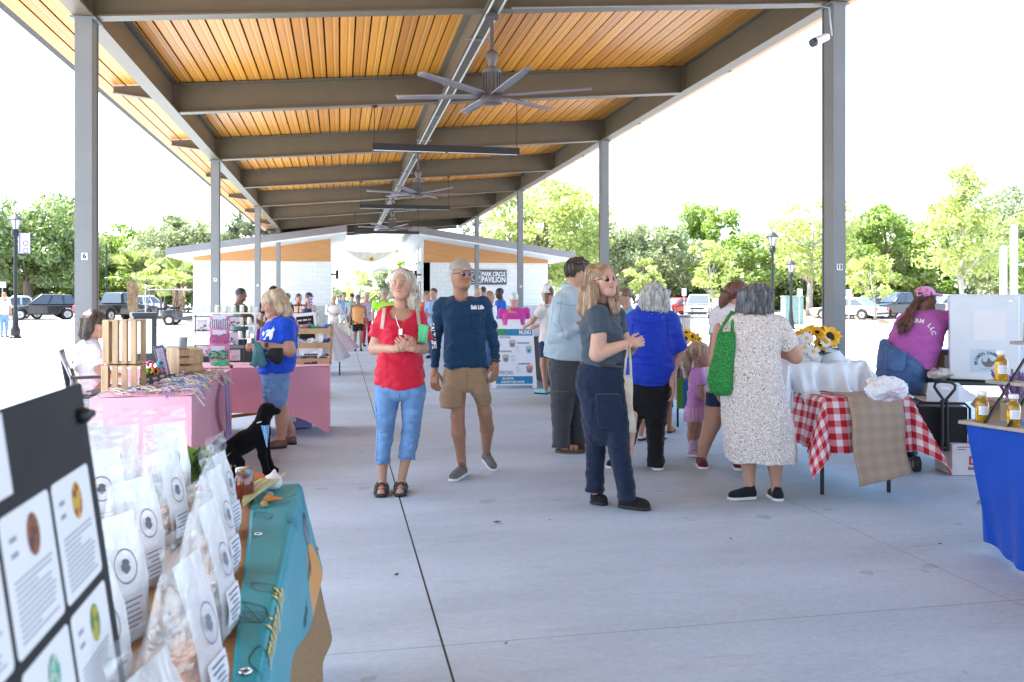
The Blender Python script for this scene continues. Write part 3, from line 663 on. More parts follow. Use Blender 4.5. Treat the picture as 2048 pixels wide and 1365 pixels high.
class Field:
 """primitives in metres, evaluated only inside their own boxes"""
 def __init__(s,h=.01):s.h=h;s.pr=[]
 def _a(s,fn,lo,hi,op,k):s.pr.append((fn,np.minimum(lo,hi),np.maximum(lo,hi),op,k));return s
 def cap(s,a,b,r0,r1=None,k=.02,op='u',cut=False,sq=None):
  a,b=np.array(a,float),np.array(b,float);r1=r0 if r1 is None else r1;ba=b-a;L2=max(1e-9,ba@ba);un=ba/math.sqrt(L2)
  sc_=np.array(sq if sq else(1,1,1),float)
  if sq:bs=ba/sc_;L2s=bs@bs
  else:bs,L2s=ba,L2
  def fn(x,y,z):
   px,py,pz=(x-a[0])/sc_[0],(y-a[1])/sc_[1],(z-a[2])/sc_[2]
   t=np.clip((px*bs[0]+py*bs[1]+pz*bs[2])/L2s,0,1)
   d=(np.sqrt((px-t*bs[0])**2+(py-t*bs[1])**2+(pz-t*bs[2])**2)-(r0+(r1-r0)*t))*sc_.min()
   if cut:d=np.maximum(d,(x-b[0])*un[0]+(y-b[1])*un[1]+(z-b[2])*un[2])
   return d
  R_=max(r0,r1)*sc_.max();return s._a(fn,np.minimum(a,b)-R_,np.maximum(a,b)+R_,op,k)
 def ell(s,c,r,k=.02,op='u',M=None):
  c,r=np.array(c,float),np.array(r,float)
  Mi=None if M is None else np.array(M.transposed())
  def fn(x,y,z):
   px,py,pz=x-c[0],y-c[1],z-c[2]
   if Mi is not None:px,py,pz=(Mi[0][0]*px+Mi[0][1]*py+Mi[0][2]*pz,Mi[1][0]*px+Mi[1][1]*py+Mi[1][2]*pz,Mi[2][0]*px+Mi[2][1]*py+Mi[2][2]*pz)
   q=np.sqrt((px/r[0])**2+(py/r[1])**2+(pz/r[2])**2)
   return(q-1)*(q*min(r)+.5*(max(r)-min(r)))/np.maximum(q+.3,.5)if False else(q-1)*r.min()
  R_=r.max()if M is not None else r
  return s._a(fn,c-R_,c+R_,op,k)
 def loft(s,rows,k=.02,op='u',n=2.2):
  rows=sorted(rows);Z,CX,CY,W_,D_=[np.array([q[i]for q in rows],float)for i in range(5)]
  def fn(x,y,z):
   zz=np.asarray(z).ravel();sh=np.asarray(z).shape;g=lambda A_:cubic(zz,Z,A_).reshape(sh).astype(np.float32)
   cx,cy,w_,d_=g(CX),g(CY),np.maximum(g(W_),1e-3),np.maximum(g(D_),1e-3)
   q=((np.abs(x-cx)/w_)**n+(np.abs(y-cy)/d_)**n)**(1/n)
   f=(q-1)*np.minimum(w_,d_)
   return np.maximum(np.maximum(f,z-Z[-1]),Z[0]-z)
  return s._a(fn,(min(CX-W_),min(CY-D_),Z[0]),(max(CX+W_),max(CY+D_),Z[-1]),op,k)
 def plane(s,p,nrm,op='i'):
  """keep the side the normal points away from"""
  p,nn=np.array(p,float),np.array(nrm,float);nn=nn/np.linalg.norm(nn)
  fn=lambda x,y,z:(x-p[0])*nn[0]+(y-p[1])*nn[1]+(z-p[2])*nn[2]
  s.pr.append((fn,None,None,op,0));return s
 def run(s,wr=None,seed=0):
  h=s.h;adds=[q for q in s.pr if q[3]=='u']
  lo=np.min([q[1]for q in adds],0)-3*h-.012;hi=np.max([q[2]for q in adds],0)+3*h+.012
  n=np.ceil((hi-lo)/h).astype(int)+1;ax=[(lo[i]+h*np.arange(n[i])).astype(np.float32)for i in range(3)]
  f=np.full(n,.2,np.float32)
  for fn,a,b,op,k in s.pr:
   if a is None:sl=(slice(None),)*3
   else:
    mg=k+2*h+.012;i0=np.clip(np.floor((a-mg-lo)/h).astype(int),0,n-1);i1=np.clip(np.ceil((b+mg-lo)/h).astype(int)+1,1,n)
    if np.any(i1<=i0):continue
    sl=tuple(slice(i0[i],i1[i])for i in range(3))
   d=fn(ax[0][sl[0]][:,None,None],ax[1][sl[1]][None,:,None],ax[2][sl[2]][None,None,:]).astype(np.float32);g=f[sl]
   if op=='u':
    if k>0:
     t=np.clip(.5+.5*(g-d)/k,0,1);f[sl]=g+(d-g)*t-k*t*(1-t)
    else:f[sl]=np.minimum(g,d)
   elif op=='s':
    d=-d
    if k>0:t=np.clip(.5-.5*(g-d)/k,0,1);f[sl]=g+(d-g)*t+k*t*(1-t)
    else:f[sl]=np.maximum(g,d)
   else:f[sl]=np.maximum(g,d)
  if wr:
   for amp,fr,mode in wr:
    ii=np.argwhere(np.abs(f)<amp*2+2*h);pts=lo+ii*h
    if callable(fr):q=fr(pts)
    else:q=pts*np.array(fr)
    nz=vnoise(q,seed)+.4*vnoise(q*2.1+7,seed+1)
    nz=(1-2.2*np.abs(nz))if mode=='r'else nz
    f[ii[:,0],ii[:,1],ii[:,2]]+=(amp*nz).astype(np.float32)
  return surface_nets(f,lo,h)
def mesh_obj(name,v,q,m,parent=None,cols=None,mi=None):
 me=bpy.data.meshes.new(name);me.vertices.add(len(v));me.vertices.foreach_set('co',np.asarray(v,np.float32).ravel())
 me.loops.add(q.size);me.loops.foreach_set('vertex_index',q.astype(np.int32).ravel())
 me.polygons.add(len(q));me.polygons.foreach_set('loop_start',np.arange(0,q.size,4,dtype=np.int32))
 me.polygons.foreach_set('use_smooth',np.ones(len(q),bool))
 for a in(m if isinstance(m,(list,tuple))else[m]):me.materials.append(a)
 me.update(calc_edges=True)
 if cols is not None:
  a=me.color_attributes.new('Col','FLOAT_COLOR','POINT');a.data.foreach_set('color',np.concatenate([cols,np.ones((len(cols),1))],1).astype(np.float32).ravel())
 o=bpy.data.objects.new(name,me);col.objects.link(o)
 if parent:o.parent=parent
 return o
def fabric(name,c,rough=.85,var=.07,scale=7,weave=260,bump=.12,sheen=.15):
 if'cloth_'+name in MATS:return MATS['cloth_'+name]
 m=mat('cloth_'+name,c,rough,0,var,scale,bump,weave,sheen=sheen,spec=.25);N,L,b=nodes_of(m)
 tc=N.new('ShaderNodeTexCoord');nz=N.new('ShaderNodeTexNoise');nz.noise_type='RIDGED_MULTIFRACTAL';nz.inputs['Scale'].default_value=5;nz.inputs['Detail'].default_value=2;nz.inputs['Distortion'].default_value=.7
 mp=N.new('ShaderNodeMapping');mp.inputs['Scale'].default_value=(1,1,1.5);L.new(tc.outputs['Object'],mp.inputs[0]);L.new(mp.outputs[0],nz.inputs[0])
 bp=N.new('ShaderNodeBump');bp.inputs['Strength'].default_value=.5;bp.inputs['Distance'].default_value=.02;L.new(nz.outputs['Fac'],bp.inputs['Height'])
 if b.inputs['Normal'].links:L.new(b.inputs['Normal'].links[0].from_socket,bp.inputs['Normal'])
 L.new(bp.outputs[0],b.inputs['Normal']);return m
skin_mat=mat('skin',(0.5,0.3,0.2),0.48,0,0.07,26,0.06,150,attr='Col',sss=.12,spec=.4)
SK={'fair':(.46,.25,.17),'tan':(.35,.175,.105),'pale':(.52,.30,.22),'brown':(.17,.075,.042),'dark':(.075,.036,.022)}
def hair_mat(name,c,c2=None,st=(70,70,6)):
 m=mat('hair_'+name,c,.42,0,0,sheen=.1);N,L,b=nodes_of(m)
 tc=N.new('ShaderNodeTexCoord');mp=N.new('ShaderNodeMapping');mp.inputs['Scale'].default_value=st;L.new(tc.outputs['Object'],mp.inputs[0])
 nz=N.new('ShaderNodeTexNoise');nz.inputs['Scale'].default_value=1.4;nz.inputs['Detail'].default_value=5;L.new(mp.outputs[0],nz.inputs[0])
 cr=N.new('ShaderNodeValToRGB');cr.color_ramp.elements[0].position=.33;cr.color_ramp.elements[1].position=.66
 c2=c2 or tuple(q*1.9 for q in c);cr.color_ramp.elements[0].color=(*c,1);cr.color_ramp.elements[1].color=(*c2,1)
 L.new(nz.outputs['Fac'],cr.inputs[0]);L.new(cr.outputs[0],b.inputs['Base Color'])
 bp=N.new('ShaderNodeBump');bp.inputs['Strength'].default_value=.5;bp.inputs['Distance'].default_value=.006;L.new(nz.outputs['Fac'],bp.inputs['Height']);L.new(bp.outputs[0],b.inputs['Normal'])
 return m
HM={'greyblond':hair_mat('greyblond',(.26,.2,.14),(.62,.56,.48)),'grey':hair_mat('grey',(.2,.19,.18),(.6,.58,.55)),'white':hair_mat('white',(.45,.44,.42),(.8,.79,.77)),'brown':hair_mat('brown',(.10,.05,.026),(.25,.145,.08)),'ltbrown':hair_mat('ltbrown',(.17,.095,.05),(.40,.26,.15)),'dark':hair_mat('dark',(.02,.013,.01),(.075,.045,.03)),'black':hair_mat('black',(.008,.007,.007),(.03,.026,.025)),'salt':hair_mat('salt',(.016,.016,.018),(.19,.195,.21)),'blond':hair_mat('blond',(.3,.19,.1),(.62,.48,.32)),'auburn':hair_mat('auburn',(.075,.03,.02),(.21,.09,.05)),'dread':hair_mat('dread',(.035,.014,.01),(.15,.06,.035))}
class Per:
 def __init__(s,d,cx,label,group=None,skin='fair',cat='person',name='person',feet=None):
  s.d,s.cx=d,cx;s.th=math.atan((cx-1024)/FPX);s.ct=math.cos(s.th);s.m=d/FPX
  b=P(cx,HOR,d);s.base=(b.x,b.y,0);s.rz=-(YAW+s.th);s.sk=np.array(SK[skin]);s.pieces=[];s.kids=[]
  s.label,s.group,s.cat,s.name=label,group,cat,name
 def pt(s,px,py,y=0):
  """photo pixel + offset (px units, positive = further away) -> local metres"""
  y=y*s.m;k=1+y*s.ct/s.d
  return np.array([(px-s.cx)*s.m*s.ct*k,y,EYE+(HOR-py)*s.m*k])
 def A(s,q):return s.pt(*q)
 def cap(s,F_,a,b,r0,r1=None,**kw):F_.cap(s.A(a),s.A(b),r0*s.m,(r1 if r1 is not None else r0)*s.m,**kw);return F_
 def ell(s,F_,c,r,**kw):F_.ell(s.A(c),np.array(r)*s.m,**kw);return F_
 def loft(s,F_,rows,**kw):
  o=[]
  for q in rows:
   py,l,r,dh=q[:4];y0=q[4]if len(q)>4 else 0;p=s.pt((l+r)/2,py,y0);k=1+y0*s.m*s.ct/s.d
   o.append((p[2],p[0],p[1],(r-l)/2*s.m*s.ct*k,dh*s.m))
  F_.loft(o,**kw);return F_
 def limb(s,F_,pts,rs,k=.015,**kw):
  for i in range(len(pts)-1):s.cap(F_,pts[i],pts[i+1],rs[i],rs[i+1],k=k,**kw)
  return F_
 def skin(s,F_,cols=None,wr=None):
  v,q=F_.run(wr);c=np.tile(s.sk,(len(v),1))
  if cols is not None:c=cols(v,c)
  s.pieces.append((v,q,c))
 def cloth(s,name,F_,m,wr=None,label=None,cols=None,sub=None):
  v,q=F_.run(wr,seed=len(s.kids)+int(s.cx))
  o=mesh_obj(name,v,q,m,None);s.kids.append((o,sub));
  if label:o['label']=label
  return o
 def kid(s,o,sub=None):s.kids.append((o,sub));return o
 # ---- head
 def head(s,c,hh,yaw=0,pitch=0,roll=0,neck=None,nr=11,h=None,face=True,wide=1.0,jaw=1.0,brow=(.12,.07,.04),ears=True):
  """c = (px, py, y) of the head's middle, hh = crown-to-chin in px"""
  C=s.A(c);S=hh*s.m;s.hS=S;s.hC=C
  M=Matrix.Rotation(rad(yaw),3,'Z')@Matrix.Rotation(rad(roll),3,'Y')@Matrix.Rotation(rad(-pitch),3,'X');s.hM=M
  s.hMn=np.array(M);T=lambda x,y,z:C+s.hMn@(np.array([x,y,z])*S);s.T=T
  F_=Field(h or max(.0042,.0032*s.d/6.5));w_=wide
  e=lambda c_,r_,k=.03,op='u':F_.ell(T(*c_),np.array(r_)*S,k=k*S*4,op=op,M=M)
  cp=lambda a,b,r0,r1=None,k=.03,op='u':F_.cap(T(*a),T(*b),r0*S,(r1 or r0)*S,k=k*S*4,op=op)
  e((0,.05,.13),(.335*w_,.415,.365));e((0,-.07,-.13),(.275*w_,.29,.34),.05)
  for q in(-1,1):
   cp((q*.215*jaw,.04,-.2),(q*.075,-.225,-.415),.085,.08,.04);e((q*.165,-.225,-.12),(.1,.1,.1),.04)
  e((0,-.25,-.42),(.115*jaw,.09,.075),.04)
  if face:
   cp((-.13,-.315,.065),(.13,-.315,.065),.05,.05,.03)
   for q in(-1,1):e((q*.135,-.40,-.005),(.085,.075,.06),.02,'s');e((q*.135,-.315,-.005),(.06,.06,.05),.004)
   cp((0,-.345,.04),(0,-.455,-.125),.032,.05,.02);e((0,-.455,-.14),(.045,.04,.038),.012)
   for q in(-1,1):e((q*.048,-.405,-.15),(.034,.045,.03),.012)
   e((0,-.352,-.262),(.1,.045,.024),.006);e((0,-.348,-.305),(.088,.046,.028),.006);e((0,-.375,-.283),(.1,.03,.006),.004,'s')
   for q in(-1,1):e((q*.135,-.365,.028),(.075,.03,.016),.008)
  if ears:
   for q in(-1,1):F_.ell(T(q*.34*w_,.06,-.03),np.array((.03,.075,.115))*S,k=.02*S,M=M)
  if neck is not None:
   nb=s.A(neck);F_.cap(T(0,.08,-.22),nb,nr*s.m,nr*1.12*s.m,k=.045*S*4)
   F_.cap(nb,nb+np.array([0,0,-.06]),nr*1.12*s.m,nr*1.2*s.m,k=.02)
  def cols(v,c):
   l=((v-C)@s.hMn)/S;c=c.copy();x,y,z=l[:,0],l[:,1],l[:,2];fr=y<-.1
   def paint(msk,cc,a=1.0):c[msk]=c[msk]*(1-a)+np.array(cc)*a
   blush=np.exp(-(((np.abs(x)-.17)/.1)**2+((z+.13)/.09)**2))*(y<-.05)+.8*np.exp(-((x/.06)**2+((z+.13)/.06)**2))*(y<-.35)
   c*=1-.22*blush[:,None]*np.array([.1,1,.9])
   if face:
    paint(fr&(np.abs(x)<.095)&(z<-.243)&(z>-.325)&(y<-.3)&(((x/.1)**2+((z+.283)/.045)**2)<1),s.sk*np.array([.82,.5,.5]),.8)
    paint(fr&(((np.abs(x)-.135)/.068)**2+((z+.002)/.026)**2<1)&(y<-.2),(.6,.57,.54),.9)
    paint(fr&(((np.abs(x)-.135)/.03)**2+((z+.002)/.03)**2<1)&(y<-.2),(.05,.045,.045),.95)
    paint(fr&(((np.abs(x)-.135)/.082)**2+((z-.026)/.013)**2<1)&(y<-.2),(.08,.05,.04),.6)
    paint(fr&(((np.abs(x)-.14)/.09)**2+((z-.085+.25*(np.abs(x)-.14)**2)/.02)**2<1)&(y<-.2),brow,.65)
   return c
  s.skin(F_,cols)
 def hair(s,m,opening=True,thick=1.09,extra=None,h=None,wr=None,name='hair',front=(.0,-.46,-.12,.285,.42,.40),low=-.36,drop=0,fn=None):
  """hair cap around the skull, open at the face; extra(F) adds locks"""
  F_=Field(h or max(.006,.0045*s.d/6.5));S,T,M=s.hS,s.T,s.hM
  F_.ell(T(0,.06,.14),np.array((.335*thick+.01,.415*thick,.372*thick))*S,k=.02,M=M)
  if drop:F_.cap(T(0,.14,.05),T(0,.2,-drop),.32*S,.27*S,k=.05)
  if opening:
   F_.ell(T(*front[:3]),np.array(front[3:])*S,k=.015,op='s',M=M)
  nd=s.hMn@np.array([0,0,-1.0]);F_.plane(T(0,0,low),nd)
  if extra:extra(F_)
  if fn:fn(F_)
  v,q=F_.run(wr or[(.007,(38,38,7),'n')],seed=int(s.cx));o=s.kid(mesh_obj(name,v,q,m,None))
  if s.d<9:s.strands(o,m)
  return o
 def strands(s,o,m,n=260,L_=.11):
  """fine locks combed down over the hair surface"""
  me=o.data;bt=BVHTree.FromPolygons([v.co for v in me.vertices],[tuple(p.vertices)for p in me.polygons]);r_=random.Random(int(s.cx));mb=MB();top=max(v.co.z for v in me.vertices);N_=len(me.vertices)
  for i in range(n):
   v=me.vertices[r_.randrange(N_)];p=v.co.copy();nn=v.normal.copy();pts=[];w_=Vector((r_.uniform(-.5,.5),r_.uniform(-.5,.5),-1));lift=r_.uniform(.0005,.0035)if r_.random()<.86 else r_.uniform(.006,.014)
   for k in range(8):
    pts.append(p+nn*lift*(.3+k/5));t=w_-nn*w_.dot(nn)
    if t.length<.15:t=Vector((r_.uniform(-1,1),r_.uniform(-1,1),-.3))
    e=p+t.normalized()*L_/8;h=bt.find_nearest(e)
    if h[0]is None:break
    if(h[0]-e).length>.006:p=e
    else:p,nn=h[0],h[1]
   if len(pts)>3:mb.tube(pts,[.0021*(1-.1*j)for j in range(len(pts))],4,int(r_.random()<.4))
  lt=m.copy()if m.name+'_lock'not in MATS else MATS[m.name+'_lock']
  if m.name+'_lock'not in MATS:
   MATS[m.name+'_lock']=lt;c_=[q for q in lt.node_tree.nodes if q.type=='VALTORGB'][0].color_ramp
   for e in c_.elements:e.color=tuple(min(.9,q*1.35+.02)for q in e.color[:3])+(1,)
  s.kid(mb.build('locks',[m,lt],None,smooth=180),o)
 def glasses(s,lens,frame,up=0.0,back=0.0,tilt=0,w_=.135,lw=.085,lh=.058,name='sunglasses',wide=1.0):
  mb=MB();S=s.hS;T=lambda x,y,z:Vector(s.T(x,y,z))
  for q in(-1,1):
   n=14;vs=[];off=lambda a,r:(q*w_+lw*r*math.cos(a),-.395+back+.25*(abs(q*w_+lw*r*math.cos(a))/.3)**2*.6+tilt*math.sin(a)*lh,up+lh*r*math.sin(a)+q*0)
   rim=[T(*off(2*math.pi*i/n,1))for i in range(n)];rim2=[T(*(np.array(off(2*math.pi*i/n,1.14))+np.array([0,.01,0])))for i in range(n)]
   mb.add([T(*(np.array(off(0,0))+np.array([0,-.02,0])))]+rim,[(0,1+i,1+(i+1)%n)for i in range(n)],0)
   mb.tube(rim+[rim[0]],.008*S,5,1)
   mb.tube([T(q*(w_+lw),-.33+back,up+.01),T(q*.345*wide,-.15+back,up+.015),T(q*.35*wide,.06+back,up)],.014*S,5,1)
  mb.tube([T(-w_+lw*.9,-.4+back,up+.012),T(0,-.425+back,up+.02),T(w_-lw*.9,-.4+back,up+.012)],.012*S,5,1)
  return s.kid(mb.build(name,[lens,frame],None,smooth=40))
 def capk(s,m,brim=True,yaw_off=0,logo=None,name='cap'):
  S,T,M=s.hS,s.T,s.hM;F_=Field(max(.005,.004*s.d/6.5))
  F_.ell(T(0,.05,.16),np.array((.375,.455,.40))*S,k=.01,M=M);F_.plane(T(0,0,.135),s.hMn@np.array([0,-.12,-1.0]))
  if brim:
   F2=[(T(x,-.40-.36*(1-(x/.34)**2),.165-.07*(x/.3)**2-.02),.03)for x in np.linspace(-.27,.27,9)]
   for(a,r)in F2:F_.cap(T(0,-.2,.20),a,.035*S,.022*S,k=.02)
  v,q=F_.run([(.003,(14,14,14),'n')]);o=mesh_obj(name,v,q,m,None);s.kid(o);return o
  # ---- hand: wrist, finger direction, palm normal, curl 0..1, thumb side, length in px
 def hand(s,w,dr,pn,curl=.35,ts=1,L_=None,spread=.012):
  W_=s.A(w);L_=(L_ or.178/s.m)*s.m;dr=np.array(dr,float);dr/=np.linalg.norm(dr);pn=np.array(pn,float);pn-=dr*(pn@dr);pn/=np.linalg.norm(pn);sd_=np.cross(dr,pn)*ts;q=L_/.178
  F_=Field(max(.0042,.0036*s.d/6.5))
  F_.cap(W_-dr*.03*q,W_+dr*.025*q,.023*q,.026*q,k=.01)
  for o in(-.026,-.009,.009,.026):F_.cap(W_+dr*.02*q+sd_*o*.7*q,W_+dr*.085*q+sd_*o*q,.0165*q,.0125*q,k=.008)
  for i,(o,ln)in enumerate(((-.031,.78),(-.0105,.95),(.0105,1.0),(.031,.92))):
   p=W_+dr*(.085+.004*(1-abs(o)/.03))*q+sd_*o*q;a=curl*(.55+.1*i%2);u=dr+sd_*o*spread*40*.2
   for j,(sl,r)in enumerate(((.042,.0098),(.027,.0088),(.022,.0078))):
    a_=a if j==0 else a+curl*.95*j
    dd=u*math.cos(a_)+pn*math.sin(a_);dd/=np.linalg.norm(dd);e=p+dd*sl*ln*q
    F_.cap(p,e,r*q,(r-.0012)*q,k=.003);p=e
  p=W_+dr*.022*q+sd_*.026*q;d1=dr*.72+sd_*.62+pn*.28;d1/=np.linalg.norm(d1);e=p+d1*.042*q;F_.cap(p,e,.0145*q,.0115*q,k=.008)
  d2=dr*.95+sd_*.12+pn*(.25+.5*curl);d2/=np.linalg.norm(d2);F_.cap(e,e+d2*.03*q,.0108*q,.009*q,k=.003);F_.cap(e+d2*.03*q,e+d2*.03*q+(d2+pn*.2)*.02*q,.0095*q,.008*q,k=.003)
  s.skin(F_)
  # ---- shoe: ankle, toe point on the ground (px), width px
 def shoe(s,heel,toe,m,sole,wd=11,ht=15,name='shoe',thick=.022,low=False):
  Hh,Tt=s.A(heel),s.A(toe);d=Tt-Hh;L_=np.linalg.norm(d);d/=L_;sl=d[2];u=np.array([0,0,1.0]);w_=wd*s.m;hh=ht*s.m
  F_=Field(max(.006,.0045*s.d/6.5));z0=thick*.6
  F_.cap(Hh+d*w_*.9+u*(z0+w_*.7),Hh+d*w_*.9+u*(z0+hh),w_*.82,w_*.62 if not low else w_*.7,k=.02)
  F_.cap(Hh+d*w_+u*(z0+w_*.45),Tt-d*w_*.85+u*(z0+w_*.3),w_*.8,w_*.82,k=.02)
  F_.cap(Hh+d*L_*.35+u*(z0+hh*.72),Tt-d*L_*.32+u*(z0+w_*.5),w_*.55,w_*.6,k=.025)
  up_=u-d*sl;up_/=np.linalg.norm(up_)
  F_.plane(Hh+up_*z0,-up_);F_.plane(Hh+u*(z0+hh*1.25),(0,0,1))
  v,q=F_.run([(.002,(30,30,30),'n')]);o=mesh_obj(name,v,q,m,None);s.kid(o)
  F_=Field(max(.006,.0045*s.d/6.5));F_.cap(Hh+d*w_*.9+up_*thick*.5,Tt-d*w_*.85+up_*thick*.5,w_*.93,w_*.95,k=0)
  F_.plane(Hh+up_*thick,up_);F_.plane(Hh,-up_)
  v,q=F_.run();s.kid(mesh_obj('sole',v,q,sole,None),o);return o
 def done(s):
  vs,qs,cs,n=[],[],[],0
  for v,q,c in s.pieces:vs.append(v);qs.append(q+n);cs.append(c);n+=len(v)
  o=mesh_obj(s.name,np.concatenate(vs),np.concatenate(qs),skin_mat,None,np.concatenate(cs))
  o.location=s.base;o.rotation_euler.z=s.rz;tag(o,s.label,s.cat,s.group)
  for k,sub in s.kids:k.parent=sub if sub else o
  s.obj=o;return o
 def to_world(s,v):return Matrix.Translation(Vector(s.base))@Matrix.Rotation(s.rz,4,'Z')@Vector(v)
def drape_text(per,target,txt,size,px,py,m,ang=0,parent=None,name='shirt_print',off=.004,arc=None,sx=1,bold=.0,extra=None):
 """lettering laid on a garment's camera-side surface (local frame of the person)"""
 me=target.data;bt=BVHTree.FromPolygons([v.co for v in me.vertices],[tuple(p.vertices)for p in me.polygons]);mb=MB()
 c=per.pt(px,py,0)
 if arc:
  R_,a0,a1=arc;k=len(txt)
  for i,ch in enumerate(txt):
   a=a0+(a1-a0)*i/max(1,k-1);mb.text(ch,size,TR((R_*math.sin(a),0,R_*math.cos(a)),rad(90),a,0),depth=0,bold=bold)
 elif txt:mb.text(txt,size,TR((0,0,0),rad(90),ang,0),depth=0,sx=sx,bold=bold)
 if extra:extra(mb)
 vs=[]
 for v in mb.v:
  p=Vector((v[0]+c[0],-3,v[2]+c[2]));hit=bt.ray_cast(p,Vector((0,1,0)))
  vs.append((p.x,(hit[0].y if hit[0]else 0)-off,p.z))
 mb.v=vs;o=mb.build(name,m,None);per.kid(o,target);return o
def seams(per,target,lines,m,w_=.0045,name='seam'):
 """stitched seams, hems and pocket edges lying on a garment; each line is a list of photo pixels"""
 def ex(mb,ln):
  c=per.pt(per.cx,700,0)
  if True:
   pts=[per.pt(x,y,0)-c for x,y in ln];q=[]
   for a,b in zip(pts[:-1],pts[1:]):
    k=max(1,int(np.linalg.norm(b-a)/.02));q+=[a+(b-a)*i/k for i in range(k)]
   q.append(pts[-1])
   for a,b in zip(q[:-1],q[1:]):
    d=b-a;n_=np.array([-d[2],0,d[0]]);n_=n_/max(1e-6,np.linalg.norm(n_))*w_*.5
    mb.add([tuple(a-n_),tuple(b-n_),tuple(b+n_),tuple(a+n_)],[(0,1,2,3)])
 for l_ in lines:drape_text(per,target,'',.02,per.cx,700,m,name=name,extra=lambda mb:ex(mb,l_),off=.0022)
 # ================ the people in the aisle
def gr(s,px,y=0,up=0):
 k=1+y*s.m*s.ct/s.d
 return(px,HOR+(EYE-up)/(s.m*k),y)
Per.gr=gr
sole_w=mat('sole_white',(0.7,0.7,0.68),0.6,0,0.05);sole_k=mat('sole_black',(0.02,0.02,0.02),0.7,0,0.1)
lens_b=mat('lens_blue',(0.006,0.014,0.16),0.3,0,0,coat=0,spec=.15);lens_k=mat('lens_dark',(0.008,0.009,0.011),0.3,0.0,0,coat=0,spec=.1);lens_br=mat('lens_brown',(0.12,0.04,0.012),0.1,0,0,coat=.5)
denim_l=fabric('denim_light',(.125,.235,.42),var=.2,scale=9);denim=fabric('denim',(.06,.125,.27),var=.28,scale=8);denim_m=fabric('denim_mid',(.13,.24,.43),var=.22,scale=9)
WT=[(.008,(7,7,12),'r'),(.004,(19,19,27),'r')]
WP=[(.005,(8,8,18),'r'),(.003,(20,20,38),'r')]
WD=[(.007,(13,13,2.2),'r'),(.003,(20,20,16),'n')]
def legs(p,F_,rows,k=.006):
 for r in rows:p.loft(F_,r,k=k)
 return F_
def hemcut(F_,zh,kx,x0=0):F_.pr.append((lambda x,y,z:(zh+kx*(x-x0)**2)-z,None,None,'i',0));return F_
def sandal(p,heel,toe,m,wd):
 H_,T_=p.A(heel),p.A(toe);d=(T_-H_)/np.linalg.norm(T_-H_);L_=np.linalg.norm(T_-H_);u=np.array([0,0,1.]);sd_=np.cross(d,u);w_=wd*p.m
 F_=Field(.005);F_.cap(H_+d*w_+u*.012,T_-d*w_+u*.012,w_*.95,w_*1.02,k=0);F_.plane(H_+u*.026,u);F_.plane(H_,-u);v,q=F_.run();o=mesh_obj('sandal',v,q,m,None);p.kid(o)
 for t,hz in((.2,.075),(.62,.062),(.78,.05),(.5,.075)):
  c=H_+d*L_*t;e=.16 if t>.6 else 0
  mb=MB();mb.tube([Vector(c+sd_*w_*1.02*math.cos(a)+d*e*w_*math.cos(a)+u*(.015+(hz-.015)*math.sin(a)))for a in np.linspace(0,math.pi,9)],.0085,6);p.kid(mb.build('strap',m,None,smooth=60),o)
 return o
 # ---- woman in the red top -------------
p=Per(6.55,799,'grey haired woman in a red short sleeved top and cropped jeans, clasping her hands',skin='fair')
p.head((803,568,0),59,yaw=-13,pitch=4,neck=(801,628,10),nr=12.5,wide=.97)
F_=Field(.009)
p.loft(F_,[(614,786,818,10,10),(622,770,834,19,8),(640,763,842,27,5),(680,764,840,31,2),(740,758,844,34),(782,758,842,30)])
for a,b,c_ in((768,749,(796,698,-64)),(838,846,(826,698,-64))):p.limb(F_,[(a,634,6),(b,697,14),c_],[14,12,7],k=.02)
for a,b,c_ in((768,766,765),(822,812,803)):p.limb(F_,[(a,860,4),(b,915,4),(*p.gr(c_,10,.07)[:2],10)],[15,11,8],k=.02)
for c_ in(763,801):p.limb(F_,[p.gr(c_+1,16,.045),p.gr(c_,-16,.035),p.gr(c_-1,-38,.024)],[8.5,8,8],k=.02)
p.skin(F_)
p.hand((797,698,-62),(.9,-.2,.25),(.1,.8,.5),.85,1);p.hand((826,698,-60),(-.75,-.35,.35),(-.1,.9,.3),.75,-1)
F_=Field(.008)
p.loft(F_,[(612,778,828,12,10),(618,764,842,24,8),(630,757,848,32,5),(650,757,848,37,2),(690,757,845,40),(720,752,846,41),(750,748,850,43),(772,748,852,45),(786,750,851,45)])
p.cap(F_,(769,632,5),(753,677,3),17,20,cut=True,k=.03);p.cap(F_,(838,632,5),(848,682,3),16,19.5,cut=True,k=.03)
p.ell(F_,(801,606,-26),(27,40,36),op='s',k=.008)
hemcut(F_,p.A((800,779,0))[2],1.3)
red=p.cloth('shirt',F_,fabric('red',(.52,.006,.03),.6,bump=.05),WT)
F_=Field(.009)
legs(p,F_,[[(748,754,847,36),(775,748,852,43),(790,750,850,41),(799,762,838,30)]],.01)
legs(p,F_,[[(780,749,801,40),(800,748,799.5,38),(830,750,793,32,1),(865,752,788,27,0),(900,751,783,25,2),(926,750,781,24,4)],[(780,799,851,40),(800,800,850,38),(830,803,845,32,1),(865,803,840,27,0),(900,798,834,25,2),(918,794,830,24,4)]])
jl=p.cloth('jeans',F_,denim_l,WP)
seams(p,jl,[[(799,784),(798.5,806)],[(752,921),(781,922)],[(796,913),(829,914)],[(756,862),(786,858)],[(806,860),(838,862)],[(752,800),(756,860),(754,920)],[(846,800),(841,860),(828,914)]],fabric('seam_denim',(.06,.12,.25)))
for c_ in(763,801):sandal(p,p.gr(c_+1,26),p.gr(c_-1,-48),black_p,13)
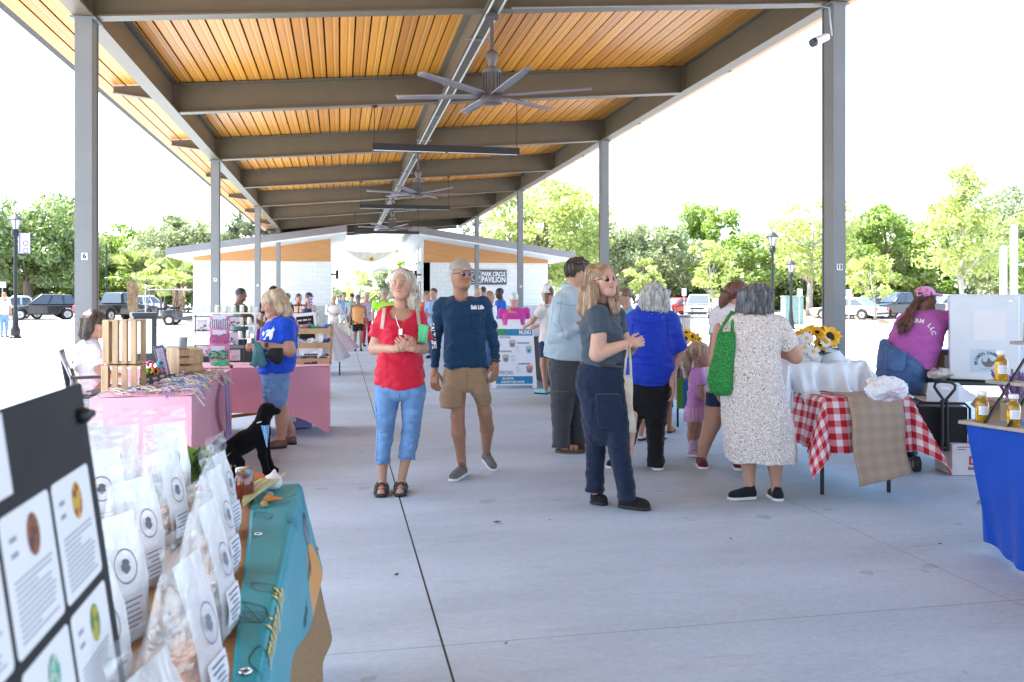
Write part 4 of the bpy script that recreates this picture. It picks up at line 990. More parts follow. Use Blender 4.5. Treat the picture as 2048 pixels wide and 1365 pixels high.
def lk(F_):
 for(a,b,r0,r1,y)in(((820,556),(828,598),11,12,6),((828,596),(836,622),12,6,-6),((824,594),(829,618),11,7,2),((786,560),(786,592),6,4,16),((818,585),(827,612),11,9,6)):p.cap(F_,(*a,y),(*b,y),r0,r1,k=.03)
p.hair(HM['greyblond'],fn=lk,front=(0,-.44,-.1,.3,.40,.44),low=-.3)
p.glasses(lens_br,mat('tortoise',(.2,.08,.03),.3),up=.42,back=.2,w_=.15,lw=.1,lh=.065)
mb=MB();mb.tube([Vector(p.pt(*q))for q in((787,612,-8),(790,630,-30),(796,650,-38),(801,660,-42),(806,650,-38),(814,630,-30),(817,612,-8))],.0022,5)
mb.box(Vector(p.pt(801,664,-44)),(.026,.008,.044));p.kid(mb.build('necklace',chrome,None,smooth=30))
for x0,y0,x1,y1 in((769,616,764,657),(834,616,839,657)):
 def strap_(mb,x0=x0,y0=y0,x1=x1,y1=y1):
  c=p.pt(799,640,0);a,b=p.pt(x0,y0,0),p.pt(x1,y1,0);mb.grid(lambda u,v:(a[0]-c[0]+(b[0]-a[0])*v+(u-.5)*.026,0,a[2]-c[2]+(b[2]-a[2])*v),3,14)
 drape_text(p,red,'',.02,799,640,fabric('beige',(.5,.34,.27)),name='bag_strap',extra=strap_,off=.006)
red_w=p.done()
gb=thing('folded_bag','small folded bright green bag tucked under the arm of the woman in red','bag',p.to_world(p.pt(846,668,-22)))
mb=MB();mb.box((0,0,0),(.075,.05,.135),Matrix.Rotation(.12,3,'Y'));mb.box((.012,-.03,.0),(.03,.012,.12),Matrix.Rotation(.3,3,'Y'));mb.build('bag_body',fabric('mint',(.12,.55,.25),.4),gb,bevel=.018,smooth=40);gb.rotation_euler.z=p.rz
# ---- man in the navy long sleeve ----------
p=Per(7.05,930,'man in khaki cap, blue mirrored sunglasses, navy long sleeved shirt and khaki shorts',skin='tan')
p.head((922,549,0),56,yaw=33,pitch=2,neck=(922,603,6),nr=14,wide=1.0,jaw=1.12)
F_=Field(.009)
p.loft(F_,[(598,900,950,15,6),(612,890,960,22,4),(660,898,958,22),(730,896,966,20),(766,900,962,18)])
p.limb(F_,[(918,790,-6),(915,832,-14),(917,866,-10),(923,920,2),(*p.gr(925,18,.08)[:2],18)],[14,13.5,14,8.5,8],k=.02)
p.limb(F_,[(962,790,6),(970,826,10),(974,858,40),(972.5,902,62)],[14,13.5,14,8.5],k=.02)
p.limb(F_,[(870,730,6),(869.5,745,4)],[6.5,7],k=.01);p.limb(F_,[(992,716,-2),(991.5,728,-3)],[6.5,7],k=.01)
p.skin(F_)
p.hand((869.5,742,4),(-.02,-.1,-1),(.5,.8,0),.5,1,L_=46);p.hand((991.5,726,-4),(-.05,-.15,-1),(-.7,.6,0),.5,-1,L_=46)
F_=Field(.008)
p.loft(F_,[(592,905,944,15,6),(596,894,956,21,6),(603,881,968,26,4),(618,878,972,30,2),(645,884,970,32),(680,887,971,31),(710,886,974,30),(736,885.5,978,31)])
p.limb(F_,[(884,611,4),(876,655,10),(871,690,12)],[17,13,12],k=.025);p.cap(F_,(871,690,12),(870,737,6),12,9.5,cut=True,k=.012)
p.limb(F_,[(966,609,4),(980,650,10),(987,684,8)],[17,13.5,12],k=.025);p.cap(F_,(987,684,8),(992,723,-2),12,9,cut=True,k=.012)
p.ell(F_,(922,582,-4),(15.5,16,40),op='s',k=.006)
nv=p.cloth('shirt',F_,fabric('navy',(.008,.04,.092)),WT)
F_=Field(.009)
legs(p,F_,[[(730,889,974,27),(755,884,978,30),(775,884,977,29),(784,892,970,22)]],.01)
legs(p,F_,[[(765,882,935,29),(795,880,930,28,-4),(815,880,927,26,-10)],[(765,934,979,29),(784,938,981,29),(795,945,983,28,4),(808,951,984.5,26,8)]],.006)
ks=p.cloth('shorts',F_,fabric('khaki',(.30,.20,.115)),[(.005,(9,9,9),'r'),(.003,(25,25,25),'n')]);seams(p,ks,[[(933,738),(934,780)],[(892,740),(886,768)],[(966,740),(975,766)],[(881,811),(928,812)],[(952,804),(984,800)]],fabric('seam_khaki',(.17,.11,.06)))
shoe_g=fabric('shoe_grey',(.14,.135,.13))
p.shoe(p.gr(928,38),p.gr(904,-36),shoe_g,sole_w,12,17)
k2=p.gr(990,52);p.shoe((968,917,84),(k2[0],k2[1],k2[2]),shoe_g,sole_w,11.5,17)
p.hair(HM['grey'],thick=1.03,front=(0,-.40,-.12,.36,.40,.5),low=-.16)
p.capk(fabric('cap_khaki',(.30,.265,.21)))
p.glasses(lens_b,black_p,up=.005,lw=.135,lh=.09)
drape_text(p,nv,'Salt Life',.043,954.5,615,white_paint,sx=.78,bold=.0028)
seams(p,nv,[[(943,628),(966,628),(966,654),(955,660),(943,654),(943,628)],[(887,731),(976,730)],[(906,596),(914,600),(924,602),(934,600),(944,596)],[(890,608),(889,640)],[(962,606),(968,640)]],fabric('seam_navy',(.004,.02,.05)))
drape_text(p,nv,'SALT LIFE',.05,866,672,white_paint,ang=rad(84),sx=1.0,bold=.002,name='sleeve_print')
mb=MB();mb.tube([Vector(p.pt(991.6+8*math.cos(a),722.5,-3+8*math.sin(a)))for a in np.linspace(0,2*math.pi,17)],.008,6);mb.box(Vector(p.pt(994,722,-12)),(.03,.015,.03));p.kid(mb.build('wristwatch',black_p,None,smooth=40))
p.done()
# ---- woman in grey polo and navy trousers ----------
p=Per(6.1,1215,'woman with long brown hair and dark sunglasses in grey polo and navy cargo trousers',skin='pale')
p.head((1207,562,0),64,yaw=36,pitch=10,roll=-4,neck=(1199,620,10),nr=14,wide=1.03)
F_=Field(.009)
p.loft(F_,[(612,1180,1222,18,8),(630,1170,1232,26,4),(700,1170,1240,34),(800,1172,1240,34),(838,1182,1238,24)])
p.limb(F_,[(1199,656,-40),(1195,708,-50),(1256,687,-56)],[16,15.5,8.5],k=.02);p.limb(F_,[(1236,650,30),(1256,700,30),(1272,688,-20)],[15,13,8],k=.02)
for a,b,y in((1190,1190,14),(1252,1256,-14)):p.limb(F_,[(a+14,830,y*.5),(a,962,y),p.gr(b,y,.09)],[9,8,9],k=.02)
p.skin(F_)
p.hand((1255,687,-56),(.95,.1,.12),(.1,1,.1),.8,1,L_=46);p.hand((1268,690,-34),(-.3,-.7,.2),(-.4,-.3,-.6),.8,-1,L_=44)
F_=Field(.008)
p.loft(F_,[(606,1186,1216,18,6),(613,1176,1226,28,5),(625,1168,1234,36,2),(645,1161,1240,42,0),(670,1160,1246,44),(695,1162,1250,46),(718,1162,1251,47),(738,1163,1250,46)])
p.cap(F_,(1196,632,-28),(1200,671,-42),22,22.5,cut=True,k=.03);p.limb(F_,[(1236,634,26),(1240,664,30)],[18,18],k=.03)
F_.plane(p.A((1200,729,0)),(-.12,0,-1))
po=p.cloth('polo_shirt',F_,fabric('polo_grey',(.05,.068,.088)),WT)
F_=Field(.009)
p.loft(F_,[(722,1164,1250,44),(740,1153,1253,48),(765,1149,1254,50),(800,1157,1257,48),(840,1164,1259,44),(868,1172,1256,34),(890,1186,1246,20)],k=.01)
legs(p,F_,[[(800,1160,1218,40,8),(850,1164,1216,36,12),(890,1170,1212,32,14),(930,1171,1210,30,14),(984,1171,1209,30,14)],[(800,1200,1257,42,-4),(850,1206,1261,38,-8),(890,1213,1261,34,-12),(930,1222,1265,30,-14),(970,1231,1271,29,-14),(997,1235,1273,30,-14)]],.012)
nvp=p.cloth('trousers',F_,fabric('navy_trousers',(.010,.017,.042)),WP)
F_=Field(.007);p.loft(F_,[(790,1194,1238,6,-47),(826,1192,1246,6,-47),(850,1196,1246,6,-43),(858,1204,1240,5,-42)],n=4,k=.004);p.loft(F_,[(788,1190,1241,7,-49),(802,1190,1243,7,-48)],n=4,k=0)
seams(p,nvp,[[(1176,760),(1178,786),(1212,790)],[(1236,748),(1240,790)],[(1186,800),(1180,900),(1178,976)],[(1172,978),(1208,978)],[(1237,992),(1272,990)]],fabric('seam_dark',(.004,.006,.016)))
p.cloth('cargo_pocket',F_,fabric('navy_trousers',(0,0,0)),sub=nvp)
mb=MB();mb.tube([Vector(p.pt(1207+44*math.cos(a),731+5*math.cos(a),46*math.sin(a)))for a in np.linspace(0,2*math.pi,25)],.012,6);p.kid(mb.build('belt',black_p,None,smooth=60))
blk_shoe=fabric('shoe_black',(.014,.014,.015))
p.shoe(p.gr(1181,24),p.gr(1214,6),blk_shoe,sole_k,14,18);p.shoe(p.gr(1236,-2),p.gr(1300,-26),blk_shoe,sole_k,15,20)
def lk(F_):
 for a,b,r0,r1 in(((1186,545,8),(1172,590,4),16,15),((1172,585,2),(1163,622,-8),16,10),((1186,575,-18),(1184,622,-34),12,9),((1178,590,-10),(1170,630,-18),14,6),((1226,560,14),(1231,600,4),9,10),((1229,598,2),(1232,621,-14),11,8),((1196,590,18),(1192,626,22),18,12),((1222,600,-20),(1227,624,-26),6,6)):p.cap(F_,a,b,r0,r1,k=.02)
p.hair(HM['ltbrown'],fn=lk,thick=1.1,front=(.0,-.44,-.1,.275,.36,.44),low=-.5)
p.glasses(lens_k,lens_k,up=.01,lw=.145,lh=.095)
p.done();navy=p
tb=thing('tote_bag','flat cream canvas tote bag hanging from the hands of the woman in navy trousers','bag',navy.to_world(navy.pt(1258,692,-24)));tb.rotation_euler.z=p.rz
can=fabric('canvas',(.58,.52,.40),var=.12,scale=14);m_=p.m
mb=MB();mb.grid(lambda u,v:((-16+22*u+8*v*v*u)*m_+.004*math.sin(9*v),(.012*math.sin(5*v+2*u)),-(58+112*v)*m_),8,16);mb.build('bag_body',can,tb,smooth=180,solid=.012)
mb=MB()
for x0 in(-10,4):mb.tube([Vector((-1*m_,-.01,4*m_)),Vector((x0*.6*m_,0,-26*m_)),Vector((x0*m_,.004,-62*m_))],.009,6)
mb.build('handle',can,tb,smooth=60)
# ---- man in light blue shirt, back turned ----------
p=Per(8.3,1138,'bearded dark haired man in light blue shirt and grey trousers, back turned',skin='fair')
p.head((1158,547,4),61,yaw=112,pitch=0,neck=(1146,596,4),nr=15,wide=1.05,jaw=1.15)
F_=Field(.010);p.loft(F_,[(590,1122,1168,16,2),(620,1112,1176,24),(700,1104,1178,26),(762,1112,1168,22)])
p.limb(F_,[(1140,655,-30),(1170,648,-36)],[9,7]);
for a,y in((1124,-14),(1152,16)):p.limb(F_,[(a+8,770,y*.6),(a-2,860,y),p.gr(a,y,.08)],[10,9,8],k=.02);p.limb(F_,[p.gr(a,y,.04),p.gr(a+26,y-6,.035)],[8,8],k=.02)
p.skin(F_);p.hand((1172,648,-36),(1,.1,.1),(0,.5,-.6),.5,1)
F_=Field(.009)
p.loft(F_,[(570,1130,1160,15,4),(578,1122,1166,22,3),(590,1108,1178,30,2),(610,1101,1188,34),(640,1097,1192,36),(672,1090,1194,38),(695,1086,1194,40),(712,1086,1192,40),(727,1088,1190,39)])
p.limb(F_,[(1122,606,-22),(1122,640,-32),(1134,662,-38)],[19,18,15],k=.025);p.cap(F_,(1134,662,-38),(1158,652,-38),14,12,cut=True,k=.02)
p.cap(F_,(1128,572,4),(1158,580,-8),7,7,k=.006);F_.plane(p.A((1138,720,0)),(-.1,0,-1))
pb=p.cloth('shirt',F_,fabric('pale_blue',(.40,.50,.55),bump=.08),[(.009,(7,7,11),'r'),(.004,(20,20,26),'n')]);seams(p,pb,[[(1108,600),(1104,640),(1112,652)],[(1112,606),(1150,612)],[(1090,716),(1160,722)],[(1124,600),(1118,640),(1128,668)]],fabric('seam_pale',(.2,.27,.31)))
F_=Field(.009);p.loft(F_,[(712,1098,1182,36),(740,1097,1180,38),(775,1099,1178,36),(792,1108,1168,26)],k=.01)
legs(p,F_,[[(780,1099,1152,30,-12),(830,1102,1146,27,-13),(860,1104,1141,25,-14),(894,1104,1140,24,-14)],[(780,1130,1177,30,14),(830,1138,1174,27,15),(888,1138,1172,24,16)]],.01)
p.cloth('trousers',F_,fabric('charcoal',(.055,.058,.065)),WP)
lea=mat('brown_leather',(.11,.06,.032),.6)
sandal(p,p.gr(1110,-10),p.gr(1170,-22),lea,12);sandal(p,p.gr(1140,18),p.gr(1176,10),lea,11)
p.hair(HM['dark'],front=(0,-.45,-.16,.36,.40,.46),low=-.27,thick=1.08)
p.glasses(lens_k,chrome,up=.34,back=.17,w_=.14,lw=.1,lh=.06)
F_=Field(.007);p.ell(F_,p_:=(1168,571,-2),(11,9,8))if False else F_.ell(p.T(0,-.2,-.36),np.array((.2,.17,.16))*p.hS,M=p.hM);F_.ell(p.T(0,-.37,-.28),np.array((.12,.06,.05))*p.hS,op='s',k=.005,M=p.hM)
v,q=F_.run([(.004,(90,90,60),'n')]);p.kid(mesh_obj('beard',v,q,HM['dark'],None))
p.done()
# ---- grey haired woman in royal blue, from behind -------
p=Per(7.45,1300,'woman with wavy grey hair in a royal blue blouse and black trousers, seen from behind',skin='fair')
p.head((1309,597,0),58,yaw=168,neck=(1306,645,6),nr=14,face=True)
F_=Field(.010);p.loft(F_,[(628,1284,1330,16),(645,1264,1346,24),(700,1256,1338,32),(800,1256,1338,34)])
p.limb(F_,[(1356,690,16),(1358,706,14),(1343,745,-12),(1345,770,-22)],[12,11,8,7])
for a in(1312,1238):p.limb(F_,[(a,880,0),p.gr(a+2,0,.08)],[13,9],k=.02)
p.skin(F_);p.hand((1345,765,-20),(.1,-.1,-1),(-1,0,0),.5,1)
F_=Field(.008)
p.loft(F_,[(614,1272,1326,16,2),(622,1262,1336,24),(634,1250,1346,31),(660,1246,1349,36),(690,1244,1347,39),(715,1242,1349,41),(745,1242,1350,43),(768,1244,1342,42)])
p.cap(F_,(1338,646,4),(1357,700,14),22,19,cut=True,k=.03);p.cap(F_,(1258,648,4),(1252,712,10),20,18,cut=True,k=.03);p.cap(F_,(1280,618,6),(1322,617,6),10,10,k=.01)
rb=p.cloth('blouse',F_,fabric('royal_blue',(.004,.032,.40),.55,bump=.04),[(.008,(5,5,15),'r'),(.004,(15,15,26),'n')]);seams(p,rb,[[(1262,640),(1300,646),(1340,640)],[(1248,762),(1340,763)],[(1268,634),(1262,690),(1258,720)],[(1334,634),(1336,690)]],fabric('seam_royal',(.002,.012,.16)))
F_=Field(.009);p.loft(F_,[(758,1247,1342,38),(790,1246,1341,40),(820,1249,1337,36),(836,1262,1324,24)],k=.01)
legs(p,F_,[[(790,1284,1340,36),(820,1286,1337,34),(860,1291,1331,28),(900,1294,1328,25),(932,1294,1329,25)],[(790,1247,1292,36),(820,1250,1290,34,-2),(870,1247,1276,28,-3),(925,1228,1256,24,-5)]],.008)
p.cloth('trousers',F_,fabric('black',(.008,.008,.009)),WP)
p.shoe(p.gr(1318,-26),p.gr(1304,40),fabric('shoe_black',(0,0,0)),sole_w,13,15);p.shoe(p.gr(1250,2),p.gr(1212,-14),fabric('shoe_black',(0,0,0)),sole_w,12,15)
def lk(F_):
 for a in np.linspace(0,2*math.pi,11)[:-1]:p.cap(F_,(1309+17*math.cos(a),590,16*math.sin(a)),(1308+25*math.cos(a),617,22*math.sin(a)),14,9,k=.012)
p.hair(HM['grey'],opening=False,fn=lk,thick=1.16,wr=[(.012,(22,22,9),'r'),(.005,(50,50,20),'n')],low=-.6)
p.done()
# ---- woman in the patterned dress -----------
p=Per(6.3,1515,'woman with dark grey bob in a brown and white squiggle print dress, from behind',skin='fair')
p.head((1516,601,-8),60,yaw=150,pitch=-14,neck=(1506,648,4),nr=14)
F_=Field(.010);p.loft(F_,[(630,1478,1536,18),(650,1456,1556,26),(720,1456,1554,32),(850,1462,1560,30)])
p.limb(F_,[(1572,680,8),(1590,712,20),(1556,704,60)],[16,14,9],k=.02);p.limb(F_,[(1440,660,0),(1430,720,6),(1436,770,0)],[14,12,8])
p.limb(F_,[(1500,880,4),(1497,930,8),(1500,975,4),p.gr(1500,4,.05)],[17,14.5,9,9]);p.limb(F_,[(1546,880,6),(1550,930,10),(1552,975,8),p.gr(1552,8,.05)],[17,14.5,9,9])
p.skin(F_);p.hand((1556,704,60),(-.3,.9,-.1),(0,0,-1),.5,1)
F_=Field(.009)
p.loft(F_,[(622,1474,1536,17,2),(630,1458,1552,26),(642,1446,1562,33),(665,1442,1566,38),(700,1441,1562,42),(745,1441,1566,45),(790,1440,1574,48),(840,1440,1586,52),(890,1446,1594,54),(936,1452,1597,54)])
p.cap(F_,(1554,650,4),(1581,692,14),22,20,cut=True,k=.03);p.cap(F_,(1456,652,4),(1442,696,4),20,18,cut=True,k=.03)
hemcut(F_,p.A((1525,921,0))[2],-.12,.03);F_.plane(p.A((1450,918,0)),(-.35,0,-1));
def dress_mat():
 m=mat('cloth_squiggle',(.7,.66,.62),.85,0,0);N,L,b=nodes_of(m)
 tc=N.new('ShaderNodeTexCoord');nz=N.new('ShaderNodeTexNoise');nz.inputs['Scale'].default_value=20;nz.inputs['Detail'].default_value=1;L.new(tc.outputs['Object'],nz.inputs[0])
 ad=N.new('ShaderNodeVectorMath');ad.operation='MULTIPLY_ADD';L.new(nz.outputs['Color'],ad.inputs[0]);ad.inputs[1].default_value=(.15,.15,.15);L.new(tc.outputs['Object'],ad.inputs[2])
 wv=N.new('ShaderNodeTexWave');wv.inputs['Scale'].default_value=26;wv.inputs['Distortion'].default_value=3;wv.inputs['Detail'].default_value=1;wv.bands_direction='DIAGONAL';L.new(ad.outputs[0],wv.inputs[0])
 n2=N.new('ShaderNodeTexNoise');n2.inputs['Scale'].default_value=70;L.new(tc.outputs['Object'],n2.inputs[0])
 f=mnode(N,L,'MULTIPLY',mnode(N,L,'GREATER_THAN',wv.outputs['Fac'],.64),mnode(N,L,'GREATER_THAN',n2.outputs['Fac'],.44))
 L.new(mixc(N,L,f,(.70,.64,.60),(.34,.26,.22)),b.inputs['Base Color']);return m
p.cloth('dress',F_,dress_mat(),WD)
canvas_k=fabric('canvas_black',(.012,.013,.016));p.shoe(p.gr(1513,8),p.gr(1456,-22),canvas_k,sole_w,13,19);p.shoe(p.gr(1560,-12),p.gr(1541,40),canvas_k,sole_w,12.5,19)
def lk(F_):
 for a in np.linspace(0,2*math.pi,13)[:-1]:p.cap(F_,(1510+20*math.cos(a),588,-4+18*math.sin(a)),(1509+30*math.cos(a),622,22*math.sin(a)),15,10,k=.015)
p.hair(HM['salt'],opening=False,fn=lk,thick=1.15,low=-.75,wr=[(.007,(36,36,6),'r'),(.004,(60,60,10),'n')])
p.done();dress=p
gb=thing('crochet_bag','green crocheted shoulder bag hanging from the woman in the patterned dress','bag',p.to_world(p.pt(1443,740,-34)));gb.rotation_euler.z=p.rz;m_=p.m
def crochet():
 m=mat('crochet_green',(.03,.19,.055),.9,0,0);N,L,b=nodes_of(m);tc=N.new('ShaderNodeTexCoord');vr=N.new('ShaderNodeTexVoronoi');vr.inputs['Scale'].default_value=75;L.new(tc.outputs['Object'],vr.inputs[0])
 cr=N.new('ShaderNodeValToRGB');cr.color_ramp.elements[0].color=(.06,.40,.09,1);cr.color_ramp.elements[1].color=(.02,.17,.035,1);cr.color_ramp.elements[1].position=.6;L.new(vr.outputs['Distance'],cr.inputs[0]);L.new(cr.outputs[0],b.inputs['Base Color'])
 bp=N.new('ShaderNodeBump');bp.inputs['Strength'].default_value=.6;bp.inputs['Distance'].default_value=.008;bp.invert=True;L.new(vr.outputs['Distance'],bp.inputs['Height']);L.new(bp.outputs[0],b.inputs['Normal']);return m
crm=crochet();F_=Field(.008);F_.loft([((740-py)*m_,((l+r)/2-1443)*m_,0,(r-l)/2*m_,dh*m_)for py,l,r,dh in((668,1436,1466,6),(690,1430,1468,12),(730,1421,1469,19),(762,1416,1468,22),(780,1419,1465,20),(792,1428,1458,12))])
v,q=F_.run([(.012,(26,26,5),'n')],5);mesh_obj('bag_body',v,q,crm,gb)
mb=MB()
for a in(((1437,672),(1447,650),(1457,634),(1462,625)),((1462,672),(1463,650),(1465,634),(1466,626))):mb.tube([Vector(((x-1443)*m_,.0+(.07 if y<640 else.02 if y<660 else 0),(740-y)*m_))for x,y in a],.011,8)
mb.build('strap',crm,gb,smooth=60)
# ---- woman in white tee with auburn ponytail (behind the dress) ---
p=Per(7.45,1460,'woman in white t-shirt and navy shorts, auburn ponytail with a purple scrunchie',skin='fair')
p.head((1476,592,0),58,yaw=125,pitch=-8,neck=(1470,636,4),nr=12)
F_=Field(.011);p.loft(F_,[(620,1446,1494,16),(640,1436,1506,26),(720,1432,1506,30),(800,1432,1506,32)])
p.limb(F_,[(1434,660,-10),(1426,720,-12),(1431,782,-22)],[13,11,7]);
p.limb(F_,[(1432,800,0),(1424,850,0),(1408,892,4),p.gr(1404,4,.08)],[23,17,13,8.5]);p.limb(F_,[(1482,800,0),(1480,860,0),p.gr(1477,0,.08)],[22,15,8.5])
p.skin(F_);p.hand((1431,780,-22),(.3,-.1,-.9),(1,0,0),.6,-1)
F_=Field(.010);p.loft(F_,[(606,1452,1494,15),(614,1440,1504,24),(630,1430,1510,30),(680,1426,1510,34),(760,1426,1512,36),(780,1428,1512,36)])
p.cap(F_,(1438,628,0),(1430,672,-10),17,16,cut=True);p.cloth('t_shirt',F_,fabric('white',(.70,.68,.70)),WT)
F_=Field(.011);p.loft(F_,[(770,1428,1512,36),(795,1424,1512,38)]);legs(p,F_,[[(785,1411,1462,32),(812,1409,1450,28)],[(785,1464,1508,32),(812,1464,1506,28)]]);p.cloth('shorts',F_,fabric('navy_shorts',(.015,.022,.06)),None)
mar=fabric('maroon',(.11,.012,.022));p.shoe(p.gr(1400,20),p.gr(1408,-30),mar,sole_w,12,16);p.shoe(p.gr(1474,20),p.gr(1480,-24),mar,sole_w,12,16)
def lk(F_):p.limb(F_,[(1466,588,-10),(1452,592,-14),(1445,604,-14),(1444,618,-12)],[9,9,8,4])
p.hair(HM['auburn'],fn=lk,front=(0,-.46,-.14,.3,.40,.44),thick=1.08)
F_=Field(.008);p.limb(F_,[(1466,580,-16),(1470,588,-18),(1465,594,-16)],[5.5,6,5.5]);p.cloth('scrunchie',F_,fabric('plum',(.10,.015,.075)),[(.006,(60,60,60),'n')])
p.done()
# ---- little girl ---------------
p=Per(8.0,1391,'little girl with blond ponytail in a lilac dress beside the woman in navy shorts',skin='fair')
p.head((1400,708,0),47,yaw=98,neck=(1395,744,2),nr=7,wide=1.08,jaw=.9)
F_=Field(.009);p.loft(F_,[(740,1383,1407,8),(755,1377,1409,15),(820,1377,1407,17)]);p.limb(F_,[(1402,765,-12),(1401,790,-14),(1411,800,-16)],[7.5,6.5,4.5])
for a,y in((1383,-4),(1396,6)):p.limb(F_,[(a+1,820,y),(a,850,y),(a-2,872,y+2),p.gr(a,y,.06)],[10,8,7,5])
p.skin(F_)
F_=Field(.007);p.loft(F_,[(736,1385,1405,8),(742,1379,1408,14),(752,1376,1411,18),(780,1375,1410,20),(815,1371,1410,22),(822,1370,1411,23)]);p.cap(F_,(1400,752,-10),(1403,772,-14),11,11.5,cut=True)
gd=p.cloth('dress',F_,fabric('lilac',(.55,.26,.52)),WT)
F_=Field(.007);p.loft(F_,[(814,1371,1410,22),(830,1368,1412,25),(841,1367,1412,26)]);p.cloth('ruffle',F_,fabric('pink_ruffle',(.66,.36,.56)),[(.012,(55,55,3),'n')],sub=gd)
for a,y in((1382,-4),(1395,6)):
 F_=Field(.007);p.limb(F_,[p.gr(a+1,y,.14),p.gr(a,y,.06)],[6.4,6]);p.cloth('sock',F_,fabric('sock_lilac',(.62,.42,.62)))
 p.shoe(p.gr(a-6,y+3),p.gr(a+18,y-3),fabric('shoe_pink',(.5,.3,.38)),sole_w,8,10)
def lk(F_):p.limb(F_,[(1384,699,0),(1377,706,0),(1374,730,0),(1375,752,2)],[6,8,8,3])
p.hair(HM['blond'],fn=lk,front=(0,-.48,-.14,.3,.40,.42),low=-.25);p.done()
# ---- vendor in magenta shirt and pink cap, leaning ------
p=Per(8.0,1815,'woman vendor in magenta t-shirt, jeans and pink cap with long dreadlocks, leaning forward',skin='brown')
p.head((1851,598,4),46,yaw=122,pitch=2,neck=(1842,634,0),nr=12,jaw=1.05)
F_=Field(.010);p.loft(F_,[(630,1820,1868,16),(660,1800,1880,24),(720,1780,1866,30),(800,1760,1850,30)]);p.limb(F_,[(1884,641,10),(1920,640,30),(1944,650,60)],[11,10,7])
for a in(1782,1822):p.limb(F_,[(a,850,0),p.gr(a,0,.08)],[12,8])
p.skin(F_)
F_=Field(.009)
p.loft(F_,[(620,1832,1862,14),(628,1816,1878,26),(640,1804,1890,32),(660,1788,1892,38),(685,1771,1886,42),(710,1772,1878,44),(735,1800,1870,42),(748,1830,1866,38)])
p.cap(F_,(1864,640,0),(1908,638,22),20,18,cut=True,k=.04);p.cap(F_,(1812,645,4),(1792,675,20),18,16,k=.03)
F_.plane(p.A((1768,684,0)),(-.66,0,-1))
mg=p.cloth('t_shirt',F_,fabric('magenta',(.42,.10,.36)),[(.008,(7,7,12),'r'),(.004,(20,20,24),'n')])
F_=Field(.009);p.loft(F_,[(672,1768,1836,34),(690,1757,1862,44),(720,1752,1864,50),(745,1750,1860,50),(775,1750,1850,46),(795,1756,1838,36)]);F_.plane(p.A((1768,678,0)),(.54,0,.84))
legs(p,F_,[[(790,1751,1798,38),(840,1758,1796,30),(905,1764,1796,24)],[(790,1796,1842,38),(840,1800,1838,30),(905,1806,1836,24)]])
jn=p.cloth('jeans',F_,denim,WP);seams(p,jn,[[(1772,690),(1771,740),(1768,780)],[(1760,694),(1800,704),(1850,742)],[(1757,702),(1766,710)]],fabric('seam_jeans',(.25,.25,.22)),.003)
F_=Field(.006);p.loft(F_,[(704,1776,1812,4,-51),(735,1777,1810,4,-53),(744,1786,1804,4,-53)],n=5,k=0);p.cloth('back_pocket',F_,fabric('denim_pocket',(.075,.15,.31),var=.25),sub=jn)
for a in(1776,1818):p.shoe(p.gr(a,-10),p.gr(a+8,40),blk_shoe,sole_k,11,14)
def lk(F_):
 for i in range(16):
  t=i/15;p.limb(F_,[(1832+2*math.sin(i*2.1),602+8*t,-4-6*math.cos(i)),(1822-4*t+3*math.sin(i),622,-22-4*math.sin(i*1.7)),(1810+12*math.sin(i*2.6),645+6*t,-36-4*math.cos(i*3)),(1804+10*math.sin(i*2.6+.3),656+9*math.sin(i*1.3),-38)],[4.5,4.5,3.6,2.2],k=.003)
p.hair(HM['dread'],fn=lk,low=-.3,wr=[(.003,(60,60,60),'n')],h=.0065)
p.capk(fabric('pink_cap',(.75,.28,.52)))
mb=MB();c=p.T(.36,.0,-.3);mb.tube([Vector(c)+Vector((.035*math.sin(a)*.7,.02*math.sin(a),.042*math.cos(a)))for a in np.linspace(0,2*math.pi,17)],.006,6);mb2=c
p.kid(mb.build('hoop_earring',mat('cream',(.75,.62,.45),.5),None,smooth=60))
drape_text(p,mg,'FARM LLC',.052,1836,668,white_paint,arc=(.125,rad(-38),rad(82)),bold=.002,name='shirt_print')
drape_text(p,mg,'WORKS',.016,1844,653,white_paint,sx=1.5,extra=lambda mb:mb.grid(lambda u,v:(-.05+.07*u,0,.02+.006*v),4,1))if False else None
p.done()
# ---- woman in blue tee and denim shorts at the pet stall -----
p=Per(8.5,555,'blond woman in bright blue t-shirt and denim shorts looking down at the pet stall',skin='fair')
p.head((545,608,0),50,yaw=-82,pitch=-16,neck=(559,642,4),nr=11,jaw=1.05)
F_=Field(.010);p.loft(F_,[(632,540,580,14),(650,530,590,24),(700,528,588,30),(765,534,570,24)])
p.limb(F_,[(572,660,-22),(578,702,-30),(534,692,-36)],[14,12.5,7.5],k=.02);p.limb(F_,[(546,660,24),(540,700,26),(522,690,-10)],[12,11,7],k=.02)
p.limb(F_,[(557,780,-8),(562,815,-10),(565,842,-6),(562,880,-6),p.gr(562,-6,.05)],[12,13.5,13,8,7.5]);p.limb(F_,[(550,780,12),(568,830,20),(582,862,30),p.gr(581,32,.05)],[11,12,8.5,7.5])
p.skin(F_);p.hand((532,691,-36),(-.9,-.1,-.12),(0,.9,-.3),.85,-1);p.hand((520,690,-12),(-.7,-.5,.1),(.2,.5,-.6),.8,1)
F_=Field(.008)
p.loft(F_,[(630,550,578,13,2),(636,540,588,22),(648,530,594,30),(665,521,596,35),(690,517,596,38),(720,515,593,38),(747,515,586,36)])
p.cap(F_,(570,650,-20),(573,686,-28),17,17.5,cut=True,k=.025);p.limb(F_,[(552,652,20),(548,684,24)],[14,14],k=.025)
F_.plane(p.A((550,744,0)),(.05,0,-1));F_.pr=F_.pr
bt_=p.cloth('t_shirt',F_,fabric('bright_blue',(.006,.06,.46),.8),WT)
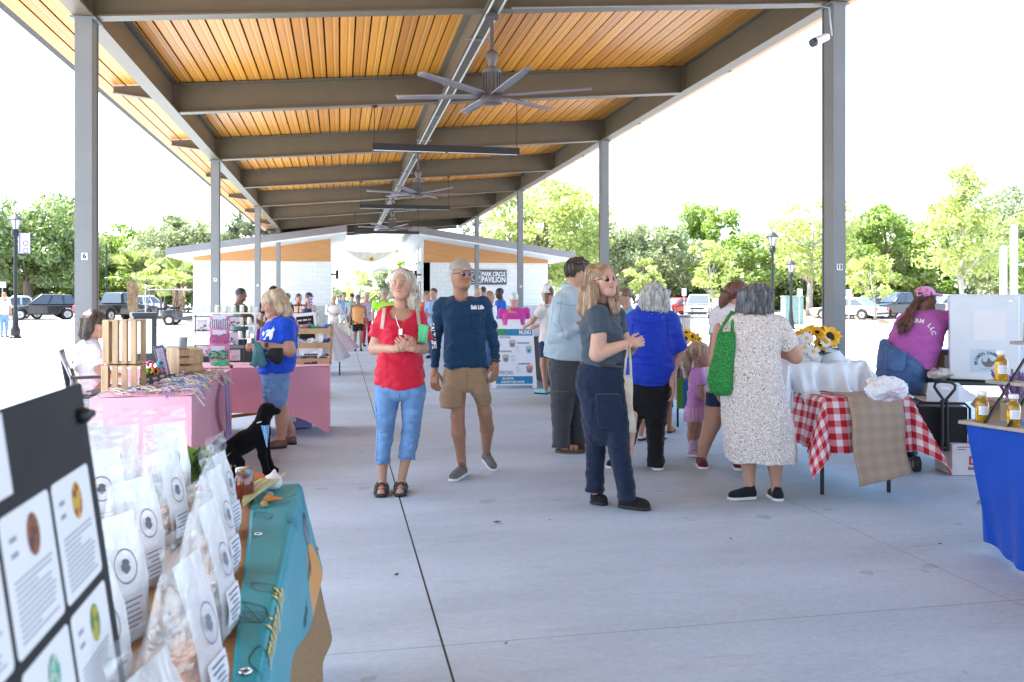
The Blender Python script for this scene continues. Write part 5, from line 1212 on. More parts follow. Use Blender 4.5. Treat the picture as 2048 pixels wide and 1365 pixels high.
def dogp(mb):
 pl=[(-.055,.0),(-.045,.03),(-.02,.03),(.0,.05),(.03,.045),(.055,.075),(.065,.05),(.05,.02),(.045,-.02),(.03,-.05),(.015,-.05),(.012,-.015),(-.015,-.02),(-.025,-.05),(-.042,-.05),(-.045,-.015)]
 mb.add([(x,0,z)for x,z in pl],[tuple(range(len(pl)))])
drape_text(p,bt_,'',.02,536,668,white_paint,extra=dogp)
F_=Field(.009);p.loft(F_,[(738,521,580,34),(755,522,580,35),(772,526,577,30)])
legs(p,F_,[[(752,528,580,27,-7),(790,535,577,25,-9),(812,540,573,23,-10)],[(752,522,574,27,9),(790,525,572,24,13),(806,527,574,22,16)]]);p.cloth('shorts',F_,denim_m,WP)
def fl():
 m=mat('cloth_shoe_floral',(.2,.1,.08),.8,0,0);N,L,b=nodes_of(m);tc=N.new('ShaderNodeTexCoord');vr=N.new('ShaderNodeTexVoronoi');vr.inputs['Scale'].default_value=60;L.new(tc.outputs['Object'],vr.inputs[0])
 cr=N.new('ShaderNodeValToRGB');cr.color_ramp.elements[0].color=(.28,.10,.07,1);cr.color_ramp.elements[1].color=(.06,.07,.05,1);L.new(vr.outputs['Color'],cr.inputs[0]);L.new(cr.outputs[0],b.inputs['Base Color']);return m
flm=fl();p.shoe(p.gr(574,-6),p.gr(536,-16),flm,sole_k,10,11);p.shoe(p.gr(594,26),p.gr(562,34),flm,sole_k,9.5,11)
def lk(F_):
 for a,b,r0,r1 in(((556,592,-6),(572,622,-12),15,9),((560,596,6),(577,624,4),14,9),((566,612,-14),(573,630,-16),9,6),((550,590,-16),(562,622,-21),10,7),((538,588,-12),(540,604,-17),7,4)):p.cap(F_,a,b,r0,r1,k=.015)
p.hair(HM['blond'],fn=lk,front=(0,-.47,-.15,.3,.40,.42),low=-.55,thick=1.1)
F_=Field(.008);p.loft(F_,[(696,541,566,9,-38),(710,530,567,11,-38),(722,540,565,10,-38),(729,550,560,6,-38)],n=3);fb=p.cloth('waist_bag',F_,fabric('black_nylon',(.012,.012,.013),.5),[(.003,(20,20,20),'n')])
mb=MB();mb.tube([Vector(p.pt(*q))for q in((566,702,-34),(584,690,-14),(596,672,4),(590,655,20))],.009,6);p.kid(mb.build('strap',black_p,None,smooth=60),fb)
mb=MB();mb.box(Vector(p.pt(533,690,-46)),(.035,.012,.04));mb.tube([Vector(p.pt(533.5,690+8*math.cos(a),-36+8*math.sin(a)))for a in np.linspace(0,2*math.pi,15)],.006,6);p.kid(mb.build('wristwatch',black_p,None,bevel=.004))
p.done();shop=p
F_=Field(.007)
for a,b,r0,r1 in(((514,690),(516,712),5,8),((516,708),(508,728),8,6),((518,706),(522,728),8,7),((520,700),(532,728),6,4),((512,690),(507,680),4,5)):F_.cap(shop.pt(*a,-40),shop.pt(*b,-40),r0*shop.m,r1*shop.m,k=.012,sq=(1,.6,1))
v,q=F_.run([(.006,(30,30,6),'r')]);o=mesh_obj('scarf',v,q,fabric('teal_satin',(.06,.19,.21),.45));o.location=shop.base;o.rotation_euler.z=shop.rz
tag(o,'teal scarf hanging from the hands of the woman in bright blue','scarf')
# ---- seated woman in white at the pet stall --------
p=Per(7.7,180,'seated woman with brown shoulder length hair in white t-shirt behind the pink table',skin='fair')
p.head((190,648,0),52,yaw=84,pitch=-2,neck=(179,686,2),nr=10.5)
F_=Field(.010);p.loft(F_,[(680,164,196,14),(695,152,200,22),(760,150,200,28),(790,150,206,28)]);p.limb(F_,[(190,712,-24),(198,738,-26),(222,752,-20)],[12,10.5,7]);
p.limb(F_,[(178,782,-14),(232,786,-14),(236,880,-10)],[19,15,10]);p.limb(F_,[(180,782,16),(236,784,16),(240,880,16)],[19,15,10])
for y in(-14,16):p.limb(F_,[(238,880,y),p.gr(240,y,.06),p.gr(264,y,.035)],[10,8,8])
p.skin(F_);p.hand((220,751,-20),(.9,.1,-.1),(0,.3,-.9),.5,1)
F_=Field(.009);p.loft(F_,[(676,170,194,12,2),(682,160,199,20),(694,148,203,28),(715,143,204,32),(745,144,203,34),(775,146,206,36),(795,148,212,36)]);p.cap(F_,(188,702,-20),(197,734,-26),15.5,15,cut=True,k=.02)
p.cloth('t_shirt',F_,fabric('white',(0,0,0)),WT)
F_=Field(.010);p.limb(F_,[(176,786,-14),(234,790,-14)],[21,17]);p.limb(F_,[(178,786,16),(238,788,16)],[21,17]);p.cloth('shorts',F_,fabric('grey_shorts',(.2,.2,.22)))
for y in(-14,16):p.shoe(p.gr(236,y),p.gr(266,y),blk_shoe,sole_w,10,12)
def lk(F_):
 for a,b,r0,r1 in(((178,640,0),(166,668,0),17,9),((180,640,-12),(172,672,-14),11,7),((184,636,-16),(182,660,-18),8,6),((178,640,12),(168,670,12),12,7)):p.cap(F_,a,b,r0,r1,k=.015)
p.hair(HM['dark'],fn=lk,front=(0,-.47,-.15,.3,.40,.43),low=-.55);p.glasses(lens_k,black_p,lw=.1,lh=.065);p.done()
seat=p
ch=thing('folding_chair','black folding director chair under the seated woman in white','chair',seat.base);ch.rotation_euler.z=seat.rz
def cb(mb,l,r,t,b,y0,y1):
 a,c=seat.pt(l,b,0),seat.pt(r,t,0);mb.bb(a[0],c[0],y0,y1,a[2],c[2])
mb=MB();a,c=seat.pt(122,697,0),seat.pt(139,790,0);mb.grid(lambda u,v:(a[0]+(c[0]-a[0])*v+.02*math.sin(math.pi*u),-.24+.48*u,a[2]+(c[2]-a[2])*v),8,8);mb.build('backrest',black_p,ch,smooth=180,solid=.02)
mb=MB();cb(mb,140,214,788,793,-.24,.24);mb.build('seat',black_p,ch,bevel=.01)
for y in(-.26,.26):
 mb=MB();cb(mb,142,213,747,753,y-.03,y+.03);mb.build('armrest',black_p,ch,bevel=.008)
 mb=MB();b0=seat.pt(146,790,0);
 for l in(144,208):q0=seat.pt(l,752,0);mb.tube([(q0[0],y,q0[2]),(q0[0],y,.01)],.011,8)
 q1=seat.pt(144,752,0);q2=seat.pt(120,697,0);mb.tube([(q1[0],y,q1[2]),(q2[0],y,q2[2])],.011,8);mb.build('leg_frame',mat('grey_tube',(.3,.3,.31),.4,.5),ch,smooth=60)
 # ================ people further off
def far(px,top,d,yaw,hair,topc,botc,label,skin='fair',bottom='pants',arms='down',hy=None,sleeve=.5,hat=None,hatc=None,group=None,shoes=None,bulk=1.0,glasses=False,long=False,pony=False,H_=None,step=.0,tank=False,lean=0,wrt=None,bald=False):
 p=Per(d,px,label,group,skin);m,ct=p.m,p.ct;H_=H_ or(EYE+(HOR-top)*m);hy=yaw if hy is None else hy
 cy,sy=math.cos(rad(yaw)),math.sin(rad(yaw))
 def q(x,z,y=0):
  X,Y=(x*cy-y*sy)*H_,(x*sy+y*cy)*H_;k=1+Y*ct/d
  return(px+X/(m*ct*k),HOR-(z*H_-EYE)/(m*k),Y/m)
 u=H_/m;g=max(.011,.0011*d+.002);B=bulk
 def lf(F_,rows,**kw):
  o=[]
  for z,w_,dd,yo in rows:
   a=math.hypot(w_*cy,dd*sy)*H_;b=math.hypot(w_*sy,dd*cy)*H_;c=p.A(q(0,z,yo+lean*(z-.5)));o.append((c[2],c[0],c[1],a,b))
  F_.loft(o,**kw);return F_
 hc=q(0,.932,-.012+lean*.5);p.head(hc,.136*u,hy,-3,neck=q(0,.83,.012+lean*.35),nr=.034*u,h=max(.006,g*.55),face=abs(((hy+180)%360)-180)<130)
 F_=Field(g);lf(F_,[(.48,.095*B,.062*B,0),(.56,.085*B,.058*B,0),(.65,.08*B,.056*B,0),(.75,.098*B,.062*B,0),(.805,.095,.045,.01),(.84,.04,.035,.012)])
 el,wr_=[],[]
 for s in(-1,1):
  sh=q(s*.112*B,.795,.008+lean*.3)
  if arms=='down':e,w_=q(s*.135*B,.63,.01),q(s*.14*B,.49,-.03)
  elif arms=='front':e,w_=q(s*.135*B,.64,-.0),q(s*.04,.625,-.15)
  elif arms=='reach':e,w_=q(s*.13*B,.67,-.09),q(s*.08,.62,-.22)
  elif arms=='fold':e,w_=q(s*.14*B,.645,-.01),q(-s*.03,.66,-.12)
  el.append((sh,e,w_));p.limb(F_,[sh,e,w_],[.029*u,.024*u,.015*u],k=.02)
 for i,s in enumerate((-1,1)):
  st=step*s;hp,kn,an=q(s*.048*B,.48),q(s*.05,.27,-.02-st*.5),q(s*.05,.045,.01+st*.6);p.limb(F_,[hp,kn,an],[.052*u*B,.032*u,.02*u],k=.02)
 p.skin(F_)
 for i,(sh,e,w_)in enumerate(el):
  dv=p.A(w_)-p.A(e);p.hand(w_,dv,(0.2,.6,-.5),.5,(-1,1)[i],L_=.1*u)
 F_=Field(g);t0=.47 if bottom!='dress'else.47
 lf(F_,[(t0,.108*B,.075*B,0),(.56,.10*B,.072*B,0),(.65,.094*B,.069*B,-.003),(.74,.108*B,.074*B,-.004),(.785,.108*B if not tank else.09,.058,.006),(.815,.082 if not tank else.05,.042,.012),(.842,.042,.036,.012)])
 for sh,e,w_ in el:
  if tank:continue
  if sleeve<=.55:
   a_,b_=np.array(sh),np.array(e);p.cap(F_,tuple(a_),tuple(a_+(b_-a_)*sleeve*1.1),.038*u,.036*u,cut=True,k=.025)
  else:
   p.cap(F_,sh,e,.036*u,.03*u,k=.025);a_,b_=np.array(e),np.array(w_);p.cap(F_,tuple(a_),tuple(a_+(b_-a_)*(sleeve-.5)*1.9),.029*u,.023*u,cut=True,k=.012)
 if abs(((yaw+180)%360)-180)<100:
  c=p.A(q(0,.86,-.03));F_.ell(c,np.array((.042,.042,.05 if tank else.032))*H_,op='s',k=.01)
 p.cloth('shirt'if not tank else'tank_top',F_,topc,wrt or[(.007,(7,7,11),'r')])
 F_=Field(g);zl={'pants':.05,'shorts':.34,'capri':.16,'skirt':.3}[bottom]
 lf(F_,[(.44,.1*B,.07*B,0),(.5,.104*B,.074*B,0),(.55,.095*B,.066*B,0)],k=.01)
 if bottom=='skirt':lf(F_,[(zl,.13*B,.10*B,0),(.42,.112*B,.085*B,0),(.5,.1*B,.07*B,0)])
 else:
  for s in(-1,1):
   st=step*s;a=q(s*.05*B,.47);kn=q(s*.052,.27,-.02-st*.5);an=q(s*.05,.05,.01+st*.6)
   if zl>.3:t=(.47-zl)/.2;e=tuple(np.array(a)+(np.array(kn)-np.array(a))*min(1,t));p.cap(F_,a,e,.056*u*B,.046*u,cut=True,k=.012)
   else:
    p.cap(F_,a,kn,.056*u*B,.04*u,k=.015);t=(.27-zl)/.22;e=tuple(np.array(kn)+(np.array(an)-np.array(kn))*t);p.cap(F_,kn,e,.04*u,.031*u,cut=True,k=.01)
 p.cloth({'pants':'trousers','shorts':'shorts','capri':'cropped_trousers','skirt':'skirt'}[bottom],F_,botc,[(.006,(7,7,13),'r')])
 for s in(-1,1):
  st=step*s;h_=q(s*.05,.0,.03+st*.6);t_=q(s*.058,.0,-.12+st*.6)
  def g0(w_):A_=p.A(w_);k=1+A_[1]*ct/d;return(w_[0],HOR+EYE/(m*k),w_[2])
  p.shoe(g0(h_),g0(t_),shoes or blk_shoe,sole_k,.024*u,.034*u)
 def lk(F2):
  if long:
   for s in(-1,-.3,.3,1):F2.cap(p.T(s*.27,.12,0),p.T(s*.3,.14,-.75),.16*p.hS,.1*p.hS,k=.02)
  if pony:F2.cap(p.T(0,.42,.1),p.T(0,.62,-.1),.11*p.hS,.12*p.hS,k=.01);F2.cap(p.T(0,.62,-.1),p.T(0,.6,-.55),.12*p.hS,.05*p.hS,k=.02)
 if not bald:p.hair(HM[hair],fn=lk,low=-.7 if long else-.32,h=max(.008,g*.7),front=(0,-.47,-.15,.31,.42,.44),wr=[(.006,(24,24,8),'n')])
 if hat=='cap':p.capk(hatc)
 elif hat=='brim':
  F2=Field(max(.007,g*.6));F2.ell(p.T(0,.04,.26),np.array((.36,.43,.33))*p.hS,k=.01,M=p.hM);F2.plane(p.T(0,0,.2),(0,0,-1));F2.ell(p.T(0,.03,.21),np.array((.68,.74,.045))*p.hS,k=.02,M=p.hM);v,qq=F2.run();p.kid(mesh_obj('hat',v,qq,hatc,None))
 elif hat=='bucket':
  F2=Field(max(.006,g*.6));F2.cap(p.T(0,.04,.36),p.T(0,.04,.14),.36*p.hS,.42*p.hS,k=.01);F2.cap(p.T(0,.04,.16),p.T(0,.02,.04),.44*p.hS,.54*p.hS,k=.01);F2.plane(p.T(0,0,.06),(0,0,-1));v,qq=F2.run([(.004,(20,20,20),'n')]);p.kid(mesh_obj('hat',v,qq,hatc,None))
 elif hat=='visor':
  F2=Field(max(.006,g*.6));F2.ell(p.T(0,.03,.22),np.array((.36,.44,.1))*p.hS,k=.01,M=p.hM)
  for x in np.linspace(-.26,.26,7):F2.cap(p.T(0,-.2,.2),p.T(x,-.36-.26*(1-(x/.3)**2),.1),.035*p.hS,.025*p.hS,k=.02)
  v,qq=F2.run();p.kid(mesh_obj('visor',v,qq,hatc,None))
 if glasses:p.glasses(lens_k,black_p,lw=.11,lh=.07)
 p.q=q;p.H_=H_;p.done();return p
def spots(name,base,spot,sc_=22,th=.28):
 m=mat('cloth_'+name,base,.85,0,0);N,L,b=nodes_of(m);tc=N.new('ShaderNodeTexCoord');vr=N.new('ShaderNodeTexVoronoi');vr.inputs['Scale'].default_value=sc_;L.new(tc.outputs['Object'],vr.inputs[0])
 f=mnode(N,L,'LESS_THAN',vr.outputs['Distance'],th);c=mixc(N,L,.55,spot,vr.outputs['Color']);L.new(mixc(N,L,f,base,c),b.inputs['Base Color']);return m
fw=fabric('white_top',(.72,.71,.7));fk=fabric('black_cloth',(.012,.012,.013));f_nav=fabric('navy_cloth',(.02,.035,.09));f_den=denim;crowd='market visitors and sellers at the back'
far(480,577,15.5,72,'black',fabric('bottle_green',(.03,.075,.052)),fk,'seller with short black curls in a dark green t-shirt behind the jar shelves','brown',arms='reach',hy=80,sleeve=.5,bulk=1.1)
far(547,573,16,170,'dark',fk,fk,'person in a black beanie just behind the blond woman in blue','fair',hat='cap',hatc=fk)
far(574,587,21,-60,'brown',fk,fk,'woman with brown hair in black behind the wooden bow tie ladder','fair')
far(597,588,23,150,'dark',fabric('tan_top',(.5,.3,.2)),f_den,'bare shouldered woman with dark ponytail looking back','tan',tank=True,hy=35,pony=True)
far(617,586,20,140,'auburn',f_nav,f_den,'woman in navy cap and tank top with long auburn hair, back turned','fair',hat='cap',hatc=f_nav,tank=True,long=True)
pe=far(667,590,26,15,'white',spots('floral_white',(.72,.70,.68),(.4,.16,.14),14,.25),spots('floral_cream',(.6,.56,.48),(.2,.25,.14),20,.35),'white haired woman in floral white blouse carrying a cream tote','fair',arms='front',sleeve=.8,bulk=1.05)
far(688,585.5,33,12,'grey',fabric('chambray',(.15,.25,.42)),fabric('light_shorts',(.5,.52,.56)),'man in brown brimmed hat and blue long sleeved shirt','fair',bottom='shorts',hat='brim',hatc=fabric('felt',(.16,.11,.07)),sleeve=.9,glasses=True)
far(716,590.5,23.8,4,'dark',fabric('apricot',(.72,.33,.12)),fk,'woman in orange tank top, black shorts and blue cap walking towards us','tan',bottom='shorts',tank=True,hat='cap',hatc=fabric('periwinkle',(.08,.1,.3)),glasses=True,step=.04,bulk=1.05)
far(704,587,30,170,'black',fabric('sea',(.2,.35,.36)),fk,'dark haired person in sea green just behind the woman in orange','fair')
far(733,586,26,20,'greyblond',spots('mauve_floral',(.42,.36,.5),(.25,.2,.4),18,.3),fabric('crimson',(.38,.012,.02)),'woman in mauve patterned top and red trousers','fair',arms='front')
far(768,577,20.5,22,'grey',fabric('neon',(.42,.9,.06)),fabric('cream_shorts',(.6,.52,.42)),'bearded man in neon yellow t-shirt and grey cap','fair',bottom='shorts',hat='cap',hatc=fabric('grey_cap',(.3,.28,.26)),glasses=True,bulk=1.2)
far(868,577,21,-30,'dark',fabric('sky_shirt',(.28,.42,.68)),f_nav,'dark haired man in light blue shirt talking by the passage','fair',arms='front',sleeve=.85)
far(853,583,23,60,'brown',fabric('orange',(.75,.12,.02)),fk,'person in a bright orange shirt beside the man in light blue','fair',sleeve=.85,bulk=1.1)
far(915,578,24,10,'black',fk,fk,'dark haired person half hidden by the man in navy','fair')
far(956,576,23,160,'blond',fabric('tan_shirt',(.4,.33,.25)),f_den,'balding fair haired man seen from behind under the pavilion sign','fair')
far(967,574,26,185,'black',fk,f_den,'black haired person seen from behind under the pavilion sign','tan')
far(979,583,17.5,60,'ltbrown',fw,f_den,'woman with light brown hair in white top looking up to the right','fair',long=True,bulk=1.1)
far(1000,577,21,-70,'black',fabric('cobalt',(.02,.12,.5)),f_den,'man with short black hair in a cobalt blue shirt facing left','dark',bulk=1.15)
far(1028,586,15.5,178,'white',fabric('fuchsia',(.52,.045,.28)),f_den,'white haired woman in fuchsia top seen from behind above the menu board','fair',bulk=1.3,arms='reach',sleeve=.55)
far(1097,573,13.2,-130,'auburn',fabric('ivory_top',(.66,.6,.56)),f_nav,'long haired person in flowered bucket hat and striped top with teal shoes','fair',bottom='shorts',hat='bucket',hatc=spots('hat_floral',(.7,.68,.64),(.4,.2,.2),26,.32),long=True,shoes=fabric('aqua',(.2,.55,.55)),arms='reach')
far(1252,577,12,-72,'brown',fabric('turquoise',(.06,.42,.62)),f_den,'woman in turquoise t-shirt, white visor and sunglasses facing left','fair',hat='visor',hatc=fw,glasses=True,pony=True,arms='reach')
far(1182,574,9.0,100,'brown',fabric('grey_hidden',(.3,.3,.32)),fk,'person with white trainers walking behind the woman in navy trousers','fair',shoes=fabric('trainer_white',(.7,.7,.7)),H_=1.55,step=.09)
far(1298,610,8.9,150,'brown',fabric('grey_hidden',(0,0,0)),fabric('grey_shorts',(.2,.2,.22)),'child with white socks walking behind the woman in royal blue','fair',bottom='shorts',shoes=fabric('trainer_white',(0,0,0)),H_=1.32,step=.06)
far(1326,616,9.4,165,'dark',fabric('grey_hidden',(0,0,0)),fabric('grey_shorts',(.2,.2,.22)),'child in grey and orange trainers stepping beside the flower table','tan',bottom='shorts',shoes=fabric('trainer_orange',(.5,.16,.06)),H_=1.28,step=.05)
far(8,612,32,20,'auburn',fw,denim_m,'woman in white top and jeans at the left edge of the picture','fair',glasses=True,H_=1.66)
far(1433,604,60,0,'grey',fw,fw,'distant person in white standing beside the silver car','fair',H_=1.7)
far(1704,605,58,30,'auburn',fw,f_den,'distant person with red hat behind the white sedan','fair',hat='cap',hatc=fabric('red_cap',(.5,.05,.04)),H_=1.75)
tb=thing('tote_bag','cream canvas tote carried by the white haired woman in the floral blouse','bag',pe.to_world(pe.pt(682,656,-14)));tb.rotation_euler.z=pe.rz
mb=MB();mb.grid(lambda u,v:(-.1+.34*u+.1*v,.05*math.sin(3*u),.16-.42*v),6,8);mb.build('bag_body',can,tb,solid=.03,smooth=180)
mb=MB();mb.tube([(-.06,0,.15),(-.02,-.03,.5),(.02,-.03,.56),(.06,-.02,.5),(.18,0,.15)],.012,6);mb.build('handle',can,tb,smooth=60)
# ================ left side stalls
def spandex(name,label,x0,x1,y0,y1,zt,m,arch=.3,grp=None):
 o=thing(name,label,'tablecloth',((x0+x1)/2,(y0+y1)/2,0),0,grp);hx,hy=(x1-x0)/2,(y1-y0)/2
 c=[(-hx,-hy),(hx,-hy),(hx,hy),(-hx,hy)];mb=MB()
 mb.grid(lambda u,v:(-hx+2*hx*u,-hy+2*hy*v,zt+.004-.004*math.cos(9*u)),8,8);nseg=20
 for i in range(4):
  a,b=Vector((*c[i],0)),Vector((*c[(i+1)%4],0));L_=(b-a).length;nrm=Vector(((b-a).y,-(b-a).x,0)).normalized()
  def fn(u,v):
   e=min(u,1-u)*L_;zbot=.015+arch*(1-math.exp(-(e/.22)**1.3))*(1-.25*math.exp(-e/.5))
   s=math.sin(math.pi*min(1,v*.95));p=a.lerp(b,u);inw=.055*s*(1-math.exp(-e/.2))+.004*math.sin(17*u+5*v)*s
   return p-nrm*inw+Vector((0,0,zt+(zbot-zt)*v))
  mb.grid(lambda u,v:fn(1-u,v),nseg*2,14)
 mb.build('cloth',m,o,smooth=50)
 return o
pinkc=mat('cloth_pink_stretch',(.72,.31,.38),.55,0,.05,3,.06,200,sheen=.2)
spandex('tablecloth','pink stretch cloth on the table that points down the aisle, under the wooden crates',-1.80,-1.09,6.78,9.2,.74,pinkc,arch=.2)
spandex('tablecloth','pink stretch cloth on the table standing across the aisle behind the blond woman',-2.5,-.11,9.4,10.15,.74,pinkc,arch=.26)
# --- slatted crates
def crate(label,loc,w_,d_,h,vertical=True,rz=0,ns=4):
 o=thing('wooden_crate',label,'crate',loc,rz,'wooden crates on the pet stall');t=.012
 if vertical:
  for z in(t/2,h-t/2):mb=MB();mb.bb(-w_/2,w_/2,-d_/2,d_/2,z-t/2,z+t/2);mb.build('end_board',wood_m,o,bevel=.002)
  sw=w_/ns*.66
  for y in(-d_/2-t/2,d_/2+t/2):
   for i in range(ns):mb=MB();x=-w_/2+(i+.5)*w_/ns+(.5-i/(ns-1))*-.012;mb.bb(x-sw/2,x+sw/2,y-t/2,y+t/2,-.001,h+.001);mb.build('slat',wood_m,o,bevel=.002)
  for i in range(2):mb=MB();y=-d_/4+i*d_/2;mb.bb(-w_/2-t,-w_/2,y-d_*.17,y+d_*.17,0,h);mb.build('slat',wood_m,o,bevel=.002)
 else:
  mb=MB();mb.bb(-w_/2,w_/2,-d_/2,d_/2,0,t);mb.build('bottom_board',wood_m,o)
  for s in(-1,1):mb=MB();mb.bb(s*w_/2-t/2,s*w_/2+t/2,-d_/2,d_/2,t,h);mb.build('end_board',wood_m,o,bevel=.002)
  for y in(-d_/2-t/2,d_/2+t/2):
   for i in range(ns):mb=MB();z=(i+.5)*h/ns;mb.bb(-w_/2-t/2,w_/2+t/2,y-t/2,y+t/2,z-h/ns*.36,z+h/ns*.36);mb.build('slat',wood_m,o,bevel=.002)
 return o
c=P(249,700,6.82);crate('slatted wooden crate lying at the front of the pink table, under the tall one',(c.x,c.y,.742),.275,.2,.205,True,rad(-6))
c=P(250,700,6.84);crate('tall slatted wooden crate standing on top of the other one',(c.x,c.y,.957),.262,.19,.345,True,rad(-9))
c=P(369,700,7.75);crate('wooden display crate with horizontal slats under the small metal bucket',(c.x,c.y,.742),.2,.3,.28,False,rad(30),4)
mb=MB();mb.bb(-.09,.03,-.1,-.085,0,.27);
c=P(366,700,7.7);bk=thing('bucket','small galvanised bucket standing on the wooden display crate','bucket',(c.x,c.y,1.024));zinc=mat('zinc',(.45,.52,.56),.35,.5,.2,20)
mb=MB();mb.lathe((0,0,0),[(.03,0),(.034,.004),(.043,.095),(.046,.098),(.043,.1),(.04,.096),(.031,.01)],20);mb.build('pail',zinc,bk,smooth=50)
mb=MB();mb.tube([(.044*math.cos(a),.012*math.sin(a)-.02,.095+.02*math.sin(a))for a in np.linspace(0,math.pi,9)],.002,5);mb.build('handle',chrome,bk)
fr=mat('grey_frame',(.16,.15,.17),.5,0,.1);lav=mat('lavender_paper',(.55,.48,.72),.7,0,.06)
o=thing('price_board','narrow grey framed board with a lavender price list leaning on the display crate','sign',P(333,745,7.5)*1.0);o.location.z=.742;o.rotation_euler=(rad(-14),rad(-9),rad(24))
mb=MB();mb.bb(-.045,.045,-.006,.006,0,.33);mb.build('frame',fr,o,bevel=.003);mb=MB();mb.bb(-.03,.03,-.0085,-.0062,.06,.30);pp=mb.build('paper',lav,o)
mb=MB();
for i in range(14):mb.box((-.002+.004*(i%3),-.0095,.28-.016*i),(.034-.008*(i%4==3),.0008,.003))
mb.build('writing',ink,pp)
for i,(px,py,d,s,l)in enumerate(((297,781,6.95,1.0,'dark grey price card nearest the slatted crates'),(313,772,7.1,.95,'second dark grey price card from the slatted crates'),(328,763,7.3,.95,'third dark grey price card from the slatted crates'),(347,750,7.35,.8,'dark grey price card at the foot of the lavender board'),(374,742,7.5,.7,'dark grey price card leaning on the display crate'))):
 o=thing('price_card',l,'price card',P(px,py,d),0,'dark grey price cards on the pink table');o.location.z=.742;o.rotation_euler=(rad(-22),rad(-8),rad(18))
 mb=MB();mb.bb(-.035*s,.035*s,-.004,.004,0,.11*s);mb.build('card',mat('slate_card',(.06,.06,.066),.6),o);mb=MB();mb.box((0,-.0048,.075*s),(.035*s,.001,.022*s));mb.box((0,-.0048,.04*s),(.022*s,.001,.02*s));mb.build('print',mat('grey_print',(.35,.35,.38),.7),o)
CC=[('white',(.7,.68,.7)),('pink',(.75,.2,.4)),('red',(.55,.03,.04)),('teal',(.08,.42,.45)),('lime green',(.2,.6,.05)),('yellow',(.75,.5,.05)),('orange',(.8,.25,.03)),('crimson',(.45,.02,.1)),('lilac',(.45,.3,.6)),('sky blue',(.2,.45,.7)),('mustard',(.55,.36,.04)),('brown',(.2,.1,.05))]
for i,(nm,cc)in enumerate(CC):
 px=291+9.5*(i%4)+3*(i//4);row=i//4;b=P(px,700,7.35+.12*row)
 o=thing('dog_collar','rolled %s dog collar in the heap behind the price cards'%nm,'collar',(b.x,b.y,.745+.062*(2-row)+.012*(i%2)),rad(25*i),'rolled dog collars')
 cm=fabric('collar_'+nm.replace(' ','_'),cc,.6);mb=MB();pts=[(.024*(1+.12*a/6)*math.cos(a),0,.03+.024*(1+.12*a/6)*math.sin(a))for a in np.linspace(0,11,30)]
 vs=[]
 for q in pts:vs+=[(q[0],-.013,q[2]),(q[0],.013,q[2])]
 mb.add(vs,[(2*k,2*k+1,2*k+3,2*k+2)for k in range(len(pts)-1)]);mb.build('strap',cm,o,solid=.003,smooth=60);mb=MB();mb.box((.026,0,.035),(.012,.03,.02));mb.build('buckle',black_p,o,bevel=.002)
b=P(305,705,7.5);o=thing('collar_stand','low black tiered stand carrying the heap of rolled collars','stand',(b.x,b.y,.742),rad(10));mb=MB();mb.bb(-.1,.1,-.2,.06,0,.012);mb.bb(-.1,.1,-.12,.1,.012,.05);mb.bb(-.1,.1,.02,.1,.05,.115);mb.build('steps',black_p,o)
mb=MB();rs=np.random.default_rng(5);cid=[]
for i in range(170):
 u,v=rs.uniform(0,1),rs.uniform(0,1);x=-1.68+.56*u;y=6.86+1.75*v
 if x<-1.45 and y>7.3 and y<8.3:x+=.25
 h0=.035+.05*math.exp(-((v-.75)/.2)**2)*rs.uniform(.3,1);a=rs.normal(-.5,.5);L_=rs.uniform(.16,.34);k=rs.uniform(-2,2);pts=[]
 for t in np.linspace(0,1,7):
  aa=a+k*(t-.5);pts.append((x+L_*(t-.5)*math.cos(aa)+.012*math.sin(9*t+i),y+L_*(t-.5)*math.sin(aa)*1.1,.752+h0*(1-(2*t-1)**2)*rs.uniform(.4,1.1)))
 pts=[(q[0],q[1],q[2]if(q[0]<-1.09 and q[1]>6.78)else q[2]-max(0,(q[0]+1.09),6.78-q[1])*.9)for q in pts]
 n0=len(mb.f);mb.tube(pts,rs.uniform(.0045,.0075),6,int(rs.choice(4,p=[.62,.14,.14,.1])))
rope_c=[mat('rope_cream',(.62,.58,.48),.9,0,.15,60,.5,200),mat('rope_blue',(.12,.3,.55),.9,0,.15,60),mat('rope_lilac',(.35,.27,.5),.9,0,.15,60),mat('rope_grey',(.28,.29,.34),.9,0,.15,60)]
tag(mb.build('rope_heap',rope_c,smooth=60),'heap of cream, blue and lilac rope dog toys spread over the pink table','rope toys',kind='stuff')
mb=MB();mb.grid(lambda u,v:(-1.14+.075*min(1,v*6)+.008*math.sin(8*u+3*v)+.03*v,8.42+.17*u+.04*v*(u-.5),.765-max(0,v-.1)*.72+.012*math.sin(3*v)),12,26)
o=thing('lavender_scarf','lavender printed scarf hanging over the aisle side of the pink table','scarf');sf=mb.build('scarf_cloth',fabric('lavender',(.40,.38,.68)),o,smooth=180,solid=.004)
mb=MB();rs=np.random.default_rng(8)
for i in range(26):v=.2+.028*i;mb.box((-1.047+.03*v+.004,8.5+rs.uniform(-.01,.01),.765-(v-.1)*.72),(.002,rs.uniform(.03,.08),.008))
mb.build('print',fabric('purple_print',(.06,.04,.2)),o)
b=P(440,728,8.7);o=thing('tulle_bow','small bright green gauze bow on top of the rope toys','bow',(b.x,b.y,.79));F_=Field(.006);F_.ell((-.04,0,.02),(.045,.03,.03));F_.ell((.04,0,.02),(.045,.03,.03));F_.ell((0,0,.02),(.016,.016,.018));v,q=F_.run([(.008,(50,50,50),'n')]);mesh_obj('ribbon',v,q,fabric('gauze_green',(.08,.5,.2),.5),o)
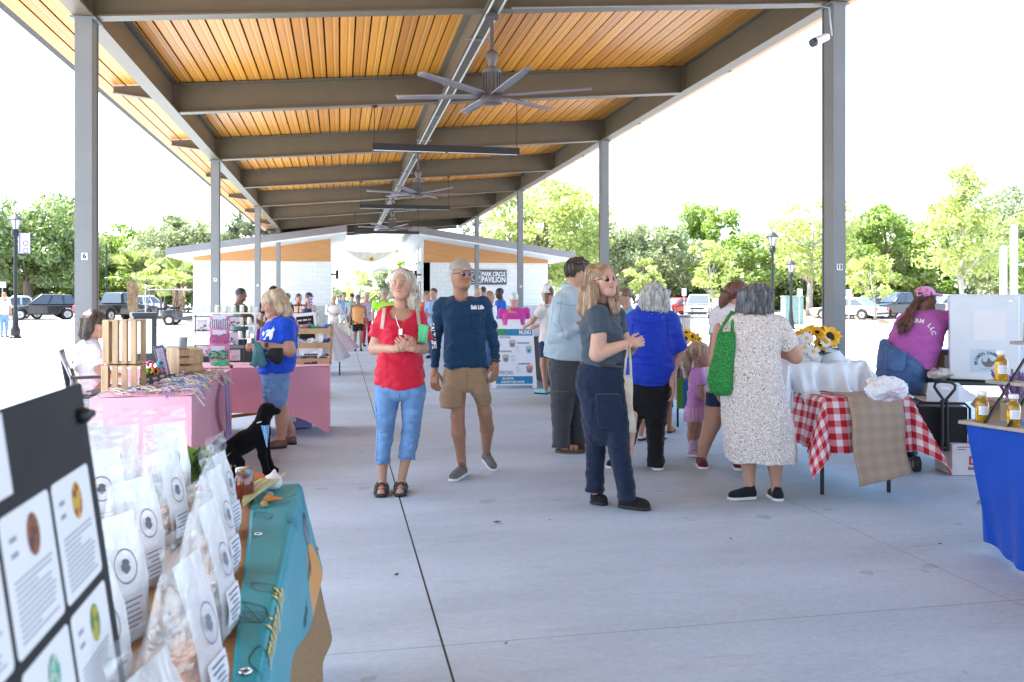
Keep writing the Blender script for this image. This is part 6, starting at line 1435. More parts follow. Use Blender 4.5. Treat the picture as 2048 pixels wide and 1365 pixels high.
o=thing('black_strap','dark curled leash lying behind the rope toys','leash',P(446,727,9.0));o.location.z=.76;mb=MB();mb.tube([(-.1,.1,.04),(-.05,.03,.06),(0,0,.05),(.06,-.04,.02),(.1,-.1,.0)],.016,8);mb.build('webbing',black_p,o,smooth=60)
# --- bow tie display
bo=thing('display_board','tall pink display board holding the three bow tie cards','display board',P(439,727,9.45));bo.location.z=.745;bo.rotation_euler=(rad(-4),0,rad(4))
mb=MB();mb.bb(-.105,.105,-.008,.008,0,.53);mb.build('panel',mat('pink_card',(.72,.28,.45),.6),bo,bevel=.003)
card=mat('pale_card',(.62,.66,.74),.6,0,.05,30)
def bow(o,m,z,s=1.0,m2=None):
 F_=Field(.0055)
 for q in(-1,1):F_.ell((q*.043*s,-.012,z+.014*s),(.04*s,.013,.03*s),k=.012);F_.ell((q*.043*s,-.012,z-.014*s),(.04*s,.013,.03*s),k=.012)
 F_.ell((0,-.014,z),(.014*s,.016,.018*s),k=.006);v,qq=F_.run([(.004,(40,40,40),'r')]);return mesh_obj('bow',v,qq,m,o)
def dots(name,a,b,s=90,th=.35):
 m=mat(name,a,.7,0,0);N,L,bb_=nodes_of(m);tc=N.new('ShaderNodeTexCoord');vr=N.new('ShaderNodeTexVoronoi');vr.inputs['Scale'].default_value=s;vr.inputs['Randomness'].default_value=.3;L.new(tc.outputs['Object'],vr.inputs[0]);f=mnode(N,L,'LESS_THAN',vr.outputs['Distance'],th);L.new(mixc(N,L,f,a,b),bb_.inputs['Base Color']);return m
def stripes(name,a,b,n=60,axis=0):
 m=mat(name,a,.8,0,0);N,L,bb_=nodes_of(m);tc=N.new('ShaderNodeTexCoord');sp=N.new('ShaderNodeSeparateXYZ');L.new(tc.outputs['Object'],sp.inputs[0]);f=mnode(N,L,'GREATER_THAN',mnode(N,L,'FRACT',mnode(N,L,'MULTIPLY',sp.outputs[axis],n)),.5);L.new(mixc(N,L,f,a,b),bb_.inputs['Base Color']);return m
for z,m_,nm in((.455,stripes('bow_stripe',(.62,.55,.45),(.1,.14,.4),45),'striped cream and blue'),(.29,fabric('bow_mauve',(.38,.12,.24)),'mauve satin'),(.115,dots('bow_dots',(.01,.19,.08),(.6,.65,.6),70),'green white dotted')):
 b=P(439 if z>.2 else 436,700,9.42);o=thing('bow_tie_card',nm+' bow tie on a pale card pinned to the pink board','bow tie',(b.x,b.y,.745+z),rad(4),'bow ties on the pink board');mb=MB();mb.bb(-.07,.07,-.006,-.002,-.045,.085);mb.build('card',card,o);bow(o,m_,-.01,1.25)
rk=thing('wire_rack','black wire rack carrying small clear pouches beside the pink board','rack',P(440,727,9.62));rk.location.z=.745;mb=MB()
for z in(.2,.36,.52):mb.tube([(-.28,0,z),(.28,0,z)],.005,6)
for x in(-.26,0,.26):mb.tube([(x,0,0),(x,0,.54)],.006,6)
mb.build('wires',black_m,rk)
clr=mat('clear_pouch',(.75,.76,.8),.25,0,.05,alpha=.75)
def pouch(label,px,py,d,w_,h,cm,seed):
 rs=np.random.default_rng(seed);o=thing('clear_pouch',label,'pouch',P(px,py,d),rad(10),'clear pouches on the wire rack');mb=MB();mb.grid(lambda u,v:((u-.5)*w_,-.012*math.sin(math.pi*u)*v,-h*v),6,6);mb.build('film',clr,o,solid=.006,smooth=180)
 mb=MB()
 for i in range(7):mb.ball((rs.uniform(-.4,.4)*w_,-.008,-h*rs.uniform(.45,.95)),rs.uniform(.008,.014),5)
 mb.build('contents',cm,o,smooth=180)
gk=mat('dark_grey_bits',(.09,.1,.11),.6)
for i,a in enumerate((('clear pouch with dark pieces, top left of the wire rack',404,641,9.6,.1,.13,gk),('clear pouch with black loops, top right of the wire rack',469,634,9.6,.13,.11,gk),('clear pouch with dark leaf pieces, middle right of the wire rack',467,665,9.6,.1,.14,mat('leafy',(.1,.14,.2),.7)),('clear pouch with pale pieces, bottom right of the wire rack',470,700,9.6,.11,.12,rope_c[0]),('clear pouch with pale toys, bottom left of the wire rack',408,690,9.6,.1,.13,rope_c[3]))):pouch(*a,seed=i)
# --- wooden tiered shelf with bow ties
b=P(626,733,9.62);lad=thing('tiered_shelf','three tier light wood display shelf full of folded bow ties on the pink table','shelf',(b.x,b.y,.744),rad(-3));W2=.2
for s in(-1,1):mb=MB();mb.beam((s*W2,-.1,.0),(s*W2,.3,.44),.018,.032);mb.build('side_rail',wood_l,lad,bevel=.003);mb=MB();mb.beam((s*(W2-.02),.12,.0),(s*(W2-.02),.3,.42),.016,.028);mb.build('back_leg',wood_l,lad,bevel=.003)
TIERS=[(-.08,.0),(.08,.165),(.23,.32)]
for y,z in TIERS:
 mb=MB();mb.bb(-W2+.012,W2-.012,y-.07,y+.07,z,z+.01);mb.bb(-W2+.012,W2-.012,y-.08,y-.07,z,z+.062);mb.bb(-W2+.012,W2-.012,y+.07,y+.08,z,z+.05)
 for s in(-1,1):mb.bb(s*(W2-.012)-.005,s*(W2-.012)+.005,y-.07,y+.07,z+.01,z+.055)
 mb.build('tray',wood_l,lad,bevel=.002)
cols_=[(dots('check_pink',(.5,.2,.3),(.08,.03,.05),120),'pink and black checked'),(fabric('jade',(.05,.3,.2)),'jade green'),(dots('leaf_blue',(.02,.06,.3),(.5,.55,.7),60),'blue leaf patterned'),(dots('pale_blue_print',(.55,.62,.75),(.1,.2,.5),80),'pale blue printed'),(fabric('white_print',(.7,.7,.72)),'white'),(fabric('ink_navy',(.03,.05,.16)),'dark navy'),(dots('sky_print',(.45,.6,.75),(.05,.08,.15),70),'light blue spotted'),(fabric('mustard',(.42,.28,.03)),'mustard'),(dots('black_print',(.04,.04,.06),(.6,.6,.65),60),'black printed')]
for i,(m_,nm)in enumerate(cols_):
 t=2-i//3;y,z=TIERS[t];x=-.13+.125*(i%3);wp=Matrix.Translation(lad.location)@Matrix.Rotation(lad.rotation_euler.z,4,'Z')@Vector((x,y,z+.012));o=thing('folded_bow_tie','%s folded bow tie in the %s tray of the wooden shelf'%(nm,('bottom','middle','top')[t]),'bow tie',wp,rad(7*i),'folded bow ties in the wooden shelf')
 F_=Field(.007);rs=np.random.default_rng(i)
 for k in range(4):F_.ell((rs.uniform(-.035,.035),rs.uniform(-.03,.03),.03+.015*k),(.05,.04,.02),k=.01,M=Matrix.Rotation(rs.uniform(-.5,.5),3,'Y'))
 v,q=F_.run([(.008,(35,35,35),'r')]);mesh_obj('fabric',v,q,m_,o)
o=thing('chalk_sign','small slate sign lettered OVER THE COLLAR BOW TIES before the wooden shelf','sign',P(621,733,9.46));o.location.z=.746;o.rotation_euler=(rad(-12),0,rad(-4));mb=MB();mb.bb(-.072,.072,-.005,.005,0,.115);mb.build('slate',mat('slate_blue',(.035,.045,.06),.7),o,bevel=.002)
mb=MB();mb.text('OVER THE COLLAR',.0235,UP((0,-.0062,.092)),sx=.66,depth=.0004);mb.text('BOW TIES',.027,UP((0,-.0062,.058)),sx=.62,depth=.0004);mb.text('$8',.026,UP((0,-.0062,.024)),sx=.7,depth=.0004);mb.build('lettering',white_paint,o)
o=thing('letter_board','black letter board in a white frame leaning behind the wooden shelf','sign',P(617,730,10.05));o.location.z=.745;o.rotation_euler=(rad(-10),rad(-6),rad(-4));mb=MB();mb.bb(-.13,.13,-.01,.01,.1,.56);mb.build('frame',white_paint,o,bevel=.003);mb=MB();mb.bb(-.1,.1,-.013,-.0101,.2,.52);f2=mb.build('felt',mat('felt_black',(.012,.012,.014),.9),o);mb=MB();rs=np.random.default_rng(2)
for z in(.475,.415,.385):
 x=-.085
 while x<.07:l=rs.uniform(.006,.012);mb.box((x,-.0135,z),(l,.001,.018));x+=l+rs.choice([.003,.003,.014])
mb.build('letters',white_paint,o)
mb=MB();mb.bb(-.02,.02,.0,.1,0,.1);mb.build('foot',white_paint,o)
b=P(588,867,9.75);o=thing('storage_tub','purple plastic storage tub with green lid under the pink table','storage tub',(b.x,b.y,0),rad(4));tubm=mat('purple_tub',(.28,.27,.55),.25,0,.08,coat=.3);mb=MB()
mb.add([(x*k,y*k,z)for z,k in((.01,.9),(.2,1))for x,y in((-.22,-.15),(.22,-.15),(.22,.15),(-.22,.15))],[(3,2,1,0),(4,5,6,7),(0,1,5,4),(1,2,6,5),(2,3,7,6),(3,0,4,7)]);mb.build('tub',tubm,o,bevel=.02)
mb=MB();mb.bb(-.235,.235,-.165,.165,.2,.225);mb.build('lid',mat('green_lid',(.16,.4,.06),.4),o,bevel=.008);mb=MB();mb.bb(-.12,.02,-.152,-.147,.09,.17);mb.build('label',paper,o)
b=P(484,850,9.7);o=thing('wooden_stand','folded orange wooden stand lying under the pink table','stand',(b.x,b.y,0),rad(5));mb=MB()
for z in(.12,.19,.27):mb.beam((-.3,0,z),(.26,.05,z+.05),.03,.035)
for x in(-.26,.2):mb.beam((x,.03,0),(x+.02,.03,.32),.03,.03)
mb.build('bars',mat('orange_wood',(.42,.17,.04),.5,0,.15),o,bevel=.003)
b=P(425,880,8.3);o=thing('green_bin','dark green plastic bin under the far end of the aisle table','bin',(-1.45,8.7,0));mb=MB();mb.lathe((0,0,0),[(.13,0),(.14,.01),(.17,.3),(.18,.31),(.165,.31),(.135,.02)],18);mb.build('body',mat('bin_green',(.01,.16,.06),.4),o,smooth=50)
# --- black plush dog
p=Per(7.15,505,'black plush labrador sitting on the floor with a blue bandana and white cord collar',cat='toy dog',name='plush_dog');p.sk=np.array((.006,.006,.007));F_=Field(.008)
p.ell(F_,(533,823,0),(16,14,16),k=.02);p.limb(F_,[(540,822,-3),(555,825,-5)],[9.5,6.5],k=.02);p.ell(F_,(541,815,-2),(8,8,7),k=.015)
for y in(-13,13):p.limb(F_,[(530,812,y),(527,830,y*1.15),(530,840,y*1.1)],[5,6,3.5],k=.006,sq=(1,.6,1))
p.limb(F_,[(528,835,0),(519,862,0)],[14.5,19],k=.03);p.limb(F_,[(519,868,0),(488,884,2),(458,902,2)],[21,20.5,21],k=.04)
for y,x,e,pw in((-9,522,533,540),(9,529,545,552)):p.limb(F_,[(x,880,y),(x+3,912,y),(e,944,y)],[11.5,8.5,7],k=.02);p.limb(F_,[p.gr(e,y,.03),p.gr(pw,y-5,.026)],[7,6.5],k=.015)
for y in(-15,17):p.limb(F_,[(458,905,y),(478,925,y*1.25)],[15,12],k=.03);p.limb(F_,[p.gr(470,y*1.25,.035),p.gr(500,y*1.25,.028)],[8,7],k=.02)
p.limb(F_,[(448,915,4),p.gr(432,6,.03),p.gr(415,10,.025)],[8,6,4],k=.02);p.pieces.append((lambda r:(r[0],r[1],np.tile(p.sk,(len(r[0]),1))))(F_.run([(.0025,(70,70,70),'n')])))
plush=mat('plush_black',(.006,.006,.007),.95,0,0,sheen=.06,bump=.5,bscale=260,spec=.1)
F_=Field(.006)
for a in np.linspace(0,2*math.pi,15)[:-1]:
 b_=a+2*math.pi/14;f=lambda t:(524+15.5*math.cos(t),846-5*math.cos(t)-2,16*math.sin(t));p.cap(F_,f(a),f(b_),1.6,k=.002)
p.cloth('cord_collar',F_,fabric('cord_white',(.7,.7,.7)))
mb=MB();A_,B_,C_=[Vector(p.pt(*q))for q in((522,852,-19),(539,851,-14),(534,896,-22))];mb.grid(lambda u,v:A_.lerp(B_,u).lerp(C_,v)+Vector((0,-.02*math.sin(math.pi*u)*(1-v)-.012,0)),8,12);p.kid(mb.build('bandana',dots('bandana_blue',(.1,.35,.65),(.55,.68,.8),55),None,smooth=180,solid=.006))
mb=MB();mb.ball(Vector(p.pt(561,823,-5)),.011,6);p.kid(mb.build('nose',black_p,None,smooth=180));mb=MB()
for y in(-9,7):mb.ball(Vector(p.pt(545,813,y)),.006,6)
p.kid(mb.build('eyes',lens_k,None,smooth=180));dg=p.done();dg.data.materials[0]=plush
# ================ the stalls further along on the left
def plain_table(label,x0,x1,y0,y1,zt,m,drop=None,rz=0,name='market_table'):
 o=thing(name,label,'table',((x0+x1)/2,(y0+y1)/2,0),rz);hx,hy=(x1-x0)/2,(y1-y0)/2
 mb=MB();mb.bb(-hx,hx,-hy,hy,zt-.035,zt);mb.build('tabletop',m,o,bevel=.006)
 if drop:
  dm,h=drop;mb=MB();pts=[];n=40
  per=[(-hx,-hy),(hx,-hy),(hx,hy),(-hx,hy),(-hx,-hy)]
  for i in range(4):
   a,b=per[i],per[i+1]
   for k in range(n):pts.append((a[0]+(b[0]-a[0])*k/n,a[1]+(b[1]-a[1])*k/n,i*n+k))
  N_=len(pts);vs=[]
  for z,s in((zt+.004,1.0),(zt-.03,1.006),(zt-h*.5,1.01),(zt-h,1.015)):
   for(x,y,k)in pts:w_=(1+.016*math.sin(k*.9)*(zt-z)/h);vs.append((x*s*w_+.0,y*s*w_,z))
  fs=[(r*N_+i,(r+1)*N_+i,(r+1)*N_+(i+1)%N_,r*N_+(i+1)%N_)for r in range(3)for i in range(N_)]+[tuple(range(N_))]
  mb.add(vs,fs);mb.build('table_skirt',dm,o,smooth=50)
 for x in(-1,1):
  for y in(-1,1):mb=MB();mb.tube([(x*(hx-.06),y*(hy-.06),0),(x*(hx-.06),y*(hy-.06),zt-.03)],.014,8);mb.build('leg',black_m,o,smooth=60)
 return o
blk_cl=fabric('black_table_cloth',(.02,.018,.018));plain_table('black covered table of the jar stall behind the pet stall',-2.5,-.75,12.6,13.5,.76,blk_cl,(blk_cl,.7))
sh_=thing('jar_shelf','white three level stand with rows of cream jars on the black table','shelf',(-1.55,12.95,.762));mb=MB()
for y,z in((-.12,.12),(0,.30),(.12,.48)):mb.bb(-.28,.34,y-.07,y+.07,z,z+.014)
mb.build('shelf_board',white_paint,sh_);mb=MB()
for x in(-.27,.33):
 for y,z in((-.12,.12),(0,.3),(.12,.48)):mb.bb(x-.012,x+.012,y-.05,y+.05,0,z-.001)
mb.build('upright',white_paint,sh_)
jar_m=mat('cream_jar',(.62,.56,.42),.4,0,.08);jn_=0
def jar(loc,label,body=jar_m,s=1.0,grp='cream jars on the white stand'):
 o=thing('jar',label,'jar',loc,0,grp);mb=MB();mb.lathe((0,0,0),[(.028*s,0),(.032*s,.004),(.032*s,.075*s),(.026*s,.088*s)],14);mb.build('glass',body,o,smooth=50);mb=MB();mb.lathe((0,0,.088*s),[(.027*s,0),(.028*s,.003),(.028*s,.02*s),(.026*s,.022*s)],14);mb.build('lid',white_paint,o,smooth=40);return o
for r,(y,z,rn)in enumerate(((-.12,.134,'lowest'),(0,.314,'middle'),(.12,.494,'top'))):
 for i in range(5):jar((-1.55-.2+.115*i,12.95+y,.762+z+.001),'cream jar, %s from the left on the %s level of the white stand'%(('first','second','third','fourth','fifth')[i],rn),jar_m,1.0)
b=P(517,690,12.9);o=thing('water_bottle','purple metal water bottle by the jar stand','bottle',(b.x,b.y,.762));mb=MB();mb.lathe((0,0,0),[(.035,0),(.042,.006),(.042,.18),(.025,.22)],18);mb.build('body',mat('purple_metal',(.18,.015,.2),.35,.3),o,smooth=50);mb=MB();mb.lathe((0,0,.22),[(.02,0),(.022,.01),(.022,.03)],14);mb.tube([(-.015,0,.25),(-.015,0,.275),(.015,0,.275),(.015,0,.25)],.005,6);mb.build('cap',black_p,o)
b=P(509,690,12.8);o=thing('table_sign','small blank white card on a thin post by the purple bottle','sign',(b.x,b.y,.762));mb=MB();mb.tube([(0,0,0),(0,0,.5)],.004,6);mb.build('post',chrome,o);mb=MB();mb.bb(-.04,.04,-.008,-.004,.46,.57);mb.build('card',paper,o)
o=thing('planter_box','brown wooden box at the end of the jar table','box',(-.95,12.9,.762));mb=MB();mb.bb(-.13,.13,-.12,.12,0,.18);mb.build('box',wood_m,o,bevel=.004)
plain_table('wooden craft table beyond the jar stall',-1.1,.05,16.6,17.5,.76,mat('pale_wood',(.5,.4,.26),.6,0,.1),(fabric('white',(0,0,0)),.5))
o=thing('peg_rack','pale rack with black tipped wooden pegs on the craft stall','rack',P(603,700,14.6));o.location.z=0
mb=MB()
for z in(1.0,1.18):mb.bb(-.28,.28,.0,.03,z,z+.03)
for x in(-.27,.27):mb.bb(x-.015,x+.015,0,.03,0,1.25)
mb.bb(-.3,.3,-.12,.15,0,.03);mb.build('frame',mat('pale_board',(.62,.6,.55),.6),o)
for i in range(4):
 for z in(1.2,1.05):
  mb=MB();x=-.2+.13*i;mb.lathe((x,-.03,z-.2),[(.016,0),(.02,.01),(.02,.14),(.008,.17)],10);k=mb.build('peg',mat('peg_cream',(.6,.54,.45),.6),o,smooth=50);mb=MB();mb.ball((x,-.03,z-.015),.015,6);mb.build('tip',black_p,k,smooth=180)
o=thing('jewellery_rack','dark stepped rack hung with small items beside the tall lavender letter','rack',(-.78,17.0,.765));mb=MB()
for z in(.1,.25,.4,.55):mb.bb(-.14,.14,-.02+.0*z,.0,z,z+.025)
for x in(-.14,0,.14):mb.bb(x-.01,x+.01,-.02,.02,0,.62)
mb.build('frame',mat('dark_brown_wood',(.05,.03,.025),.6),o)
mb=MB();rs=np.random.default_rng(4)
for i in range(24):mb.ball((rs.uniform(-.12,.12),-.03,rs.choice([.08,.23,.38,.53])),.018,5)
mb.build('trinkets',mat('trinket',(.4,.35,.45),.4,0,.5,90),o)
o=thing('leaning_panel','tall lavender patterned panel leaning against the rack','panel',(-.5,17.05,.765));mb=MB();mb.beam((.08,0,0),(-.07,.05,.72),.09,.02);mb.build('panel',dots('lav_dots',(.5,.42,.68),(.12,.08,.3),18,.4),o)
o=thing('soap_box','white box with red marks on the craft table','box',(-.35,16.75,.765));mb=MB();mb.bb(-.12,.12,-.1,.1,0,.16);mb.build('box',dots('white_red',(.7,.7,.68),(.5,.2,.25),26,.25),o,bevel=.01)
for nm,px,d,m_,lab,w0,w1,t0,t1 in(('a',664,10.05,fabric('white_linen',(.66,.64,.68)),'long white fabric panel hanging beside the wooden tier shelf',.1,.3,655,713),('b',676,10.2,fabric('blush_linen',(.66,.52,.56)),'long blush pink fabric panel hanging just behind the white one',.06,.24,650,694)):
 a=P(px-8,t0,d);zb2=P(px,t1,d).z;o=thing('fabric_panel',lab,'fabric',(a.x,a.y,0),0,'fabric panels beside the bow tie shelf');h=a.z
 mb=MB();mb.grid(lambda u,v:((u-.45)*(w0+(w1-w0)*v)*1.1+.16*v*(1 if nm=='b'else.5),.05*math.sin(9*u)*v,h+(zb2-h)*v-.05*v*math.sin(3*u)),14,12);mb.build('cloth',m_,o,smooth=180,solid=.006)
 # ================ nearest stall, bottom left
burl=mat('burlap',(.36,.22,.105),.9,0,.25,130,.5,240,detail=2)
TX,TY0,TY1,TZ=-.16,.25,3.49,.74
o=thing('burlap_cloth','brown burlap cloth hanging to the floor from the nearest table','tablecloth')
mb=MB();mb.grid(lambda u,v:(-.92+.76*u,TY0+(TY1-TY0)*v,TZ),4,20)
def side(u,v):
 y=TY0+(TY1-TY0)*u;fl=v**1.2*(.05+.075*math.exp(-((u-.96)/.16)**2)+.009*math.sin(26*u)+.006*math.sin(61*u));return(TX+fl,y+.05*v*math.exp(-((u-1)/.1)**2),TZ-.015*0-v*(TZ-.14-.02*math.sin(9*u)))
mb.grid(lambda u,v:side(u,v),90,18)
mb.grid(lambda u,v:(TX-.76*u+.12*v*(1-u)**3,TY1+.05*v+.02*v*math.sin(14*u),TZ-v*.6),20,10)
mb.build('cloth',burl,o,smooth=60)
def vinyl():
 m=mat('vinyl_banner',(.03,.33,.38),.36,0,0,coat=.06,spec=.25);N,L,b=nodes_of(m);uv=N.new('ShaderNodeUVMap');sp=N.new('ShaderNodeSeparateXYZ');L.new(uv.outputs[0],sp.inputs[0]);b.inputs['Coat Roughness'].default_value=.12
 nz=N.new('ShaderNodeTexNoise');nz.inputs['Scale'].default_value=3.5;nz.inputs['Detail'].default_value=3;L.new(uv.outputs[0],nz.inputs[0])
 base=mixc(N,L,nz.outputs['Fac'],(.006,.20,.29),(.02,.40,.46))
 def disc(cu,cv,r):
  du=mnode(N,L,'SUBTRACT',sp.outputs[0],cu);dv=mnode(N,L,'SUBTRACT',sp.outputs[1],cv);return mnode(N,L,'LESS_THAN',mnode(N,L,'ADD',mnode(N,L,'MULTIPLY',du,du),mnode(N,L,'MULTIPLY',dv,dv)),r*r)
 org=mixc(N,L,mnode(N,L,'SMOOTH_MIN',mnode(N,L,'MULTIPLY',mnode(N,L,'SUBTRACT',3.0,sp.outputs[1]),1.4),1.0,.1),(.72,.30,.02),(.72,.20,.10))
 c=mixc(N,L,disc(.60,3.2,.27),base,org);c=mixc(N,L,disc(.02,1.0,.2),c,(.72,.40,.05));L.new(c,b.inputs['Base Color']);return m
vm=vinyl();o=thing('vinyl_banner','glossy teal vinyl banner with yellow script folded over the table edge','banner');bw=lambda y:max(.03,.055+.072*(y-1.7))
def ban(s,y):
 """s metres across from the inner edge"""
 w0=bw(y);r=.02
 if s<w0-r:return(TX-w0+s+.012,y,TZ+.006+.003*math.sin(7*y))
 if s<w0+r*.57:a=(s-w0+r)/(r*1.57)*math.pi/2;return(TX-r+r*math.sin(a)+.012,y,TZ+.006-r+r*math.cos(a))
 h=s-w0-r*.57;u=(y-TY0)/(TY1-TY0);fl=(h/.6)**1.1*(.06+.09*math.exp(-((u-.96)/.16)**2)+.009*math.sin(26*u));return(TX+.014+fl,y+.04*h,TZ+.006-r-h)
def banend(y):return bw(y)+.34-.1*math.exp(-((y-2.35)/.35)**2)+.0*y
NU,NV=34,90;vs,uvs=[],[]
for j in range(NV+1):
 y=.22+(TY1+.005-.22)*j/NV
 for i in range(NU+1):s=banend(y)*i/NU;vs.append(ban(s,y));uvs.append((s,y))
fs=[(j*(NU+1)+i,j*(NU+1)+i+1,(j+1)*(NU+1)+i+1,(j+1)*(NU+1)+i)for j in range(NV)for i in range(NU)]
mb=MB();mb.add(vs,fs);bo=mb.build('vinyl_sheet',vm,o,smooth=180,solid=.0015);ul=bo.data.uv_layers.new(name='UVMap');ul.data.foreach_set('uv',np.array([uvs[l.vertex_index]for l in bo.data.loops],np.float32).ravel())
def onban(vs_,s0,y0,off=.0022):
 r=[]
 for x,y,z in vs_:r.append(tuple(Vector(ban(s0-y,y0+x))+Vector((off*.7,0,off))))
 return r
yel=mat('yellow_script',(.75,.55,.06),.35,0,0,coat=.5);blk_i=mat('black_sketch',(.01,.05,.07),.4,0,0)
def word(txt,size,s0,y0,m,name,sx=1.0,sh=.25):
 import bmesh
 m2=MB();m2.text(txt,size,Matrix(((sx,sh,0,0),(0,1,0,0),(0,0,1,0),(0,0,0,1))),align='LEFT',depth=0,bold=.001);
 me=bpy.data.meshes.new('t');me.from_pydata(m2.v,[],m2.f);bm=bmesh.new();bm.from_mesh(me)
 bmesh.ops.triangulate(bm,faces=bm.faces)
 for _ in range(4):bmesh.ops.subdivide_edges(bm,edges=[e for e in bm.edges if e.calc_length()>.008],cuts=1,use_grid_fill=False);bmesh.ops.triangulate(bm,faces=bm.faces)
 bm.verts.index_update();m2.v=[tuple(v.co)for v in bm.verts];m2.f=[tuple(v.index for v in f.verts)for f in bm.faces];m2.m=[0]*len(m2.f);bm.free();bpy.data.meshes.remove(me)
 if s0 is None:m2.v=[tuple(Vector(ban(bw(y0+x)+.012-y,y0+x))+Vector((.003,0,.003)))for x,y,z in m2.v]
 else:m2.v=onban(m2.v,s0,y0)
 return m2.build(name,m,o)
word('making life',.075,None,1.85,yel,'lettering',1.35);word('.com',.06,.37,3.02,blk_i,'web_address',1.2,0);word('capital',.052,.40,2.72,blk_i,'web_address',1.1,0)
m2=MB();rs=np.random.default_rng(12)
def stroke(pts,w_=.0022):
 for a,b in zip(pts[:-1],pts[1:]):
  d=Vector((b[0]-a[0],b[1]-a[1],0));
  if d.length<1e-5:continue
  n_=Vector((-d.y,d.x,0)).normalized()*w_;m2.add(onban([(a[0]-n_.x,a[1]-n_.y,0),(b[0]-n_.x,b[1]-n_.y,0),(b[0]+n_.x,b[1]+n_.y,0),(a[0]+n_.x,a[1]+n_.y,0)],0,0),[(0,1,2,3)])
def leafd(s,y,L_,a):
 for q in(-1,1):stroke([(y+L_*t*math.cos(a)-q*L_*.22*math.sin(math.pi*t)*math.sin(a),-(s)+L_*t*math.sin(a)+q*L_*.22*math.sin(math.pi*t)*math.cos(a))for t in np.linspace(0,1,10)],.0014)
 stroke([(y,-s),(y+L_*math.cos(a),-s+L_*math.sin(a))],.001)
 for t in np.linspace(.15,.85,6):
  for q in(-1,1):stroke([(y+L_*t*math.cos(a),-s+L_*t*math.sin(a)),(y+L_*(t+.12)*math.cos(a)-q*L_*.13*math.sin(a),-s+L_*(t+.12)*math.sin(a)+q*L_*.13*math.cos(a))],.0007)
for s,y,L_,a in((.09,3.33,.12,1.5),(.13,3.18,.16,2.2),(.06,2.92,.13,.3),(.12,2.88,.12,-.5),(.05,2.0,.16,.3),(.1,2.02,.15,1.3),(.08,1.72,.16,.2),(.09,2.2,.12,.6),(.05,1.2,.2,.7)):m2=MB();leafd(s,y,L_,a);m2.build('leaf_print',blk_i,o)
m2=MB();k=28
m2.add(onban([(3.27+(.085*math.cos(2*math.pi*i/k))*(1 if math.cos(2*math.pi*i/k)>0 else 1.0),-.285+.055*math.sin(2*math.pi*i/k),0)for i in range(k)],0,0,.0026),[tuple(range(k))]);m2.build('beet_print',mat('beet_ink',(.01,.07,.10),.4,0,.5,40,coat=.4),o)
m2=MB()
for i in range(9):a=rs.uniform(-.5,.5);stroke([(3.2,-.32),(3.17+rs.uniform(-.03,.02),-.36+rs.uniform(-.02,.02)),(3.15+rs.uniform(-.05,.03),-.40)],.0011)
for i in range(3):stroke([(3.35,-.26+.01*i),(3.42,-.22+.02*i),(3.46,-.2+.03*i)],.002)
m2.build('root_print',blk_i,o)
for s,y in((.03,2.75),(.025,1.75),(.43,3.44),(.4,1.95)):m2=MB();c=Vector(ban(s,y));ring2=[tuple(c+Vector((.011*math.cos(a),.011*math.sin(a),.004))if s<.1 else c+Vector((.005,.011*math.cos(a),.011*math.sin(a))))for a in np.linspace(0,2*math.pi,15)];m2.tube(ring2,.0035,6);m2.build('grommet',chrome,o,smooth=60)
# ---- clear bags of soup mix
def plastic(nm='clear_plastic',lo=.74,hi=.97):
 m=bpy.data.materials.new(nm);m.use_nodes=True;N=m.node_tree.nodes;L=m.node_tree.links;N.clear();out=N.new('ShaderNodeOutputMaterial');tr=N.new('ShaderNodeBsdfTransparent');gl=N.new('ShaderNodeBsdfGlossy');gl.inputs['Roughness'].default_value=.12;df=N.new('ShaderNodeBsdfDiffuse');df.inputs[0].default_value=(.80,.86,.92,1);tl=N.new('ShaderNodeBsdfTranslucent');tl.inputs[0].default_value=(.82,.85,.88,1)
 tc=N.new('ShaderNodeTexCoord');nz=N.new('ShaderNodeTexNoise');nz.inputs['Scale'].default_value=14;nz.inputs['Detail'].default_value=4;nz.inputs['Distortion'].default_value=1.2;L.new(tc.outputs['Object'],nz.inputs[0]);bp=N.new('ShaderNodeBump');bp.inputs['Strength'].default_value=.7;bp.inputs['Distance'].default_value=.012;L.new(nz.outputs['Fac'],bp.inputs['Height']);L.new(bp.outputs[0],gl.inputs['Normal']);L.new(bp.outputs[0],df.inputs['Normal'])
 m0=N.new('ShaderNodeMixShader');L.new(df.outputs[0],m0.inputs[1]);L.new(tl.outputs[0],m0.inputs[2]);m0.inputs[0].default_value=.5
 m1=N.new('ShaderNodeMixShader');mr=N.new('ShaderNodeMapRange');mr.inputs['To Min'].default_value=lo;mr.inputs['To Max'].default_value=hi;mr.inputs['From Min'].default_value=.3;mr.inputs['From Max'].default_value=.7;L.new(nz.outputs['Fac'],mr.inputs[0]);L.new(mr.outputs[0],m1.inputs[0]);L.new(m0.outputs[0],m1.inputs[1]);L.new(tr.outputs[0],m1.inputs[2])
 m2_=N.new('ShaderNodeMixShader');m2_.inputs[0].default_value=.16;L.new(m1.outputs[0],m2_.inputs[1]);L.new(gl.outputs[0],m2_.inputs[2]);L.new(m2_.outputs[0],out.inputs[0]);return m
plas=plastic();plas_w=plastic('white_film_plastic',.1,.35);wlab=mat('white_label',(.74,.75,.78),.5,0,.03);logo=mat('logo_ink',(.2,.22,.28),.6)
food={'pasta':(.45,.25,.10),'beans':(.55,.5,.42),'greens':(.07,.13,.04),'carrot':(.55,.22,.04),'lentils':(.34,.2,.12),'rice':(.6,.57,.5)}
